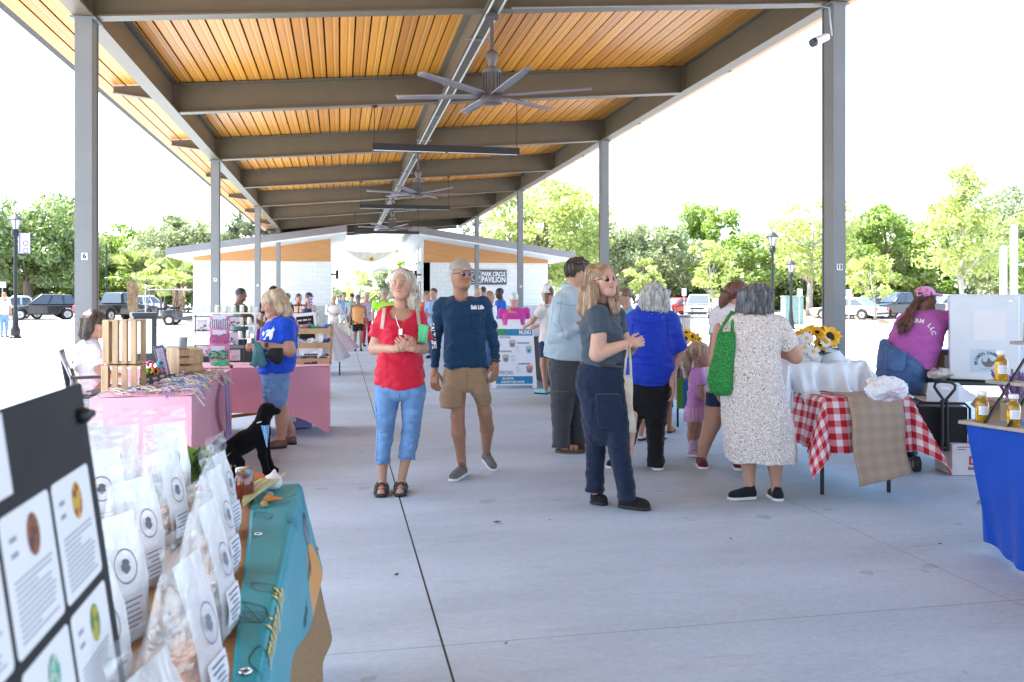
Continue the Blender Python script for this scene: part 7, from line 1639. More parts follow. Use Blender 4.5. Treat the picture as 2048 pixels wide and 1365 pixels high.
def bag(label,x,y,yaw,kind,h=.31,twist=False,s=1.0,lean=0):
 o=thing('soup_bag',label,'plastic bag',(x,y,TZ+.002),rad(yaw),'clear bags of soup mix on the nearest table');o.rotation_euler.x=rad(lean);rs=np.random.default_rng(int(abs(x*1000)+y*77));W_,D_=.088*s,.058*s;h0=h-.055;n=28;rows=[]
 prof=[(0,.92,.95),(.012,1,1),(.06,1.03,1.04),(.12,1.0,.86),(.18,.97,.6),(h0*.9,.93,.22),(h0,.9,.05)]
 if twist:prof+=[(h0+.03,.1,.14),(h0+.075,.22,.12)]
 mb=MB();vs=[]
 for z,kx,ky in prof:
  for i in range(n):a=2*math.pi*i/n;e=lambda q:math.copysign(abs(q)**.7,q);w_=1+.05*math.sin(5*a+30*z);vs.append((W_*kx*e(math.cos(a))*w_,D_*ky*e(math.sin(a))*w_,z))
 mb.add(vs,[(r*n+i,r*n+(i+1)%n,(r+1)*n+(i+1)%n,(r+1)*n+i)for r in range(len(prof)-1)for i in range(n)]);mb.m=[1 if n*.66<i<n*.9 else 0 for r in range(len(prof)-1)for i in range(n)];mb.build('bag_film',[plas,plas_w],o,smooth=70)
 if not twist:
  mb=MB();k=24;out_=[];inn=[]
  for i in range(k):
   a=2*math.pi*i/k;c_,s_=math.cos(a),math.sin(a);q=1/max(abs(c_),abs(s_));out_.append((W_*.92*c_*q,.004*math.sin(3*a),h0+.03+.03*s_*q));inn.append((.028*c_,.004*math.sin(3*a),h0+.034+.010*s_))
  mb.add(out_+inn,[(i,(i+1)%k,k+(i+1)%k,k+i)for i in range(k)]);mb.build('handle',plas,o,smooth=70)
 F_=Field(.008);fc=mat('soup_'+kind,food[kind],.7,0,.45,45,.8,60)
 F_.loft([(.006,0,0,W_*.86,D_*.84),(.04,0,0,W_*.92,D_*.88),(.085,.01,0,W_*.88,D_*.75),(.11,.01,0,W_*.6,D_*.4)]);v,q=F_.run([(.008,(40,40,40),'n')],3);mesh_obj('contents',v,q,fc,o)
 mb=MB();yy=lambda z:-(D_*np.interp(z,[0,.07,.14,.2,h0],[1,1.04,.80,.53,.08])+.004)
 mb.grid(lambda u,v:((u-.5)*.085,yy(.03+.075*v),.03+.075*v),4,6);mb.build('label',wlab,o,smooth=180)
 mb=MB();cz=.165
 for r0,r1 in((.03,.033),(.0,.014)):
  vs=[]
  for i in range(24):
   t_=2*math.pi*i/24
   for r in(max(r0,.001),r1):z=cz+r*1.1*math.sin(t_);vs.append((r*math.cos(t_)*(.6 if r0==0 and i%5==0 else 1),yy(z)-.002,z))
  mb.add(vs,[(2*i,2*((i+1)%24),2*((i+1)%24)+1,2*i+1)for i in range(24)])
 for i in range(6):z=.095-.011*i;mb.box((-.005*(i%2),yy(z)-.003,z),(.06-.012*(i%3),.0008,.0025))
 mb.build('stamp',logo,o);return o
BG=[('soup bag standing nearest the teal banner, before the jar',-.375,2.78,78,'greens',.31,False,1.0),('soup bag at the far end beside the leafy greens',-.62,3.28,40,'greens',.34,False,1),('far soup bag with wide flat handle in front of the pink cloth',-.79,3.25,18,'beans',.34,False,1.05),('farthest left soup bag partly behind the black board',-.92,3.3,10,'greens',.35,False,1.05),('soup bag of brown pasta in the middle of the rows',-.52,2.72,72,'pasta',.34,False,1.05),('soup bag of lentils left of the brown pasta',-.52,2.34,66,'lentils',.33,False,1.05),('soup bag with a small oval hole beside the black board',-.49,1.98,62,'greens',.32,False,1.05),('soup bag with red and orange pieces half way along the banner',-.335,2.38,80,'carrot',.34,False,1.05),('soup bag of pale beans nearer us on the burlap',-.295,1.98,80,'beans',.34,False,1.1),('soup bag of orange slices over dark greens close to us',-.275,1.6,78,'carrot',.33,False,1.1),('nearest soup bag with dark green dried leaves at the bottom',-.262,1.22,76,'greens',.30,False,1.1),('soup bag of beans behind the black board edge',-.44,1.62,70,'greens',.31,False,1.05),('soup bag leaning between the two rows',-.73,2.8,40,'rice',.33,False,1.05)]
for a in BG:bag(*a)
# ---- vegetables
rs=np.random.default_rng(3)
o=thing('leafy_greens','bunch of dark green salad leaves behind the soup bags','greens',P(398,700,3.35));o.location.z=TZ+.003;mb=MB();cols=[]
for i in range(70):
 a=rs.uniform(0,6.28);r=rs.uniform(0,.06);b=Vector((r*math.cos(a),r*math.sin(a),rs.uniform(.0,.04)));e=b+Vector((rs.normal(0,.05),rs.normal(0,.05),rs.uniform(.05,.15)));s_=(e-b).cross(Vector((rs.normal(),rs.normal(),rs.normal()))).normalized()*rs.uniform(.012,.026);m_=b.lerp(e,.6)
 mb.add([b,m_-s_,e+Vector((0,0,-.015)),m_+s_],[(0,1,2,3)]);cols.append(np.array((.07,.13,.025))*rs.uniform(.5,1.6))
g=mb.build('leaf_bunch',leafm,o);face_colors(g,cols)
o=thing('red_pepper','glossy dark red pepper lying by the salad leaves','pepper',P(417,700,3.2));o.location.z=TZ+.035;F_=Field(.005);F_.ell((0,0,0),(.05,.035,.034));F_.ell((.04,0,.01),(.025,.03,.03),k=.02);v,q=F_.run([(.004,(30,30,30),'n')]);mesh_obj('fruit',v,q,mat('pepper_red',(.28,.008,.012),.15,0,.1,coat=.8),o);mb=MB();mb.tube([(.06,0,.02),(.085,.01,.035)],.006,6);mb.build('stalk',mat('stalk_green',(.12,.2,.04),.6),o)
o=thing('serving_dish','shallow white dish under the pepper','dish',P(425,700,3.22));o.location.z=TZ+.002;mb=MB();mb.lathe((0,0,0),[(.05,0),(.085,.025),(.09,.026),(.083,.028),(.05,.006)],24);mb.build('dish',white_p,o,smooth=50)
b=P(489,700,3.12);o=thing('preserve_jar','small glass jar of dark red preserve with a steel lid by the garlic','jar',(b.x,b.y,TZ+.002));mb=MB();mb.lathe((0,0,0),[(.028,0),(.034,.005),(.034,.085),(.028,.097)],20);mb.build('glass',mat('preserve',(.16,.03,.015),.1,0,.3,60,coat=.9),o,smooth=50);mb=MB();mb.lathe((0,0,.097),[(.031,0),(.032,.003),(.032,.02),(.029,.022)],20);mb.build('lid',chrome,o,smooth=40)
o=thing('carrot','short stubby orange carrot behind the jar','carrot',P(508,700,3.4));o.location.z=TZ+.025;mb=MB();mb.tube([(-.05,.03,.01),(-.02,.01,.006),(.03,-.02,0),(.065,-.045,-.01)],[.016,.022,.02,.006],12);mb.build('root',mat('carrot_skin',(.55,.16,.04),.5,0,.2,60),o,smooth=70);mb=MB();mb.tube([(-.05,.03,.01),(-.08,.05,.045)],[.006,.003],6);mb.build('top',mat('stalk_green',(0,0,0)),o)
o=thing('garlic_bulb','white garlic bulb on the corner of the teal banner','garlic',P(546,700,3.3));o.location.z=TZ+.008;F_=Field(.004)
for i in range(6):a=i*1.047;F_.ell((.018*math.cos(a),.018*math.sin(a),.024),(.017,.017,.025),k=.012)
F_.cap((0,0,.03),(.006,-.004,.07),.012,.004,k=.02);v,q=F_.run();mesh_obj('bulb',v,q,mat('garlic_skin',(.66,.62,.58),.5,0,.08,40),o)
o=thing('green_beans','bundle of pale curved beans draped over the banner edge','beans',P(519,700,3.2));o.location.z=TZ+.012
for i in range(6):
 mb=MB();dx=-.03+.012*i;mb.tube([(dx+.05,.16,.02+.008*(i%3)),(dx+.03,.08,.03),(dx,0,.022+.006*(i%2)),(dx-.01-.006*i,-.09,.012),(dx-.015-.01*i,-.15-.012*i,.004)],[.004,.009,.01,.008,.003],7);mb.build('bean',mat('bean_green',(.42,.42,.2),.5,0,.15,40),o,smooth=70)
o=thing('chilli','small orange chilli with a thin stalk lying on the banner','chilli',P(549,700,3.08));o.location.z=TZ+.016;mb=MB();mb.tube([(-.03,-.01,0),(0,0,.003),(.03,.008,0)],[.006,.009,.003],8);mb.build('pod',mat('chilli_orange',(.6,.17,.02),.25,coat=.5),o,smooth=70);mb=MB();mb.tube([(.03,.008,0),(.055,.02,.004),(.075,.024,.012)],.0018,5);mb.build('stalk',mat('stalk_green',(0,0,0)),o)
for i,(px,d)in enumerate(((533,3.08),(538,3.13),(530,3.0))):o=thing('ginger_piece',('small tan ginger piece beside the chilli','tan ginger piece nearest the garlic','tan ginger piece nearest the beans')[i],'ginger',P(px,700,d),rad(50*i),'ginger pieces on the banner');o.location.z=TZ+.016;F_=Field(.004);F_.ell((0,0,0),(.014,.009,.009));F_.ell((.01,.004,.004),(.008,.007,.007));v,q=F_.run();mesh_obj('root',v,q,mat('ginger',(.38,.25,.1),.8,0,.2,80),o)
# ---- black recipe board standing on the table
PT=P(150,770,1.15);lean=math.atan2(.055,.402);ex=Vector((0,-1,0));et=Vector((math.sin(lean),0,-math.cos(lean)));en=ex.cross(et)
if en.x<0:en=-en
cb_=thing('recipe_board','black board with rows of white recipe cards standing on the nearest table','board',PT);Mb=Matrix((ex,et,en)).transposed()
BH=(PT.z-TZ)/math.cos(lean)-.003;BWd=.78;mb=MB();mb.box(Mb@Vector((BWd/2-.03,BH/2,-.004)),(BWd,BH,.008),Mb);mb.build('panel',mat('black_foam_board',(.02,.02,.022),.75,0,.2,8),cb_,bevel=.002)
mb=MB();mb.ball(Mb@Vector((.004,.042,.006)),(.011,.012,.011),8);mb.tube([Mb@Vector((.004,.042,.012)),Mb@Vector((-.012,.042,.012))],.006,8);mb.build('clip',black_p,cb_,smooth=60)
CWd,CHt=.148,.145;pics=[((.62,.40,.04),(.35,.05,.03)),((.30,.10,.04),(.12,.05,.03)),((.45,.42,.05),(.10,.22,.04)),((.1,.42,.3),(.5,.6,.5)),((.6,.45,.06),(.4,.2,.05)),((.5,.15,.05),(.6,.5,.1))]
mb=MB();mb.box(Mb@Vector((.42,.046,.0006)),(.32,.085,.001),Mb);mb.build('header_sheet',paper,cb_)
for r in range(4):
 for c_ in range(4):
  s0,t0=.003+c_*(CWd+.010),.105+r*(CHt+.013)
  if t0+CHt>BH:continue
  if c_>=2 and r==0 and False:continue
  k=Mb@Vector((s0+CWd/2,t0+CHt/2,.0012));vs=[];rr=.008
  for(cx_,cy_,a0)in((CWd/2-rr,CHt/2-rr,0),(-CWd/2+rr,CHt/2-rr,90),(-CWd/2+rr,-CHt/2+rr,180),(CWd/2-rr,-CHt/2+rr,270)):
   for a in(0,30,60,90):vs.append(k+Mb@Vector((cx_+rr*math.cos(rad(a0+a)),cy_+rr*math.sin(rad(a0+a)),0)))
  mb=MB();mb.add(vs,[tuple(range(16))]);mb.box(k+Mb@Vector((0,0,-.0004)),(CWd*.9,CHt*.9,.0006),Mb);cd=mb.build('recipe_card',paper,cb_)
  pa,pb=pics[(r*2+c_)%6];mb=MB();n=22;ko=k+Mb@Vector((-.012,-.036,.0006));mb.add([ko+Mb@Vector((.0185*math.cos(2*math.pi*i/n),.0235*math.sin(2*math.pi*i/n),0))for i in range(n)],[tuple(range(n))])
  pm=mat('recipe_photo_%d'%((r*2+c_)%6),pa,.5,0,.0);N,L,b=nodes_of(pm)
  if not b.inputs['Base Color'].links:
   tc=N.new('ShaderNodeTexCoord');nz=N.new('ShaderNodeTexNoise');nz.inputs['Scale'].default_value=70;L.new(tc.outputs['Object'],nz.inputs[0]);L.new(mixc(N,L,mnode(N,L,'GREATER_THAN',nz.outputs['Fac'],.52),pa,pb),b.inputs['Base Color'])
  mb.build('photo',pm,cd);mb=MB();rs=np.random.default_rng(r*9+c_)
  for i in range(11):w_=CWd*(.76-.3*(rs.random()<.25)-.02*i%.1);mb.box(k+Mb@Vector((-.0+(CWd*.76-w_)/2,-.002+.0062*i,.0005)),(w_,.0017,.0003),Mb)
  for q in(0,1):mb.box(k+Mb@Vector((.045,-.045+.016*q,.0005)),(.018,.005,.0003),Mb)
  mb.build('writing',mat('grey_ink',(.3,.31,.36),.7),cd)
  # ================ right side stalls
def uvset(o,uvs):
 ul=o.data.uv_layers.new(name='UVMap');ul.data.foreach_set('uv',np.array([uvs[l.vertex_index]for l in o.data.loops],np.float32).ravel())
def drape(x0,x1,y0,y1,zt,ov,nx,ny,flare=.22,wave=.03,wn=9,seed=0):
 """rectangular cloth lying on x0..x1, y0..y1 and hanging ov=(x-,x+,y-,y+) beyond it; cones at the corners"""
 vs,uvs=[],[]
 for j in range(ny+1):
  for i in range(nx+1):
   a=x0-ov[0]+(x1-x0+ov[0]+ov[1])*i/nx;b=y0-ov[2]+(y1-y0+ov[2]+ov[3])*j/ny
   ca,cb=min(max(a,x0),x1),min(max(b,y0),y1);dx,dy=a-ca,b-cb;e=math.hypot(dx,dy)
   if e<1e-6:p=(a,b,zt+.004)
   else:
    ux,uy=dx/e,dy/e;per=(ca+cb)*wn+math.atan2(uy,ux)*2.2;fl=flare*e*(.35+.65*(2*abs(ux*uy)))+wave*e/.4*math.sin(per*3+seed)+.5*wave*e/.4*math.sin(per*7.3+1)
    rr=.02;h=max(0,e-rr);k=min(e,rr)
    p=(ca+ux*(k*.7+fl),cb+uy*(k*.7+fl),zt+.004-k*.5-h*.96)
   vs.append(p);uvs.append((a,b))
 return vs,[(j*(nx+1)+i,j*(nx+1)+i+1,(j+1)*(nx+1)+i+1,(j+1)*(nx+1)+i)for j in range(ny)for i in range(nx)],uvs
def gingham():
 m=mat('gingham',(.6,.05,.06),.85,0,0);N,L,b=nodes_of(m);uv=N.new('ShaderNodeUVMap');sp=N.new('ShaderNodeSeparateXYZ');L.new(uv.outputs[0],sp.inputs[0])
 f=lambda s:mnode(N,L,'GREATER_THAN',mnode(N,L,'FRACT',mnode(N,L,'DIVIDE',s,.094)),.5)
 s=mnode(N,L,'MULTIPLY',mnode(N,L,'ADD',f(sp.outputs[0]),f(sp.outputs[1])),.5);cr=N.new('ShaderNodeValToRGB');cr.color_ramp.interpolation='CONSTANT';L.new(s,cr.inputs[0])
 cr.color_ramp.elements[0].color=(.68,.66,.66,1);cr.color_ramp.elements[1].position=.75;cr.color_ramp.elements[1].color=(.42,.008,.018,1);e=cr.color_ramp.elements.new(.25);e.color=(.60,.20,.24,1)
 L.new(cr.outputs[0],b.inputs['Base Color']);nz=N.new('ShaderNodeTexNoise');nz.inputs['Scale'].default_value=300;L.new(uv.outputs[0],nz.inputs[0]);bp=N.new('ShaderNodeBump');bp.inputs['Strength'].default_value=.15;bp.inputs['Distance'].default_value=.004;L.new(nz.outputs['Fac'],bp.inputs['Height']);L.new(bp.outputs[0],b.inputs['Normal']);return m
GA=rad(-3);GX0,GX1,GY0,GY1=-.33,.33,-.95,.95;gc=(3.86,6.66,0)
t=thing('folding_table','folding table with curved black legs under the gingham cloth','table',gc,GA);mb=MB();mb.bb(-.32,.32,-.94,.94,.70,.735);mb.build('tabletop',white_p,t)
for x in(-.27,.27):
 for y in(-.8,.84):
  s=-1 if y<0 else 1;mb=MB();mb.tube([(x,y-.14*s,.7),(x,y-.1*s,.5),(x,y-.03*s,.34),(x,y,.2),(x,y,.0)],.0155,8);mb.build('leg',black_m,t,smooth=60)
o=thing('gingham_tablecloth','red and white gingham tablecloth with drooping corners','tablecloth',gc,GA);mb=MB();vs,fs,uv=drape(GX0,GX1,GY0,GY1,.74,(.40,.40,.42,.3),44,70,.5,.02);mb.add(vs,fs);c=mb.build('cloth',gingham(),o,smooth=180,solid=.003);uvset(c,uv)
def runner_mat():
 m=mat('burlap_runner',(.3,.22,.15),.9,0,0);N,L,b=nodes_of(m);uv=N.new('ShaderNodeUVMap');sp=N.new('ShaderNodeSeparateXYZ');L.new(uv.outputs[0],sp.inputs[0]);tc=N.new('ShaderNodeTexCoord')
 f=lambda s:mnode(N,L,'GREATER_THAN',mnode(N,L,'FRACT',mnode(N,L,'DIVIDE',s,.094)),.5);s=mnode(N,L,'MULTIPLY',mnode(N,L,'ADD',f(sp.outputs[0]),f(sp.outputs[1])),.5)
 nz=N.new('ShaderNodeTexNoise');nz.inputs['Scale'].default_value=170;L.new(tc.outputs['Object'],nz.inputs[0]);c=mixc(N,L,s,(.42,.33,.24),(.37,.265,.19));L.new(mixc(N,L,mnode(N,L,'MULTIPLY',nz.outputs['Fac'],.4),c,(.2,.15,.1)),b.inputs['Base Color']);return m
o=thing('burlap_runner','brown burlap runner hanging over the front end of the gingham table','table runner',gc,GA);mb=MB();nv=40;vs,uv=[],[]
for j in range(nv+1):
 s=-.3+.95*j/nv
 for i in range(13):
  x=-.17+.42*i/12;h=max(0,s-.012);k=h/.7
  y=GY0-s if s<0 else GY0-.018-min(s,.012)-.02*math.sin(5*x+2)*k-.13*k-.02*min(1,k*5);vs.append((x-.02*k*k+.02*k*math.sin(9*k),y-.004-.02*math.sin(20*x)*k*k,.751-h*.93+.04*k*k*math.sin(8*x)));uv.append((x,s))
mb.add(vs,[(j*13+i,j*13+i+1,(j+1)*13+i+1,(j+1)*13+i)for j in range(nv)for i in range(12)]);c=mb.build('cloth',runner_mat(),o,smooth=180,solid=.003);uvset(c,uv)
film=mat('white_film',(.66,.70,.74),.35,0,.08,6,.35,10,coat=.2)
o=thing('plastic_cover','crumpled white plastic sheet draped over the bin beneath the sunflowers','plastic sheet',(3.74,6.35,0),GA);mb=MB();vs,fs,uv=drape(-.31,.31,-.23,.23,.972,(.22,.2,.36,.2),60,56,.6,.085,7,2)
rs=np.random.default_rng(1);vs2=[]
for(x,y,z)in vs:
 n_=float(vnoise(np.array([[x*9,y*9,z*9]]),4)[0]);dz=.018*n_ if z>.96 else 0
 zz_=max(z,.752)if(-.46<x<.2 and y>-.36)else z
 vs2.append((x+.018*n_,y-(.03 if z<.76 else 0)+.018*n_,zz_+dz))
mb.add(vs2,fs);mb.build('sheet',film,o,smooth=180,solid=.003)
for i in range(3):
 o=thing('tissue_paper',('peak of crumpled white tissue left of the flower pot','standing fold of white tissue right of the flower pot','small crumple of white tissue at the left end of the bin')[i],'tissue',(3.66+(-.12,.2,-.2)[i],6.2,.972),0,'white tissue around the flower pot');mb=MB();h=(.2,.16,.1)[i]
 mb.add([(-.12,0,0),(.1,-.02,0),(.0,.05,h),(-.07,.02,h*.9),(.14,.08,.01),(-.1,.1,.0)],[(0,1,2,3),(1,4,2),(0,3,5)]);mb.build('tissue_sheet',film,o,smooth=180)
py_=mat('petal_yellow',(.80,.45,.015),.6,0,.15,30);pw=mat('petal_white',(.75,.74,.76),.6,0,.05);dk=mat('sunflower_disc',(.05,.022,.01),.9,0,.4,200,1.0,200);gl_=mat('stem_green',(.03,.10,.025),.5,0,.3,30);dyel=mat('daisy_disc',(.6,.5,.1),.8,0,.2,200)
def flower(o,name,c,nrm,r,n,pm,dm,rd,layers=2,w_=.22,seed=0):
 rs=np.random.default_rng(seed);nrm=Vector(nrm).normalized();M=nrm.to_track_quat('Z','Y').to_matrix();c=Vector(c);mb=MB()
 for l in range(layers):
  for i in range(n):
   a=2*math.pi*(i+.5*l)/n+rs.normal(0,.06);rr=r*rs.uniform(.85,1.08)*(1-.12*l);up=.12*r+.22*r*l;d=Vector((math.cos(a),math.sin(a),0));s_=Vector((-d.y,d.x,0))*rr*w_;b=d*rd*.8;e=d*rr+Vector((0,0,up*rs.uniform(.2,1.5)-.1*r));m_=b.lerp(e,.5)+Vector((0,0,.06*r))
   mb.add([c+M@q for q in(b-s_*.5,m_-s_,e,m_+s_,b+s_*.5)],[(0,1,2,3,4)])
 f=mb.build(name,pm,o);mb=MB();mb.lathe((0,0,0),[(rd,-.004),(rd*1.02,.002),(rd*.7,rd*.3),(rd*.1,rd*.35)],16);mb.v=[tuple(c+M@Vector(q))for q in mb.v];mb.build('flower_disc',dm,f,smooth=70);return f
def leafs(o,cs,seed):
 rs=np.random.default_rng(seed);mb=MB()
 for(c,r)in cs:
  for i in range(5):
   a=rs.uniform(0,6.28);d=Vector((math.cos(a),math.sin(a),rs.uniform(-.4,.5))).normalized();b=Vector(c);e=b+d*r;s_=d.cross(Vector((0,0,1))).normalized()*r*.33;m_=b.lerp(e,.5)+Vector((0,0,r*.12));mb.add([b,m_-s_,e,m_+s_],[(0,1,2),(0,2,3)])
 mb.build('leaves',gl_,o)
bq=thing('flower_bouquet','bouquet of yellow sunflowers and white daisies in a white pot on the covered bin','flowers',(3.72,6.28,.93),-YAW-rad(21));bq.scale=(1.12,)*3;mb=MB();mb.lathe((0,0,0),[(.055,0),(.06,.004),(.075,.11),(.08,.115),(.07,.115),(.06,.02)],20);mb.build('pot',white_p,bq,smooth=50)
q_=lambda px,py,y:((px-1660)*.0039,y,(724-py)*.0039)
mb=MB();SFL=[(1688,669,-.06,(.5,-.75,.35),.088,.034),(1628,693,-.08,(-.75,-.6,.1),.075,.03),(1640,667,-.02,(-.3,-.9,.6),.06,.018),(1650,664,-.05,(0,-.8,.7),.06,.018),(1666,662,-.02,(.1,-.7,.8),.06,.018),(1625,672,.02,(-.6,-.6,.6),.055,.018),(1672,682,-.06,(.3,-.9,.1),.055,.018),(1655,656,.03,(0,-.3,1),.06,.018),(1678,658,.05,(.5,.2,.9),.06,.02)]
DSY=[(1635,676,-.1,.05),(1649,672,-.11,.055),(1645,689,-.12,.05),(1660,696,-.12,.058),(1681,679,-.1,.045),(1640,683,-.11,.045)]
for x,y,d,n_,r,rd in SFL:a=q_(x,y,d);mb.tube([(0,0,.08),(a[0]*.5,a[1]*.5,.08+(a[2]-.08)*.6),a],.004,5)
for x,y,d,r in DSY:a=q_(x,y,d);mb.tube([(0,0,.08),(a[0]*.6,a[1]*.4,.08+(a[2]-.08)*.6),a],.003,5)
mb.build('stems',gl_,bq)
for i,(x,y,d,n_,r,rd)in enumerate(SFL):flower(bq,'sunflower',q_(x,y,d),n_,r,16,py_,dk,rd,2,.2,i)
for i,(x,y,d,r)in enumerate(DSY):flower(bq,'daisy',q_(x,y,d),(.1*(i-2),-1,.3),r,13,pw,dyel,.012,1,.2,i)
leafs(bq,[(q_(1668,694,-.03),.1),(q_(1655,700,-.05),.1),(q_(1690,690,.0),.08),(q_(1640,700,-.02),.08),(q_(1660,680,.02),.09),(q_(1675,704,-.04),.09)],2)
o=thing('grocery_bag','full white plastic grocery bag with a tied end on the gingham table','plastic bag',P(1772,797,6.1));o.location.z=.752;o.rotation_euler.z=-YAW;F_=Field(.008);F_.ell((0,0,.085),(.13,.12,.09));F_.ell((.05,-.01,.06),(.09,.1,.065));F_.ell((-.06,0,.08),(.075,.09,.075));F_.cap((.12,-.02,.06),(.19,-.04,.015),.022,.008);F_.plane((0,0,.0),(0,0,-1));v,q=F_.run([(.014,(14,14,14),'r'),(.006,(40,40,40),'r')]);mesh_obj('bag_body',v,q,mat('grocery_white',(.74,.73,.76),.4,0,.08,12,.2,40),o)
mb=MB();
for i in range(7):mb.tube([(-.06+.013*i,-.128+.002*i,.02),(-.05+.016*i,-.126,.05+.004*i),(-.035+.02*i,-.115,.075+.005*i)],.0015,4)
mb.build('print',mat('magenta_print',(.45,.08,.25),.6),o)
tr=thing('grey_box','low grey carton behind the left end of the plastic sheet','box',(3.66,7.1,.748),GA);mb=MB();mb.bb(-.09,.1,-.1,.1,0,.06);mb.build('box',mat('grey_carton',(.2,.2,.19),.7),tr,bevel=.004)
# ---- table with flowers and bread behind the girl
lil=fabric('pale_lilac_cloth',(.62,.55,.6));t3=plain_table('table with a pale lilac cloth behind the little girl',3.72,4.45,9.2,11.0,.74,lil,(lil,.42))
o=thing('reusable_bag','green and blue striped reusable bag hanging from the lilac table','bag',P(1369,787,9.3),-YAW);mb=MB();mb.bb(-.08,-.02,-.02,.02,-.165,.165,0);mb.bb(-.02,.05,-.021,.021,-.165,.165,1);mb.bb(.05,.08,-.02,.02,-.165,.165,2);mb.build('bag_body',[fabric('bag_green',(.09,.22,.02),.5),fabric('bag_blue',(.02,.13,.28),.5),fabric('bag_dark',(.02,.06,.03),.5)],o);mb=MB()
for x in(-.05,.05):mb.tube([(x-.03,0,.16),(x-.02,0,.26),(x+.02,0,.26),(x+.03,0,.16)],.006,6)
mb.build('handle',black_p,o)
b2=thing('flower_bouquet','cut sunflowers lying beside the woman in royal blue on the lilac table','flowers',(4.13,9.9,.745),-YAW);mb=MB();mb.lathe((0,0,0),[(.05,0),(.07,.13),(.062,.13),(.05,.02)],16);mb.build('pot',black_p,b2,smooth=50)
for i,(x,z,y,n_)in enumerate(((0,.23,-.05,(-.3,-.9,.3)),(.09,.25,-.04,(.4,-.8,.4)),(-.08,.26,0,(-.6,-.6,.5)),(.14,.2,-.02,(.7,-.7,0)),(.03,.3,.03,(0,-.5,.9)),(.18,.24,.03,(.8,-.4,.3)))):
 mb=MB();mb.tube([(0,0,.1),(x,y,z)],.004,5);mb.build('stem',gl_,b2);flower(b2,'sunflower',(x,y,z),n_,.085,16,py_,dk,.03,2,.22,20+i)
leafs(b2,[((0,-.02,.16),.1),((.08,0,.17),.1)],6)
cello=mat('cellophane',(.55,.48,.45),.15,0,.35,16,.6,22,coat=.6)
for i in range(5):
 o=thing('bread_loaf',('front left','front right','middle','back left','back right')[i]+' wrapped brown loaf on the lilac table','bread',(3.9+.28*(i%2)+.1*(i==2),9.35+.22*i,.745),rad(20*i),'wrapped loaves on the lilac table');F_=Field(.01);F_.ell((0,0,.05),(.14,.08,.06));F_.ell((.16,0,.04),(.05,.05,.02));v,q=F_.run([(.01,(18,18,18),'r')]);mesh_obj('wrapped_loaf',v,q,cello if i%2 else mat('loaf',(.34,.2,.11),.3,0,.3,20,coat=.6),o)
o=thing('chalkboard','small grey chalkboard with pink chalk lettering in front of the woman in turquoise','sign',P(1231,662,11.2),-YAW);o.rotation_euler.x=rad(-8);mb=MB();mb.bb(-.17,.13,-.01,.01,-.11,.18);mb.build('slate',mat('slate_grey',(.13,.14,.15),.7),o,bevel=.004);mb=MB();mb.text('Scan',.09,UP((.0,-.0115,.04)),sx=1.0,depth=.0006);mb.build('lettering',mat('chalk_pink',(.6,.4,.5),.8),o)
mb=MB();mb.tube([(-.02,.04,-.1),(-.02,.1,-.21)],.008,6);mb.build('prop',black_m,o)
t4=plain_table('black skirted table under the chalkboard',3.2,3.95,11.0,12.6,.76,blk_cl,(blk_cl,.68))
t5=plain_table('pale wood topped table with black underside right of the menu board',3.35,4.2,13.7,16.0,.8,mat('pale_wood',(0,0,0)),(blk_cl,.75))
o=thing('white_lattice_box','white lattice box on the pale table behind the menu board','box',(3.35,14.6,.802));mb=MB();mb.bb(-.1,.18,-.1,.1,0,.26);mb.build('box',dots('lattice',(.7,.7,.7),(.2,.2,.2),34,.2),o,bevel=.004)
o=thing('red_bowl','red bowl of produce on the pale table','bowl',(3.5,14.2,.802));mb=MB();mb.lathe((0,0,0),[(.05,0),(.12,.09),(.115,.09),(.05,.01)],18);mb.build('bowl',mat('red_plastic',(.5,.02,.03),.3),o,smooth=50);mb=MB()
for i in range(9):mb.ball((.06*math.cos(i*2.4),.06*math.sin(i*1.9),.085),.03,6)
mb.build('produce',mat('peach',(.6,.25,.12),.5,0,.3,30),o,smooth=180)
# ---- A-frame menu board
mnx=P(1028,772,14.2);an=thing('menu_board','white folding A-frame board with a blue MENU poster of bowls','sign',(mnx.x,mnx.y,0),-YAW+rad(2));mp_w=mat('moulded_white',(.76,.77,.8),.45,0,.03);MW,MH=.70,1.13
def board(rot,yo):
 mb=MB();w2=MW/2
 out=[(-w2,.05),(-w2+.045,.05),(-w2+.05,.0),(-w2,.0)]
 M=TR((0,yo,0),0,0,0)@Matrix.Rotation(rot,4,'X')
 pl=[(-w2-.02,0),(-w2+.05,0),(-w2+.06,.045),(w2-.06,.045),(w2-.05,0),(w2+.02,0),(w2-.045,MH),(.2,MH),(.18,MH-.1),(.115,MH-.1),(.1,MH-.02),(-.1,MH-.02),(-.115,MH-.1),(-.18,MH-.1),(-.2,MH),(-w2+.045,MH)]
 mb.prism(pl,.035,M@TR((0,.035,0),rad(90)));return mb,M
mb,Mf=board(rad(-9),-.2);mb.build('front_panel',mp_w,an,bevel=.006);mb,Mk=board(rad(9),.2);mb.build('back_panel',mp_w,an,bevel=.006)
for x in(-.11,.11):mb=MB();
mb=MB();mb.prism([(-.1,MH-.02),(-.1,MH+.0),(.1,MH+.0),(.1,MH-.02)],.05,Mf@TR((0,.05,0),rad(90)));mb.build('handle',mp_w,an,bevel=.004)
fl_=lambda x,z,off=.003:Mf@UP((x,-off,z));blu=mat('poster_blue',(.015,.20,.38),.45,0,.05);pw_,ph_=.6,.93
def rect(mb,x0,x1,z0,z1,off,mi=0):mb.add([Mf@Vector((x,-off,z))for x,z in((x0,z0),(x1,z0),(x1,z1),(x0,z1))],[(0,1,2,3)],mi)
mb=MB();rect(mb,-.3,.3,.07,.97,.0015);pst=mb.build('poster',mat('poster_white',(.72,.74,.8),.35,0,.02),an)
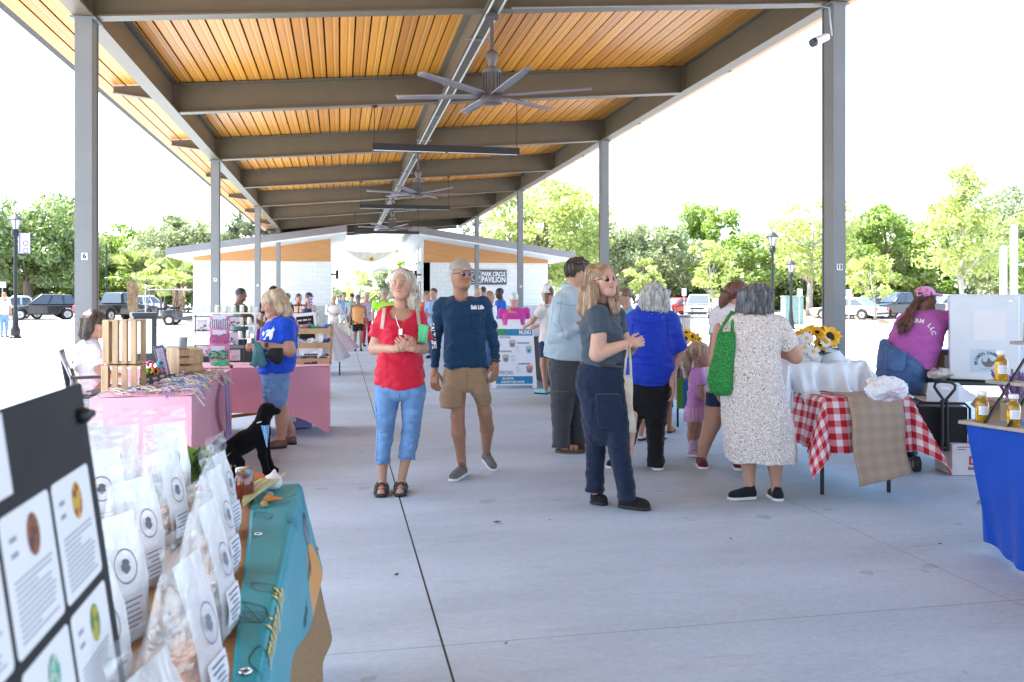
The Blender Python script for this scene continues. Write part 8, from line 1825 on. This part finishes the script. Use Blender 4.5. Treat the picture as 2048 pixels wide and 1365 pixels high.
mb=MB();rect(mb,-.3,.3,.86,.97,.0022);mb.build('blue_band',blu,pst);mb=MB();rect(mb,-.3,.3,.07,.195,.0022);mb.build('blue_band',blu,pst)
mb=MB();rect(mb,-.3,-.14,.865,.972,.0028);mb.build('leaf_picture',mat('leaf_picture',(.06,.25,.12),.5,0,.6,30),pst)
mb=MB();mb.text('MENU',.1,fl_(.18,.912),depth=.0004,sx=.72,bold=.003);mb.build('menu_lettering',white_paint,pst);mb=MB();mb.text('$2 A BOWL',.05,fl_(-.1,.158),depth=.0004,sx=.72,bold=.0015);mb.text('$2.00 BOTTLED WATER',.05,fl_(-.025,.1),depth=.0004,sx=.72,bold=.0015);mb.build('price_lettering',white_paint,pst)
mb=MB()
for tx,x,z,s in(('NAUTI BOWL',-.15,.83,.04),('PADDLE BOWL',.15,.735,.04),('ANCHOR BOWL',-.15,.60,.04),('SUNRISE BOWL',.16,.395,.04)):mb.text(tx,s,fl_(x,z),depth=.0004,sx=.74,bold=.0012)
mb.text('PRICING',.09,fl_(-.13,.25),depth=.0004,sx=.66);mb.build('blue_lettering',mat('ink_blue',(.01,.12,.22),.5),pst)
for i,(x,z,cc)in enumerate(((-.03,.72,(.45,.22,.30)),(.24,.62,(.25,.5,.7)),(-.14,.48,(.35,.28,.36)),(.25,.30,(.5,.12,.14)))):
 mb=MB();mb.add([Mf@Vector((x+a,-.0025,z+b))for a,b in((-.055,.045),(-.042,-.04),(-.02,-.055),(.02,-.055),(.042,-.04),(.055,.045))],[tuple(range(6))],0);k=18
 mb.add([Mf@Vector((x+.058*math.cos(2*math.pi*j/k),-.0031,z+.045+.028*math.sin(2*math.pi*j/k)))for j in range(k)],[tuple(range(k))],1);mb.add([Mf@Vector((x+.024*math.cos(2*math.pi*j/k),-.0036,z-.008+.024*math.sin(2*math.pi*j/k)))for j in range(k)],[tuple(range(k))],2)
 mb.build('bowl_picture',[mat('bowl_pic%d'%i,cc,.5),mat('bowl_top%d'%i,(.55,.42,.28)if i<3 else(.6,.25,.15),.5,0,.4,120),blu],pst)
mb=MB();rs=np.random.default_rng(6)
for x,z,n_ in((-.24,.77,7),(.07,.68,7),(-.01,.53,7),(.08,.35,7)):
 for i in range(n_):rect(mb,x-.045,x-.045+rs.uniform(.03,.1),z-.015*i,z-.015*i+.004,.0024)
mb.build('small_print',mat('grey_ink',(0,0,0)),pst)
# ---- white cabinet with farm notices and its table
cabm=mat('cabinet_white',(.70,.74,.78),.4,0,.03);cx_=P(1968,762,7.6)
def cabinet(label,loc,rz,posters):
 o=thing('white_cabinet',label,'cabinet',loc,rz,'white cabinets on the black table');mb=MB();mb.bb(-.275,.275,0,.5,0,.765);mb.build('cabinet_body',cabm,o,bevel=.015);mb=MB();mb.bb(-.272,.272,-.04,-.004,.008,.757);dd=mb.build('door',cabm,o,bevel=.012)
 mb=MB();mb.box((.2,-.0415,.705),(.034,.003,.008));mb.build('badge',chrome,dd)
 if posters:
  n1=MB();n1.box((.04,-.0415,.49),(.25,.002,.26));n1.build('paper_notice',paper,dd);n2=MB();n2.box((.03,-.0418,.18),(.28,.002,.2));p2=n2.build('farm_notice',mat('pale_blue_paper',(.52,.66,.74),.7),dd);m3=MB()
  tx='BRIGMON FARMS LLC'
  for i,ch in enumerate(tx):a=rad(-100+200*i/(len(tx)-1));m3.text(ch,.036,TR((.03+.095*math.sin(a),-.0435,.165+.082*math.cos(a)),rad(90),a,0),depth=.0003,bold=.0012)
  m3.build('lettering',mat('grey_teal_ink',(.06,.10,.13),.6),p2);m3=MB()
  hen=[(-.055,.03),(-.04,.045),(-.045,.02),(-.02,.012),(-.01,.022),(.0,.055),(.012,.045),(.018,.03),(.035,.02),(.05,.035),(.055,.02),(.045,-.005),(.02,-.03),(-.02,-.03),(-.045,-.005)]
  m3.add([(.03+x,-.0436,.155+z)for x,z in hen],[tuple(range(len(hen)))]);m3.box((.03,-.0436,.108),(.11,.0006,.003));m3.build('hen_emblem',mat('hen_brown',(.2,.16,.15),.7),p2)
 return o
cabinet('white cabinet with a blue BRIGMON FARMS LLC notice on its door',(cx_.x,cx_.y,.742),-YAW-rad(25),True)
c2=P(2104,760,7.6);cabinet('second white cabinet cut by the right picture edge',(c2.x,c2.y,.742),-YAW-rad(25),False)
t6=plain_table('black topped folding table carrying the white cabinets',5.28,7.6,6.35,7.5,.735,mat('black_top',(.025,.025,.028),.5));t6.rotation_euler.z=rad(-17)
o=thing('cardboard_box','cardboard box with a blue edge between the vendor and the white cabinet','box',P(1893,740,8.1));o.location.z=.74;mb=MB();mb.bb(-.14,.1,-.1,.14,0,.24);mb.build('box',mat('cardboard',(.38,.25,.14),.8,0,.1),o);mb=MB();mb.bb(-.145,.105,-.105,.145,.225,.25);mb.build('rim',mat('blue_tape',(.06,.2,.55),.5),o);mb=MB();mb.bb(-.1,-.0,-.106,-.101,.08,.2);mb.build('label',paper,o)
o=thing('wrapped_loaf','clear wrapped loaf lying beside the white cabinet','bread',P(1885,745,7.75));o.location.z=.742;F_=Field(.009);F_.ell((0,0,.05),(.15,.09,.055));v,q=F_.run([(.008,(20,20,20),'r')]);mesh_obj('loaf',v,q,mat('wrapped',(.5,.47,.42),.2,0,.3,18,.5,20,coat=.7),o)
# ---- folding wagon, carton, open boxes
wg=thing('folding_wagon','black folding fabric wagon with a loop handle','wagon',P(1884,900,7.25));wg.location.z=0;wg.rotation_euler.z=-YAW-rad(8);nyl=fabric('wagon_black',(.012,.012,.013),.6);mb=MB();mb.bb(-.2,.2,-.02,.6,.22,.56);mb.build('fabric_body',nyl,wg,bevel=.015);mb=MB()
mb.tube([(-.21,-.03,.2),(-.21,-.03,.56),(-.19,-.03,.59),(.17,-.03,.59),(.21,-.03,.55),(.21,-.03,.2)],.012,8);mb.tube([(-.21,.62,.2),(-.21,.62,.58),(.21,.62,.58),(.21,.62,.2)],.012,8)
for z in(.2,):mb.tube([(-.21,-.03,z),(-.21,.62,z)],.012,8);mb.tube([(.21,-.03,z),(.21,.62,z)],.012,8);mb.tube([(-.21,-.03,z),(.21,-.03,z)],.012,8)
mb.build('frame',black_m,wg,smooth=60);mb=MB();mb.tube([(-.02,-.06,.2),(-.02,-.06,.62)],.016,8);mb.tube([(.02,-.06,.2),(.02,-.06,.62)],.012,8);mb.tube([(-.0,-.06,.61),(-.055,-.06,.69),(-.08,-.06,.73),(-.07,-.06,.765),(-.03,-.06,.775),(.05,-.06,.77),(.085,-.06,.745),(.08,-.06,.71),(.045,-.06,.665),(.0,-.06,.61)],.0125,8);mb.build('handle',black_p,wg,smooth=60)
for x in(-.2,.2):
 for y in(.02,.55):
  mb=MB();mb.tube([(x-.025,y,.065),(x+.025,y,.065)],.065,20);wl=mb.build('wheel',rubber,wg,smooth=40);mb=MB();mb.tube([(x-.028,y,.065),(x+.028,y,.065)],.035,14);mb.build('hub',mat('grey_hub',(.15,.15,.15),.5),wl,smooth=40)
wb=mat('white_board',(.62,.62,.64),.7,0,.05)
o=thing('open_carton','open white carton with a hand slot lying in the black wagon','box',P(1893,800,7.5));o.location.z=.565;o.rotation_euler.z=-YAW;mb=MB();mb.add([(-.18,0,0),(.1,0,0),(.1,0,.17),(-.16,0,.17)],[(0,1,2,3)]);mb.add([(.1,0,.0),(.36,.1,.0),(.22,.1,.1),(.1,0,.17)],[(0,1,2,3)]);mb.add([(-.18,0,0),(.1,0,0),(.12,.3,.02),(-.16,.3,.02)],[(0,1,2,3)]);mb.build('board',wb,o,solid=.005);mb=MB();mb.box((-.02,-.006,.12),(.09,.004,.022));mb.build('hand_slot',white_p,o,bevel=.008)
o=thing('fruit_carton','white carton printed Dole SLICED APPLES standing on the floor by the wagon','box',P(1932,925,7.3));o.location.z=0;o.rotation_euler.z=-YAW+rad(-2);mb=MB();mb.bb(-.19,.25,-.16,.16,0,.26);mb.build('carton',mat('white_carton',(.62,.58,.58),.75,0,.06),o,bevel=.003);mb=MB();mb.text('Dole',.095,UP((.04,-.1615,.12)),depth=.0004,bold=.004);mb.build('brand_lettering',mat('dole_red',(.5,.03,.05),.6),o);mb=MB();mb.text('SLICED APPLES',.034,UP((.045,-.1615,.058)),depth=.0004,bold=.0015,sx=.95);mb.box((.05,-.1615,.03),(.14,.0006,.004));mb.box((-.1,-.1615,.235),(.1,.0006,.006));mb.box((-.115,-.1615,.215),(.07,.0006,.006));mb.build('lettering',mat('dark_ink',(.08,.05,.08),.7),o)
# ---- blue table with the stepped shelf of oil bottles
BLX,BLY=3.56,4.37;BA=rad(14);o=thing('blue_tablecloth','royal blue cloth hanging almost to the floor at the right edge','tablecloth',(BLX,BLY,0),BA);mb=MB();bluc=fabric('cobalt_cloth',(.004,.055,.36),.75,var=.05)
mb.grid(lambda u,v:(.76*u,-2.05*v,.742),6,10)
def sk(u,v):f=v**1.1;y=.0-2.05*u;return(-.004-.0+f*(.13*math.exp(-u*9)*1+.03*math.sin(11*u*2.05)+.022*math.sin(29*u)+.012*math.sin(67*u))-.03*f*(1-math.exp(-u*9)),y-.05*f*math.exp(-u*12),.742-v*(.69+.045*min(1,u*12)))
mb.grid(lambda u,v:sk(1-u,v),70,16);mb.grid(lambda u,v:(.76*(1-u)+.13*v*(u**8),.0-.05*v*u**8+.02*v*math.sin(17*u),.742-v*.69),24,10);mb.build('cloth',bluc,o,smooth=50)
grw=mat('weathered_wood',(.36,.32,.27),.8,0,.25,6,.3,40,stretch=(8,.8,8))
st=thing('stepped_shelf','stepped shelf of weathered boards with black side bars on the blue table','shelf',(BLX,BLY,.744),BA);BD=[(-.035,.0),(.20,.225),(.42,.45)]
for x,z in BD:mb=MB();mb.bb(x,x+.15,-1.6,.03,z+.002,z+.022);mb.build('shelf_board',grw,st,bevel=.003)
for y in(-.12,-.26):mb=MB();mb.beam((-.03,y,.0),(.56,y,.60),.011,.014);mb.build('side_bar',black_m,st)
for y in(-.1,-1.4):
 for x,z in BD[1:]:mb=MB();mb.bb(x+.11,x+.125,y-.008,y+.008,0,z);mb.build('upright',black_m,st)
oil=mat('golden_oil',(.62,.33,.01),.05,0,.04,coat=.8,trans=.55,ior=1.3);gls=mat('clear_glass',(.9,.9,.88),.04,0,0,trans=.9,coat=.5)
def bottle(label,x,y,z):
 o=thing('oil_bottle',label,'bottle',Matrix.Translation((BLX,BLY,.744))@Matrix.Rotation(BA,4,'Z')@Vector((x,y,z+.0225)),0,'bottles of golden oil on the stepped shelf');mb=MB();mb.lathe((0,0,0),[(.030,0),(.035,.006),(.035,.105),(.03,.122),(.021,.132),(.021,.148),(.0235,.150)],24);mb.build('bottle_body',oil,o,smooth=50);mb=MB();mb.lathe((0,0,.150),[(.0245,0),(.026,.003),(.026,.022),(.0235,.025)],20);mb.build('cap',white_p,o,smooth=40)
 mb=MB();c0=-YAW-rad(100);mb.grid(lambda u,v:(.0356*math.cos(c0+(u-.5)*1.7),.0356*math.sin(c0+(u-.5)*1.7),.04+.05*v),10,2);lb=mb.build('label',wlab,o,smooth=180);mb=MB()
 for i in range(4):mb.grid(lambda u,v:(.036*math.cos(c0+(u-.5)*(1.2-.2*(i%2))),.036*math.sin(c0+(u-.5)*(1.2-.2*(i%2))),.05+.010*i+.0015*v),8,1)
 mb.build('writing',mat('blue_pen',(.15,.2,.45),.7),lb)
for a in(('oil bottle at the far left end of the lowest board',.05,-.06,BD[0][1]),('oil bottle second from the left on the lowest board',.05,-.25,BD[0][1]),('left oil bottle on the middle board',.26,-.03,BD[1][1]),('right oil bottle on the middle board',.28,-.24,BD[1][1]),('oil bottle on the top board',.49,-.05,BD[2][1])):bottle(*a)
o=thing('dried_flowers','bunch of purple dried flowers behind the middle board','flowers',P(2032,765,5.35));o.location.z=.76;rs=np.random.default_rng(9);mb=MB()
for i in range(90):a=Vector((rs.normal(0,.012),rs.normal(0,.012),.0));e=Vector((rs.normal(0,.05),rs.normal(0,.05),rs.uniform(.18,.27)));mb.tube([a,e],[.001,.006],4,int(i%2))
mb.build('bunch',[mat('purple_bloom',(.2,.08,.26),.8),mat('purple_bloom_pale',(.42,.26,.46),.8)],o)
o=thing('cardboard_tray','brown open cardboard box behind the lower oil bottles','box',P(2030,850,5.9));o.location.z=.46;o.rotation_euler.z=-YAW;mb=MB();mb.bb(-.1,.4,0,.3,0,.3);mb.build('box',mat('cardboard',(0,0,0)),o);mb=MB();mb.add([(-.1,0,.3),(-.26,-.02,.24),(-.2,.2,.26),(-.1,.3,.3)],[(0,1,2,3)]);mb.add([(-.1,0,.3),(.4,0,.3),(.42,-.1,.37),(-.05,-.1,.36)],[(0,1,2,3)]);mb.build('flap',mat('cardboard_dark',(.24,.15,.08),.85),o,solid=.004)
s2=thing('crate_stand','black folding stand carrying the brown cardboard box','stand',o.location-Vector((0,0,.46)),-YAW);mb=MB()
for y in(.02,.28):mb.beam((-.1,y,0),(.4,y,.45),.02,.02);mb.beam((.4,y,0),(-.1,y,.45),.02,.02)
mb.bb(-.1,.4,0,.3,.44,.457);mb.build('frame',mat('grey_tube',(0,0,0)),s2)
# ================ cars, lamps, signs around the car park
glass_c=mat('car_glass',(.05,.065,.075),.06,0,0,coat=.8);lampc=mat('head_lamp',(.72,.74,.76),.12,0,0,coat=.6);tail=mat('tail_lamp',(.45,.02,.02),.25,0,0,coat=.4);alloy=mat('alloy_rim',(.5,.5,.52),.3,.7,.1);trimk=mat('black_trim',(.02,.02,.022),.5)
def paint(n,c):return mat('car_paint_'+n,c,.22,.1,.02,coat=.8)
def car(label,px,d,rz,kind,pm,grp,L_=4.7,W_=1.85,H_=1.7):
 o=thing('parked_car',label,'car'if kind!='pickup'else'pickup truck',P(px,HOR,d));o.location.z=-.004;o.rotation_euler.z=rz;o['group']=grp
 l,w2=L_/2,W_/2;wr=.36 if kind!='sedan'else.33;wb=L_*.295;bl=H_*.58;gc_=.22
 def arch(x):return[(x+(wr+.06)*math.cos(a),max(gc_,wr+(wr+.06)*math.sin(a)))for a in np.linspace(math.pi,0,9)]
 low=[(-l,.45),(-l+.05,gc_)]+arch(-wb)+arch(wb)+[(l-.12,gc_),(l,.42),(l,bl*.72),(l-.12,bl*.84)]
 if kind=='pickup':top=[(l*.42,bl*.98),(l*.40,bl),(-l*.22,bl),(-l*.24,bl*.97),(-l,bl*.97)]
 elif kind=='sedan':top=[(l*.42,bl*.98),(l*.2,bl),(-l*.62,bl*1.02),(-l+.05,bl*.95)]
 else:top=[(l*.40,bl*.97),(l*.3,bl),(-l+.08,bl),(-l,bl*.9)]
 nslice=[(-w2,.93),(-w2+.1,1.0),(w2-.1,1.0),(w2,.93)];poly=low+top;n=len(poly);vs=[]
 for y,k in nslice:vs+=[(x*(.985 if k<1 else 1),y,z if z<.5 else.5+(z-.5)*(.97 if k<1 else 1))for x,z in poly]
 fs=[tuple(range(n)),tuple(3*n+i for i in range(n-1,-1,-1))]+[(r*n+(i+1)%n,r*n+i,(r+1)*n+i,(r+1)*n+(i+1)%n)for r in range(3)for i in range(n)]
 mb=MB();mb.add(vs,fs);mb.build('body',pm,o,bevel=.07,smooth=50,seg=3)
 cab={'suv':(l*.42,l*.06,-l*.70,-l*.95),'pickup':(l*.38,l*.16,-l*.16,-l*.22),'sedan':(l*.38,l*.0,-l*.36,-l*.78)}[kind];k0,k1=w2-.06,w2-.24
 vs=[(cab[0],-k0,bl),(cab[1],-k1,H_),(cab[2],-k1,H_-.03),(cab[3],-k0,bl)];vs+=[(x,-y,z)for x,y,z in vs]
 mb=MB();mb.add(vs,[(3,2,1,0),(4,5,6,7),(0,1,5,4),(1,2,6,5),(2,3,7,6),(3,0,4,7)]);mb.build('cabin',pm,o,bevel=.12,smooth=60,seg=3)
 def pt_(s,u,v):a=Vector((cab[0]+(cab[3]-cab[0])*u,s*k0,bl));b=Vector((cab[1]+(cab[2]-cab[1])*u,s*k1,H_-.02));return a.lerp(b,v)+Vector((0,s*.008,0))
 wins=[(.06,.47),(.53,.92)]if kind!='suv'else[(.06,.36),(.4,.66),(.7,.95)]
 for s in(-1,1):
  for a,b in wins:q=[pt_(s,a,.1),pt_(s,b,.1),pt_(s,b-.01,.86),pt_(s,a+.03,.86)];mb=MB();mb.add(q,[(0,1,2,3)if s>0 else(3,2,1,0)]);mb.build('window',glass_c,o)
 for x0,x1,nm in((cab[0],cab[1],'windscreen'),(cab[3],cab[2],'rear_window')):
  sgn=1 if x0>0 else-1;mb=MB();q=[]
  for y,v in((-1,.08),(1,.08),(1,.9),(-1,.9)):q.append((x0+(x1-x0)*v+sgn*.02,y*(k0+(k1-k0)*v-.09),bl+(H_-bl)*v+.012))
  mb.add(q,[(0,1,2,3)if sgn>0 else(3,2,1,0)]);mb.build(nm,glass_c,o)
 for x in(-wb,wb):
  for s in(-1,1):
   mb=MB();mb.tube([(x,s*(w2-.22),wr),(x,s*(w2+.005),wr)],wr,22);wl=mb.build('wheel',rubber,o,smooth=40);mb=MB();mb.tube([(x,s*(w2-.02),wr),(x,s*(w2+.012),wr)],wr*.62,18);
   mb.build('rim',alloy,wl,smooth=40);mb=MB()
   for i in range(5):a=i*1.2566;mb.beam((x,s*(w2+.014),wr),(x+wr*.58*math.cos(a+.6),s*(w2+.014),wr+wr*.58*math.sin(a+.6)),.012,.05,up=(0,1,0))
   mb.build('spokes',trimk,wl)
 for s in(-1,1):
  mb=MB();mb.box((l-.08,s*(w2-.28),bl*.74),(.2,.42,.14));mb.build('headlight',lampc,o,bevel=.03);mb=MB();mb.box((-l+.03,s*(w2-.13),bl*.8),(.1,.22,.26));mb.build('taillight',tail,o,bevel=.02);mb=MB();mb.box((cab[0]-.12,s*(w2+.07),bl+.06),(.1,.16,.12));mb.build('mirror',pm,o,bevel=.03)
 mb=MB();mb.box((l-.0,0,bl*.72),(.06,W_*.5,.12));mb.box((l-.005,0,.38),(.05,W_*.7,.16));mb.build('grille',trimk,o,bevel=.01);mb=MB();mb.box((-l-.0,0,.42),(.07,W_*.86,.14));mb.build('bumper',trimk if kind!='pickup'else alloy,o,bevel=.02)
 mb=MB();mb.box((-l-.012,0,bl*.68),(.012,.32,.15));mb.build('number_plate',white_paint,o)
 if kind=='pickup':
  mb=MB();mb.bb(-l+.08,-l*.26,-w2+.1,w2-.1,bl*.974,bl*.99);mb.build('bed_floor',trimk,o)
 return o
gl1,gr1='cars parked on the left','cars parked on the right'
car('black SUV parked beside the street lamp with a purple banner',84,57,rad(205),'suv',paint('black',(.012,.014,.018)),gl1)
car('silver car mostly hidden behind the black SUV',26,58,rad(200),'sedan',paint('silver',(.5,.52,.54)),gl1,H_=1.6)
car('white car cut by the left picture edge',4,60,rad(200),'sedan',paint('white',(.7,.7,.7)),gl1,H_=1.5)
car('dark car half hidden by the column numbered 6',160,64,rad(200),'sedan',paint('dark_grey',(.05,.055,.06)),gl1,H_=1.5)
car('black pickup truck seen from behind right of the column numbered 6',236,55,rad(60),'pickup',paint('black',(0,0,0)),gl1,L_=5.4,W_=1.95,H_=1.82)
car('white car behind the black pickup truck',292,68,rad(60),'suv',paint('white',(0,0,0)),gl1,H_=1.65)
car('red car parked left of the silver one',1352,72,rad(200),'sedan',paint('red',(.55,.035,.015)),gr1,H_=1.45)
car('silver compact SUV seen from the front',1398,62,rad(243),'suv',paint('silver',(0,0,0)),gr1,L_=4.4)
car('pale silver car behind the woman in the white visor',1278,66,rad(180),'suv',paint('silver',(0,0,0)),gr1)
car('white sedan seen from behind right of the column numbered 13',1697,58,rad(120),'sedan',paint('white',(0,0,0)),gr1,H_=1.5)
car('black SUV between the white sedan and the pickup',1738,63,rad(170),'suv',paint('black',(0,0,0)),gr1)
car('dark grey pickup truck behind the vendor in magenta',1800,60,rad(176),'pickup',paint('graphite',(.03,.035,.04)),gr1,L_=5.6,W_=2.0,H_=1.85)
car('white wagon behind the white cabinet',1886,66,rad(180),'suv',paint('white',(0,0,0)),gr1)
def cart(label,px,d,rz,body):
 o=thing('golf_cart',label,'golf cart',P(px,HOR,d),rz,'golf carts by the palms');o.location.z=-.004;mb=MB();mb.prism([(-1.2,.35),(-1.15,.75),(-.6,.8),(-.55,.5),(.35,.45),(.55,.85),(1.15,.78),(1.25,.4),(1.2,.3),(-1.1,.3)],1.1,TR((0,.55,0),rad(90)));mb.build('body',body,o,bevel=.04)
 mb=MB();mb.bb(-1.0,.55,-.6,.6,1.86,1.92);mb.build('roof',mat('cart_roof',(.28,.27,.26),.5),o,bevel=.03);mb=MB()
 for y in(-.52,.52):mb.tube([(-.95,y,.7),(-.9,y,1.87)],.02,6);mb.tube([(.62,y,.8),(.45,y,1.87)],.02,6)
 mb.build('roof_post',black_m,o);mb=MB();mb.add([(.63,-.5,.85),(.63,.5,.85),(.46,.5,1.84),(.46,-.5,1.84)],[(0,1,2,3)]);mb.build('windscreen',mat('cart_screen',(.35,.4,.45),.1,alpha=.5),o)
 for z,x,h in((.85,-.1,.12),(1.15,-.32,.5),(.9,-.8,.12)):mb=MB();mb.box((x,0,z),(.5 if h<.2 else.12,1.0,h));mb.build('seat',black_p,o,bevel=.04)
 for x in(-.8,.85):
  for s in(-1,1):mb=MB();mb.tube([(x,s*.42,.28),(x,s*.62,.28)],.28,18);w_=mb.build('wheel',rubber,o,smooth=40);mb=MB();mb.tube([(x,s*.6,.28),(x,s*.632,.28)],.15,14);mb.build('rim',alloy,w_,smooth=40)
 mb=MB();mb.tube([(.4,-.2,.9),(.25,-.2,1.1)],.02,6);mb.tube([(.25+.03*math.sin(a),-.2+.17*math.cos(a),1.1+.15*math.sin(a))for a in np.linspace(0,6.28,15)],.015,5);mb.build('steering_wheel',black_p,o);return o
cart('black golf cart with a grey roof left of the shorter palm',318,47,rad(195),paint('graphite',(0,0,0)));cart('black golf cart at the corner of the left block building',372,46,rad(190),paint('black',(0,0,0)))
def lamp(label,px,d,top,banner=False):
 c=P(px,HOR,d);H_=EYE+(HOR-top)*d/FPX;o=thing('street_lamp',label,'street lamp',(c.x,c.y,0),-YAW,'black street lamps round the plaza');s=H_/4.3;mb=MB();mb.lathe((0,0,0),[(.2,0),(.2,.06),(.15,.1),(.17,.28),(.17,.3),(.11,.42),(.1,.7),(.075,.9),(.065,1.0),(.055,H_-.9)],14);mb.build('pole',black_m,o,smooth=40)
 mb=MB();z=H_-.9;mb.lathe((0,0,z),[(.055,0),(.12,.05),(.13,.22),(.1,.26),(.11,.3)],14);mb.build('fitter',black_m,o,smooth=40);mb=MB();mb.lathe((0,0,z+.3),[(.1,0),(.19,.34)],12);mb.build('glass',mat('lamp_glass',(.55,.56,.55),.15,alpha=.6),o);mb=MB()
 for i in range(6):a=i*1.047;mb.tube([(.1*math.cos(a),.1*math.sin(a),z+.3),(.2*math.cos(a),.2*math.sin(a),z+.65)],.012,5)
 mb.build('cage',black_m,o);mb=MB();mb.lathe((0,0,z+.64),[(.25,0),(.26,.03),(.12,.15),(.05,.2),(.03,.26),(.005,.28)],16);mb.build('cap',black_m,o,smooth=40)
 if banner:
  b=thing('street_banner','white and purple banner printed with two round figures on the left street lamp','banner',(c.x,c.y,0),-YAW);zt=EYE+(HOR-466)*d/FPX;zb_=EYE+(HOR-508)*d/FPX;mb=MB();mb.bb(.1,.52,-.008,.008,zb_,zt);pn=mb.build('banner_cloth',mat('banner_lilac',(.46,.42,.62),.6,0,.1,5),b);pur=mat('banner_purple',(.13,.08,.3),.6);mb=MB()
  mb.box((.16,-.0095,(zb_+zt)/2),(.05,.002,(zt-zb_)*.9))
  for z_ in(.38,.64):ring(mb,.37,zt-z_,.07,.105,22,-.0098)
  mb.build('print',pur,pn);mb=MB()
  for z_ in(zb_+.01,zt-.01):mb.tube([(.04,0,z_),(.54,0,z_)],.014,6)
  mb.build('bracket',black_m,b)
 return o
lamp('street lamp carrying the white and purple banner on the left',31,31,426,True);lamp('taller black street lamp right of the dress woman',1545,34,462);lamp('shorter black street lamp beside the utility box',1582,40,519);lamp('smallest distant street lamp left of the grey haired woman',1286,62,541)
for px,d,top,lab in((213,60,490,'thin dark pole beyond the pickup truck'),):
 c=P(px,HOR,d);o=thing('utility_pole',lab,'pole',(c.x,c.y,0));mb=MB();mb.tube([(0,0,0),(0,0,EYE+(HOR-top)*d/FPX)],.06,8);mb.build('pole',black_m,o,smooth=60)
def post_sign(label,px,d,top,w_,h,facing='back',base_top=None):
 c=P(px,HOR,d);zt=EYE+(HOR-top)*d/FPX;o=thing('sign_post',label,'sign',(c.x,c.y,0),-YAW,'small parking signs on posts');mb=MB();mb.tube([(0,0,0),(0,0,zt)],.03,8);mb.build('post',mat('galvanised',(0,0,0)),o,smooth=60);mb=MB();mb.bb(-w_/2,w_/2,-.04,-.032,zt-h,zt);mb.build('plate',mat('sign_pale',(.6,.62,.6),.6),o)
post_sign('pale parking sign left of the column numbered 13',1599,42,578,.26,.36);post_sign('pale parking sign right of the column numbered 13',1697,46,579,.3,.42);post_sign('pale parking sign right of the red car',1368,56,577,.3,.5);post_sign('pale parking sign behind the auburn ponytail',1457,58,576,.3,.45);post_sign('pale sign on a white post beside the golf cart',291,44,569,.12,.2);post_sign('pale sign at the left picture edge',5,50,564,.45,.34)
b=P(1584,HOR,47);o=thing('utility_box','green steel utility box at the edge of the trees','utility box',(b.x,b.y,0),-YAW);mb=MB();mb.bb(-.5,.5,-.4,.4,0,1.5);mb.build('cabinet',mat('box_green',(.16,.24,.21),.5),o,bevel=.03);mb=MB();mb.bb(-.53,.53,-.43,.43,1.5,1.56);mb.build('lid',mat('box_green',(0,0,0)),o,bevel=.02)
for px,top,d in((2007,492,33),(2028,450,31)):
 c=P(px,HOR,d);o=thing('white_pole',{2007:'shorter thick white pole at the right edge',2028:'taller thick white pole with rounded top at the right edge'}[px],'pole',(c.x,c.y,0),0,'thick white shade poles');zt=EYE+(HOR-top)*d/FPX;mb=MB();mb.lathe((0,0,0),[(.12,0),(.12,zt-.12),(.1,zt-.04),(.05,zt)],16);mb.build('pole',white_paint,o,smooth=50)
a=P(2028,530,31);c=P(2120,512,31);e=P(2120,540,36);o=thing('shade_sail','blue grey shade sail tied to the taller white pole','shade sail');mb=MB();mb.add([a,c,e],[(0,1,2)]);mb.build('sail',mat('sail_blue',(.25,.32,.36),.8),o,solid=.02)
b=P(288,HOR,17.5);o=thing('waste_bin','black litter bin housing with a white notice on its side','litter bin',(b.x,b.y,0),-YAW+rad(30));mb=MB();mb.bb(-.22,.22,-.2,.2,.05,1.1);mb.build('housing',black_p,o,bevel=.01);mb=MB();mb.bb(-.25,.25,-.23,.23,1.1,1.17);mb.build('lid',black_p,o,bevel=.015);mb=MB();mb.bb(-.18,.12,-.208,-.201,.35,1.04);mb.build('notice',paper,o)
b=P(1366,HOR,30);o=thing('waste_bin','grey slatted litter bin on the plaza behind the sunflowers','litter bin',(b.x,b.y,0));mb=MB()
for i in range(20):a=i*.314;mb.box((.26*math.cos(a),.26*math.sin(a),.42),(.02,.07,.78),Matrix.Rotation(a,3,'Z'))
mb.build('slats',mat('grey_slat',(.22,.2,.18),.7,0,.1),o);mb=MB();mb.lathe((0,0,.78),[(.27,0),(.29,.02),(.29,.06),(.18,.09)],20);mb.build('lid',black_p,o,smooth=40);mb=MB();mb.lathe((0,0,.02),[(.23,0),(.23,.76)],16);mb.build('liner',black_p,o)
o=thing('handrail','low black metal railing before the silver car','railing',P(1372,HOR,56),-YAW);o.location.z=0;mb=MB()
for z in(.5,.95):mb.tube([(-.6,0,z),(1.5,0,z)],.025,6)
for x in(-.6,.4,1.5):mb.tube([(x,0,0),(x,0,.95)],.03,6)
mb.build('rails',black_m,o)
for i,(px,py)in enumerate(((994,1046),(793,1152),(1462,1080),(720,905),(1100,1042),(1012,1290),(1880,1090))):
 g_=G(px,py);o=thing('fallen_leaf',('brown curled leaf in the middle of the floor before the two walkers','small dry leaf beside the dark floor joint','dark scrap on the floor before the patterned dress','small dark scrap near the plush dog','tiny leaf scrap left of the black trainers','small dry leaf near the bottom middle','small scrap near the blue cloth')[i],'leaf',(g_.x,g_.y,.004),rad(50*i),'dry leaves on the floor');mb=MB();s=(.032,.02,.02,.015,.012,.016,.014)[i];mb.add([(-s,0,.004),(0,-s*.5,0),(s,0,.008),(0,s*.5,.006),(0,0,.0)],[(0,1,4),(1,2,4),(2,3,4),(3,0,4)]);mb.build('leaf_blade',mat('dry_leaf',(.14,.06,.03),.8,0,.2),o)
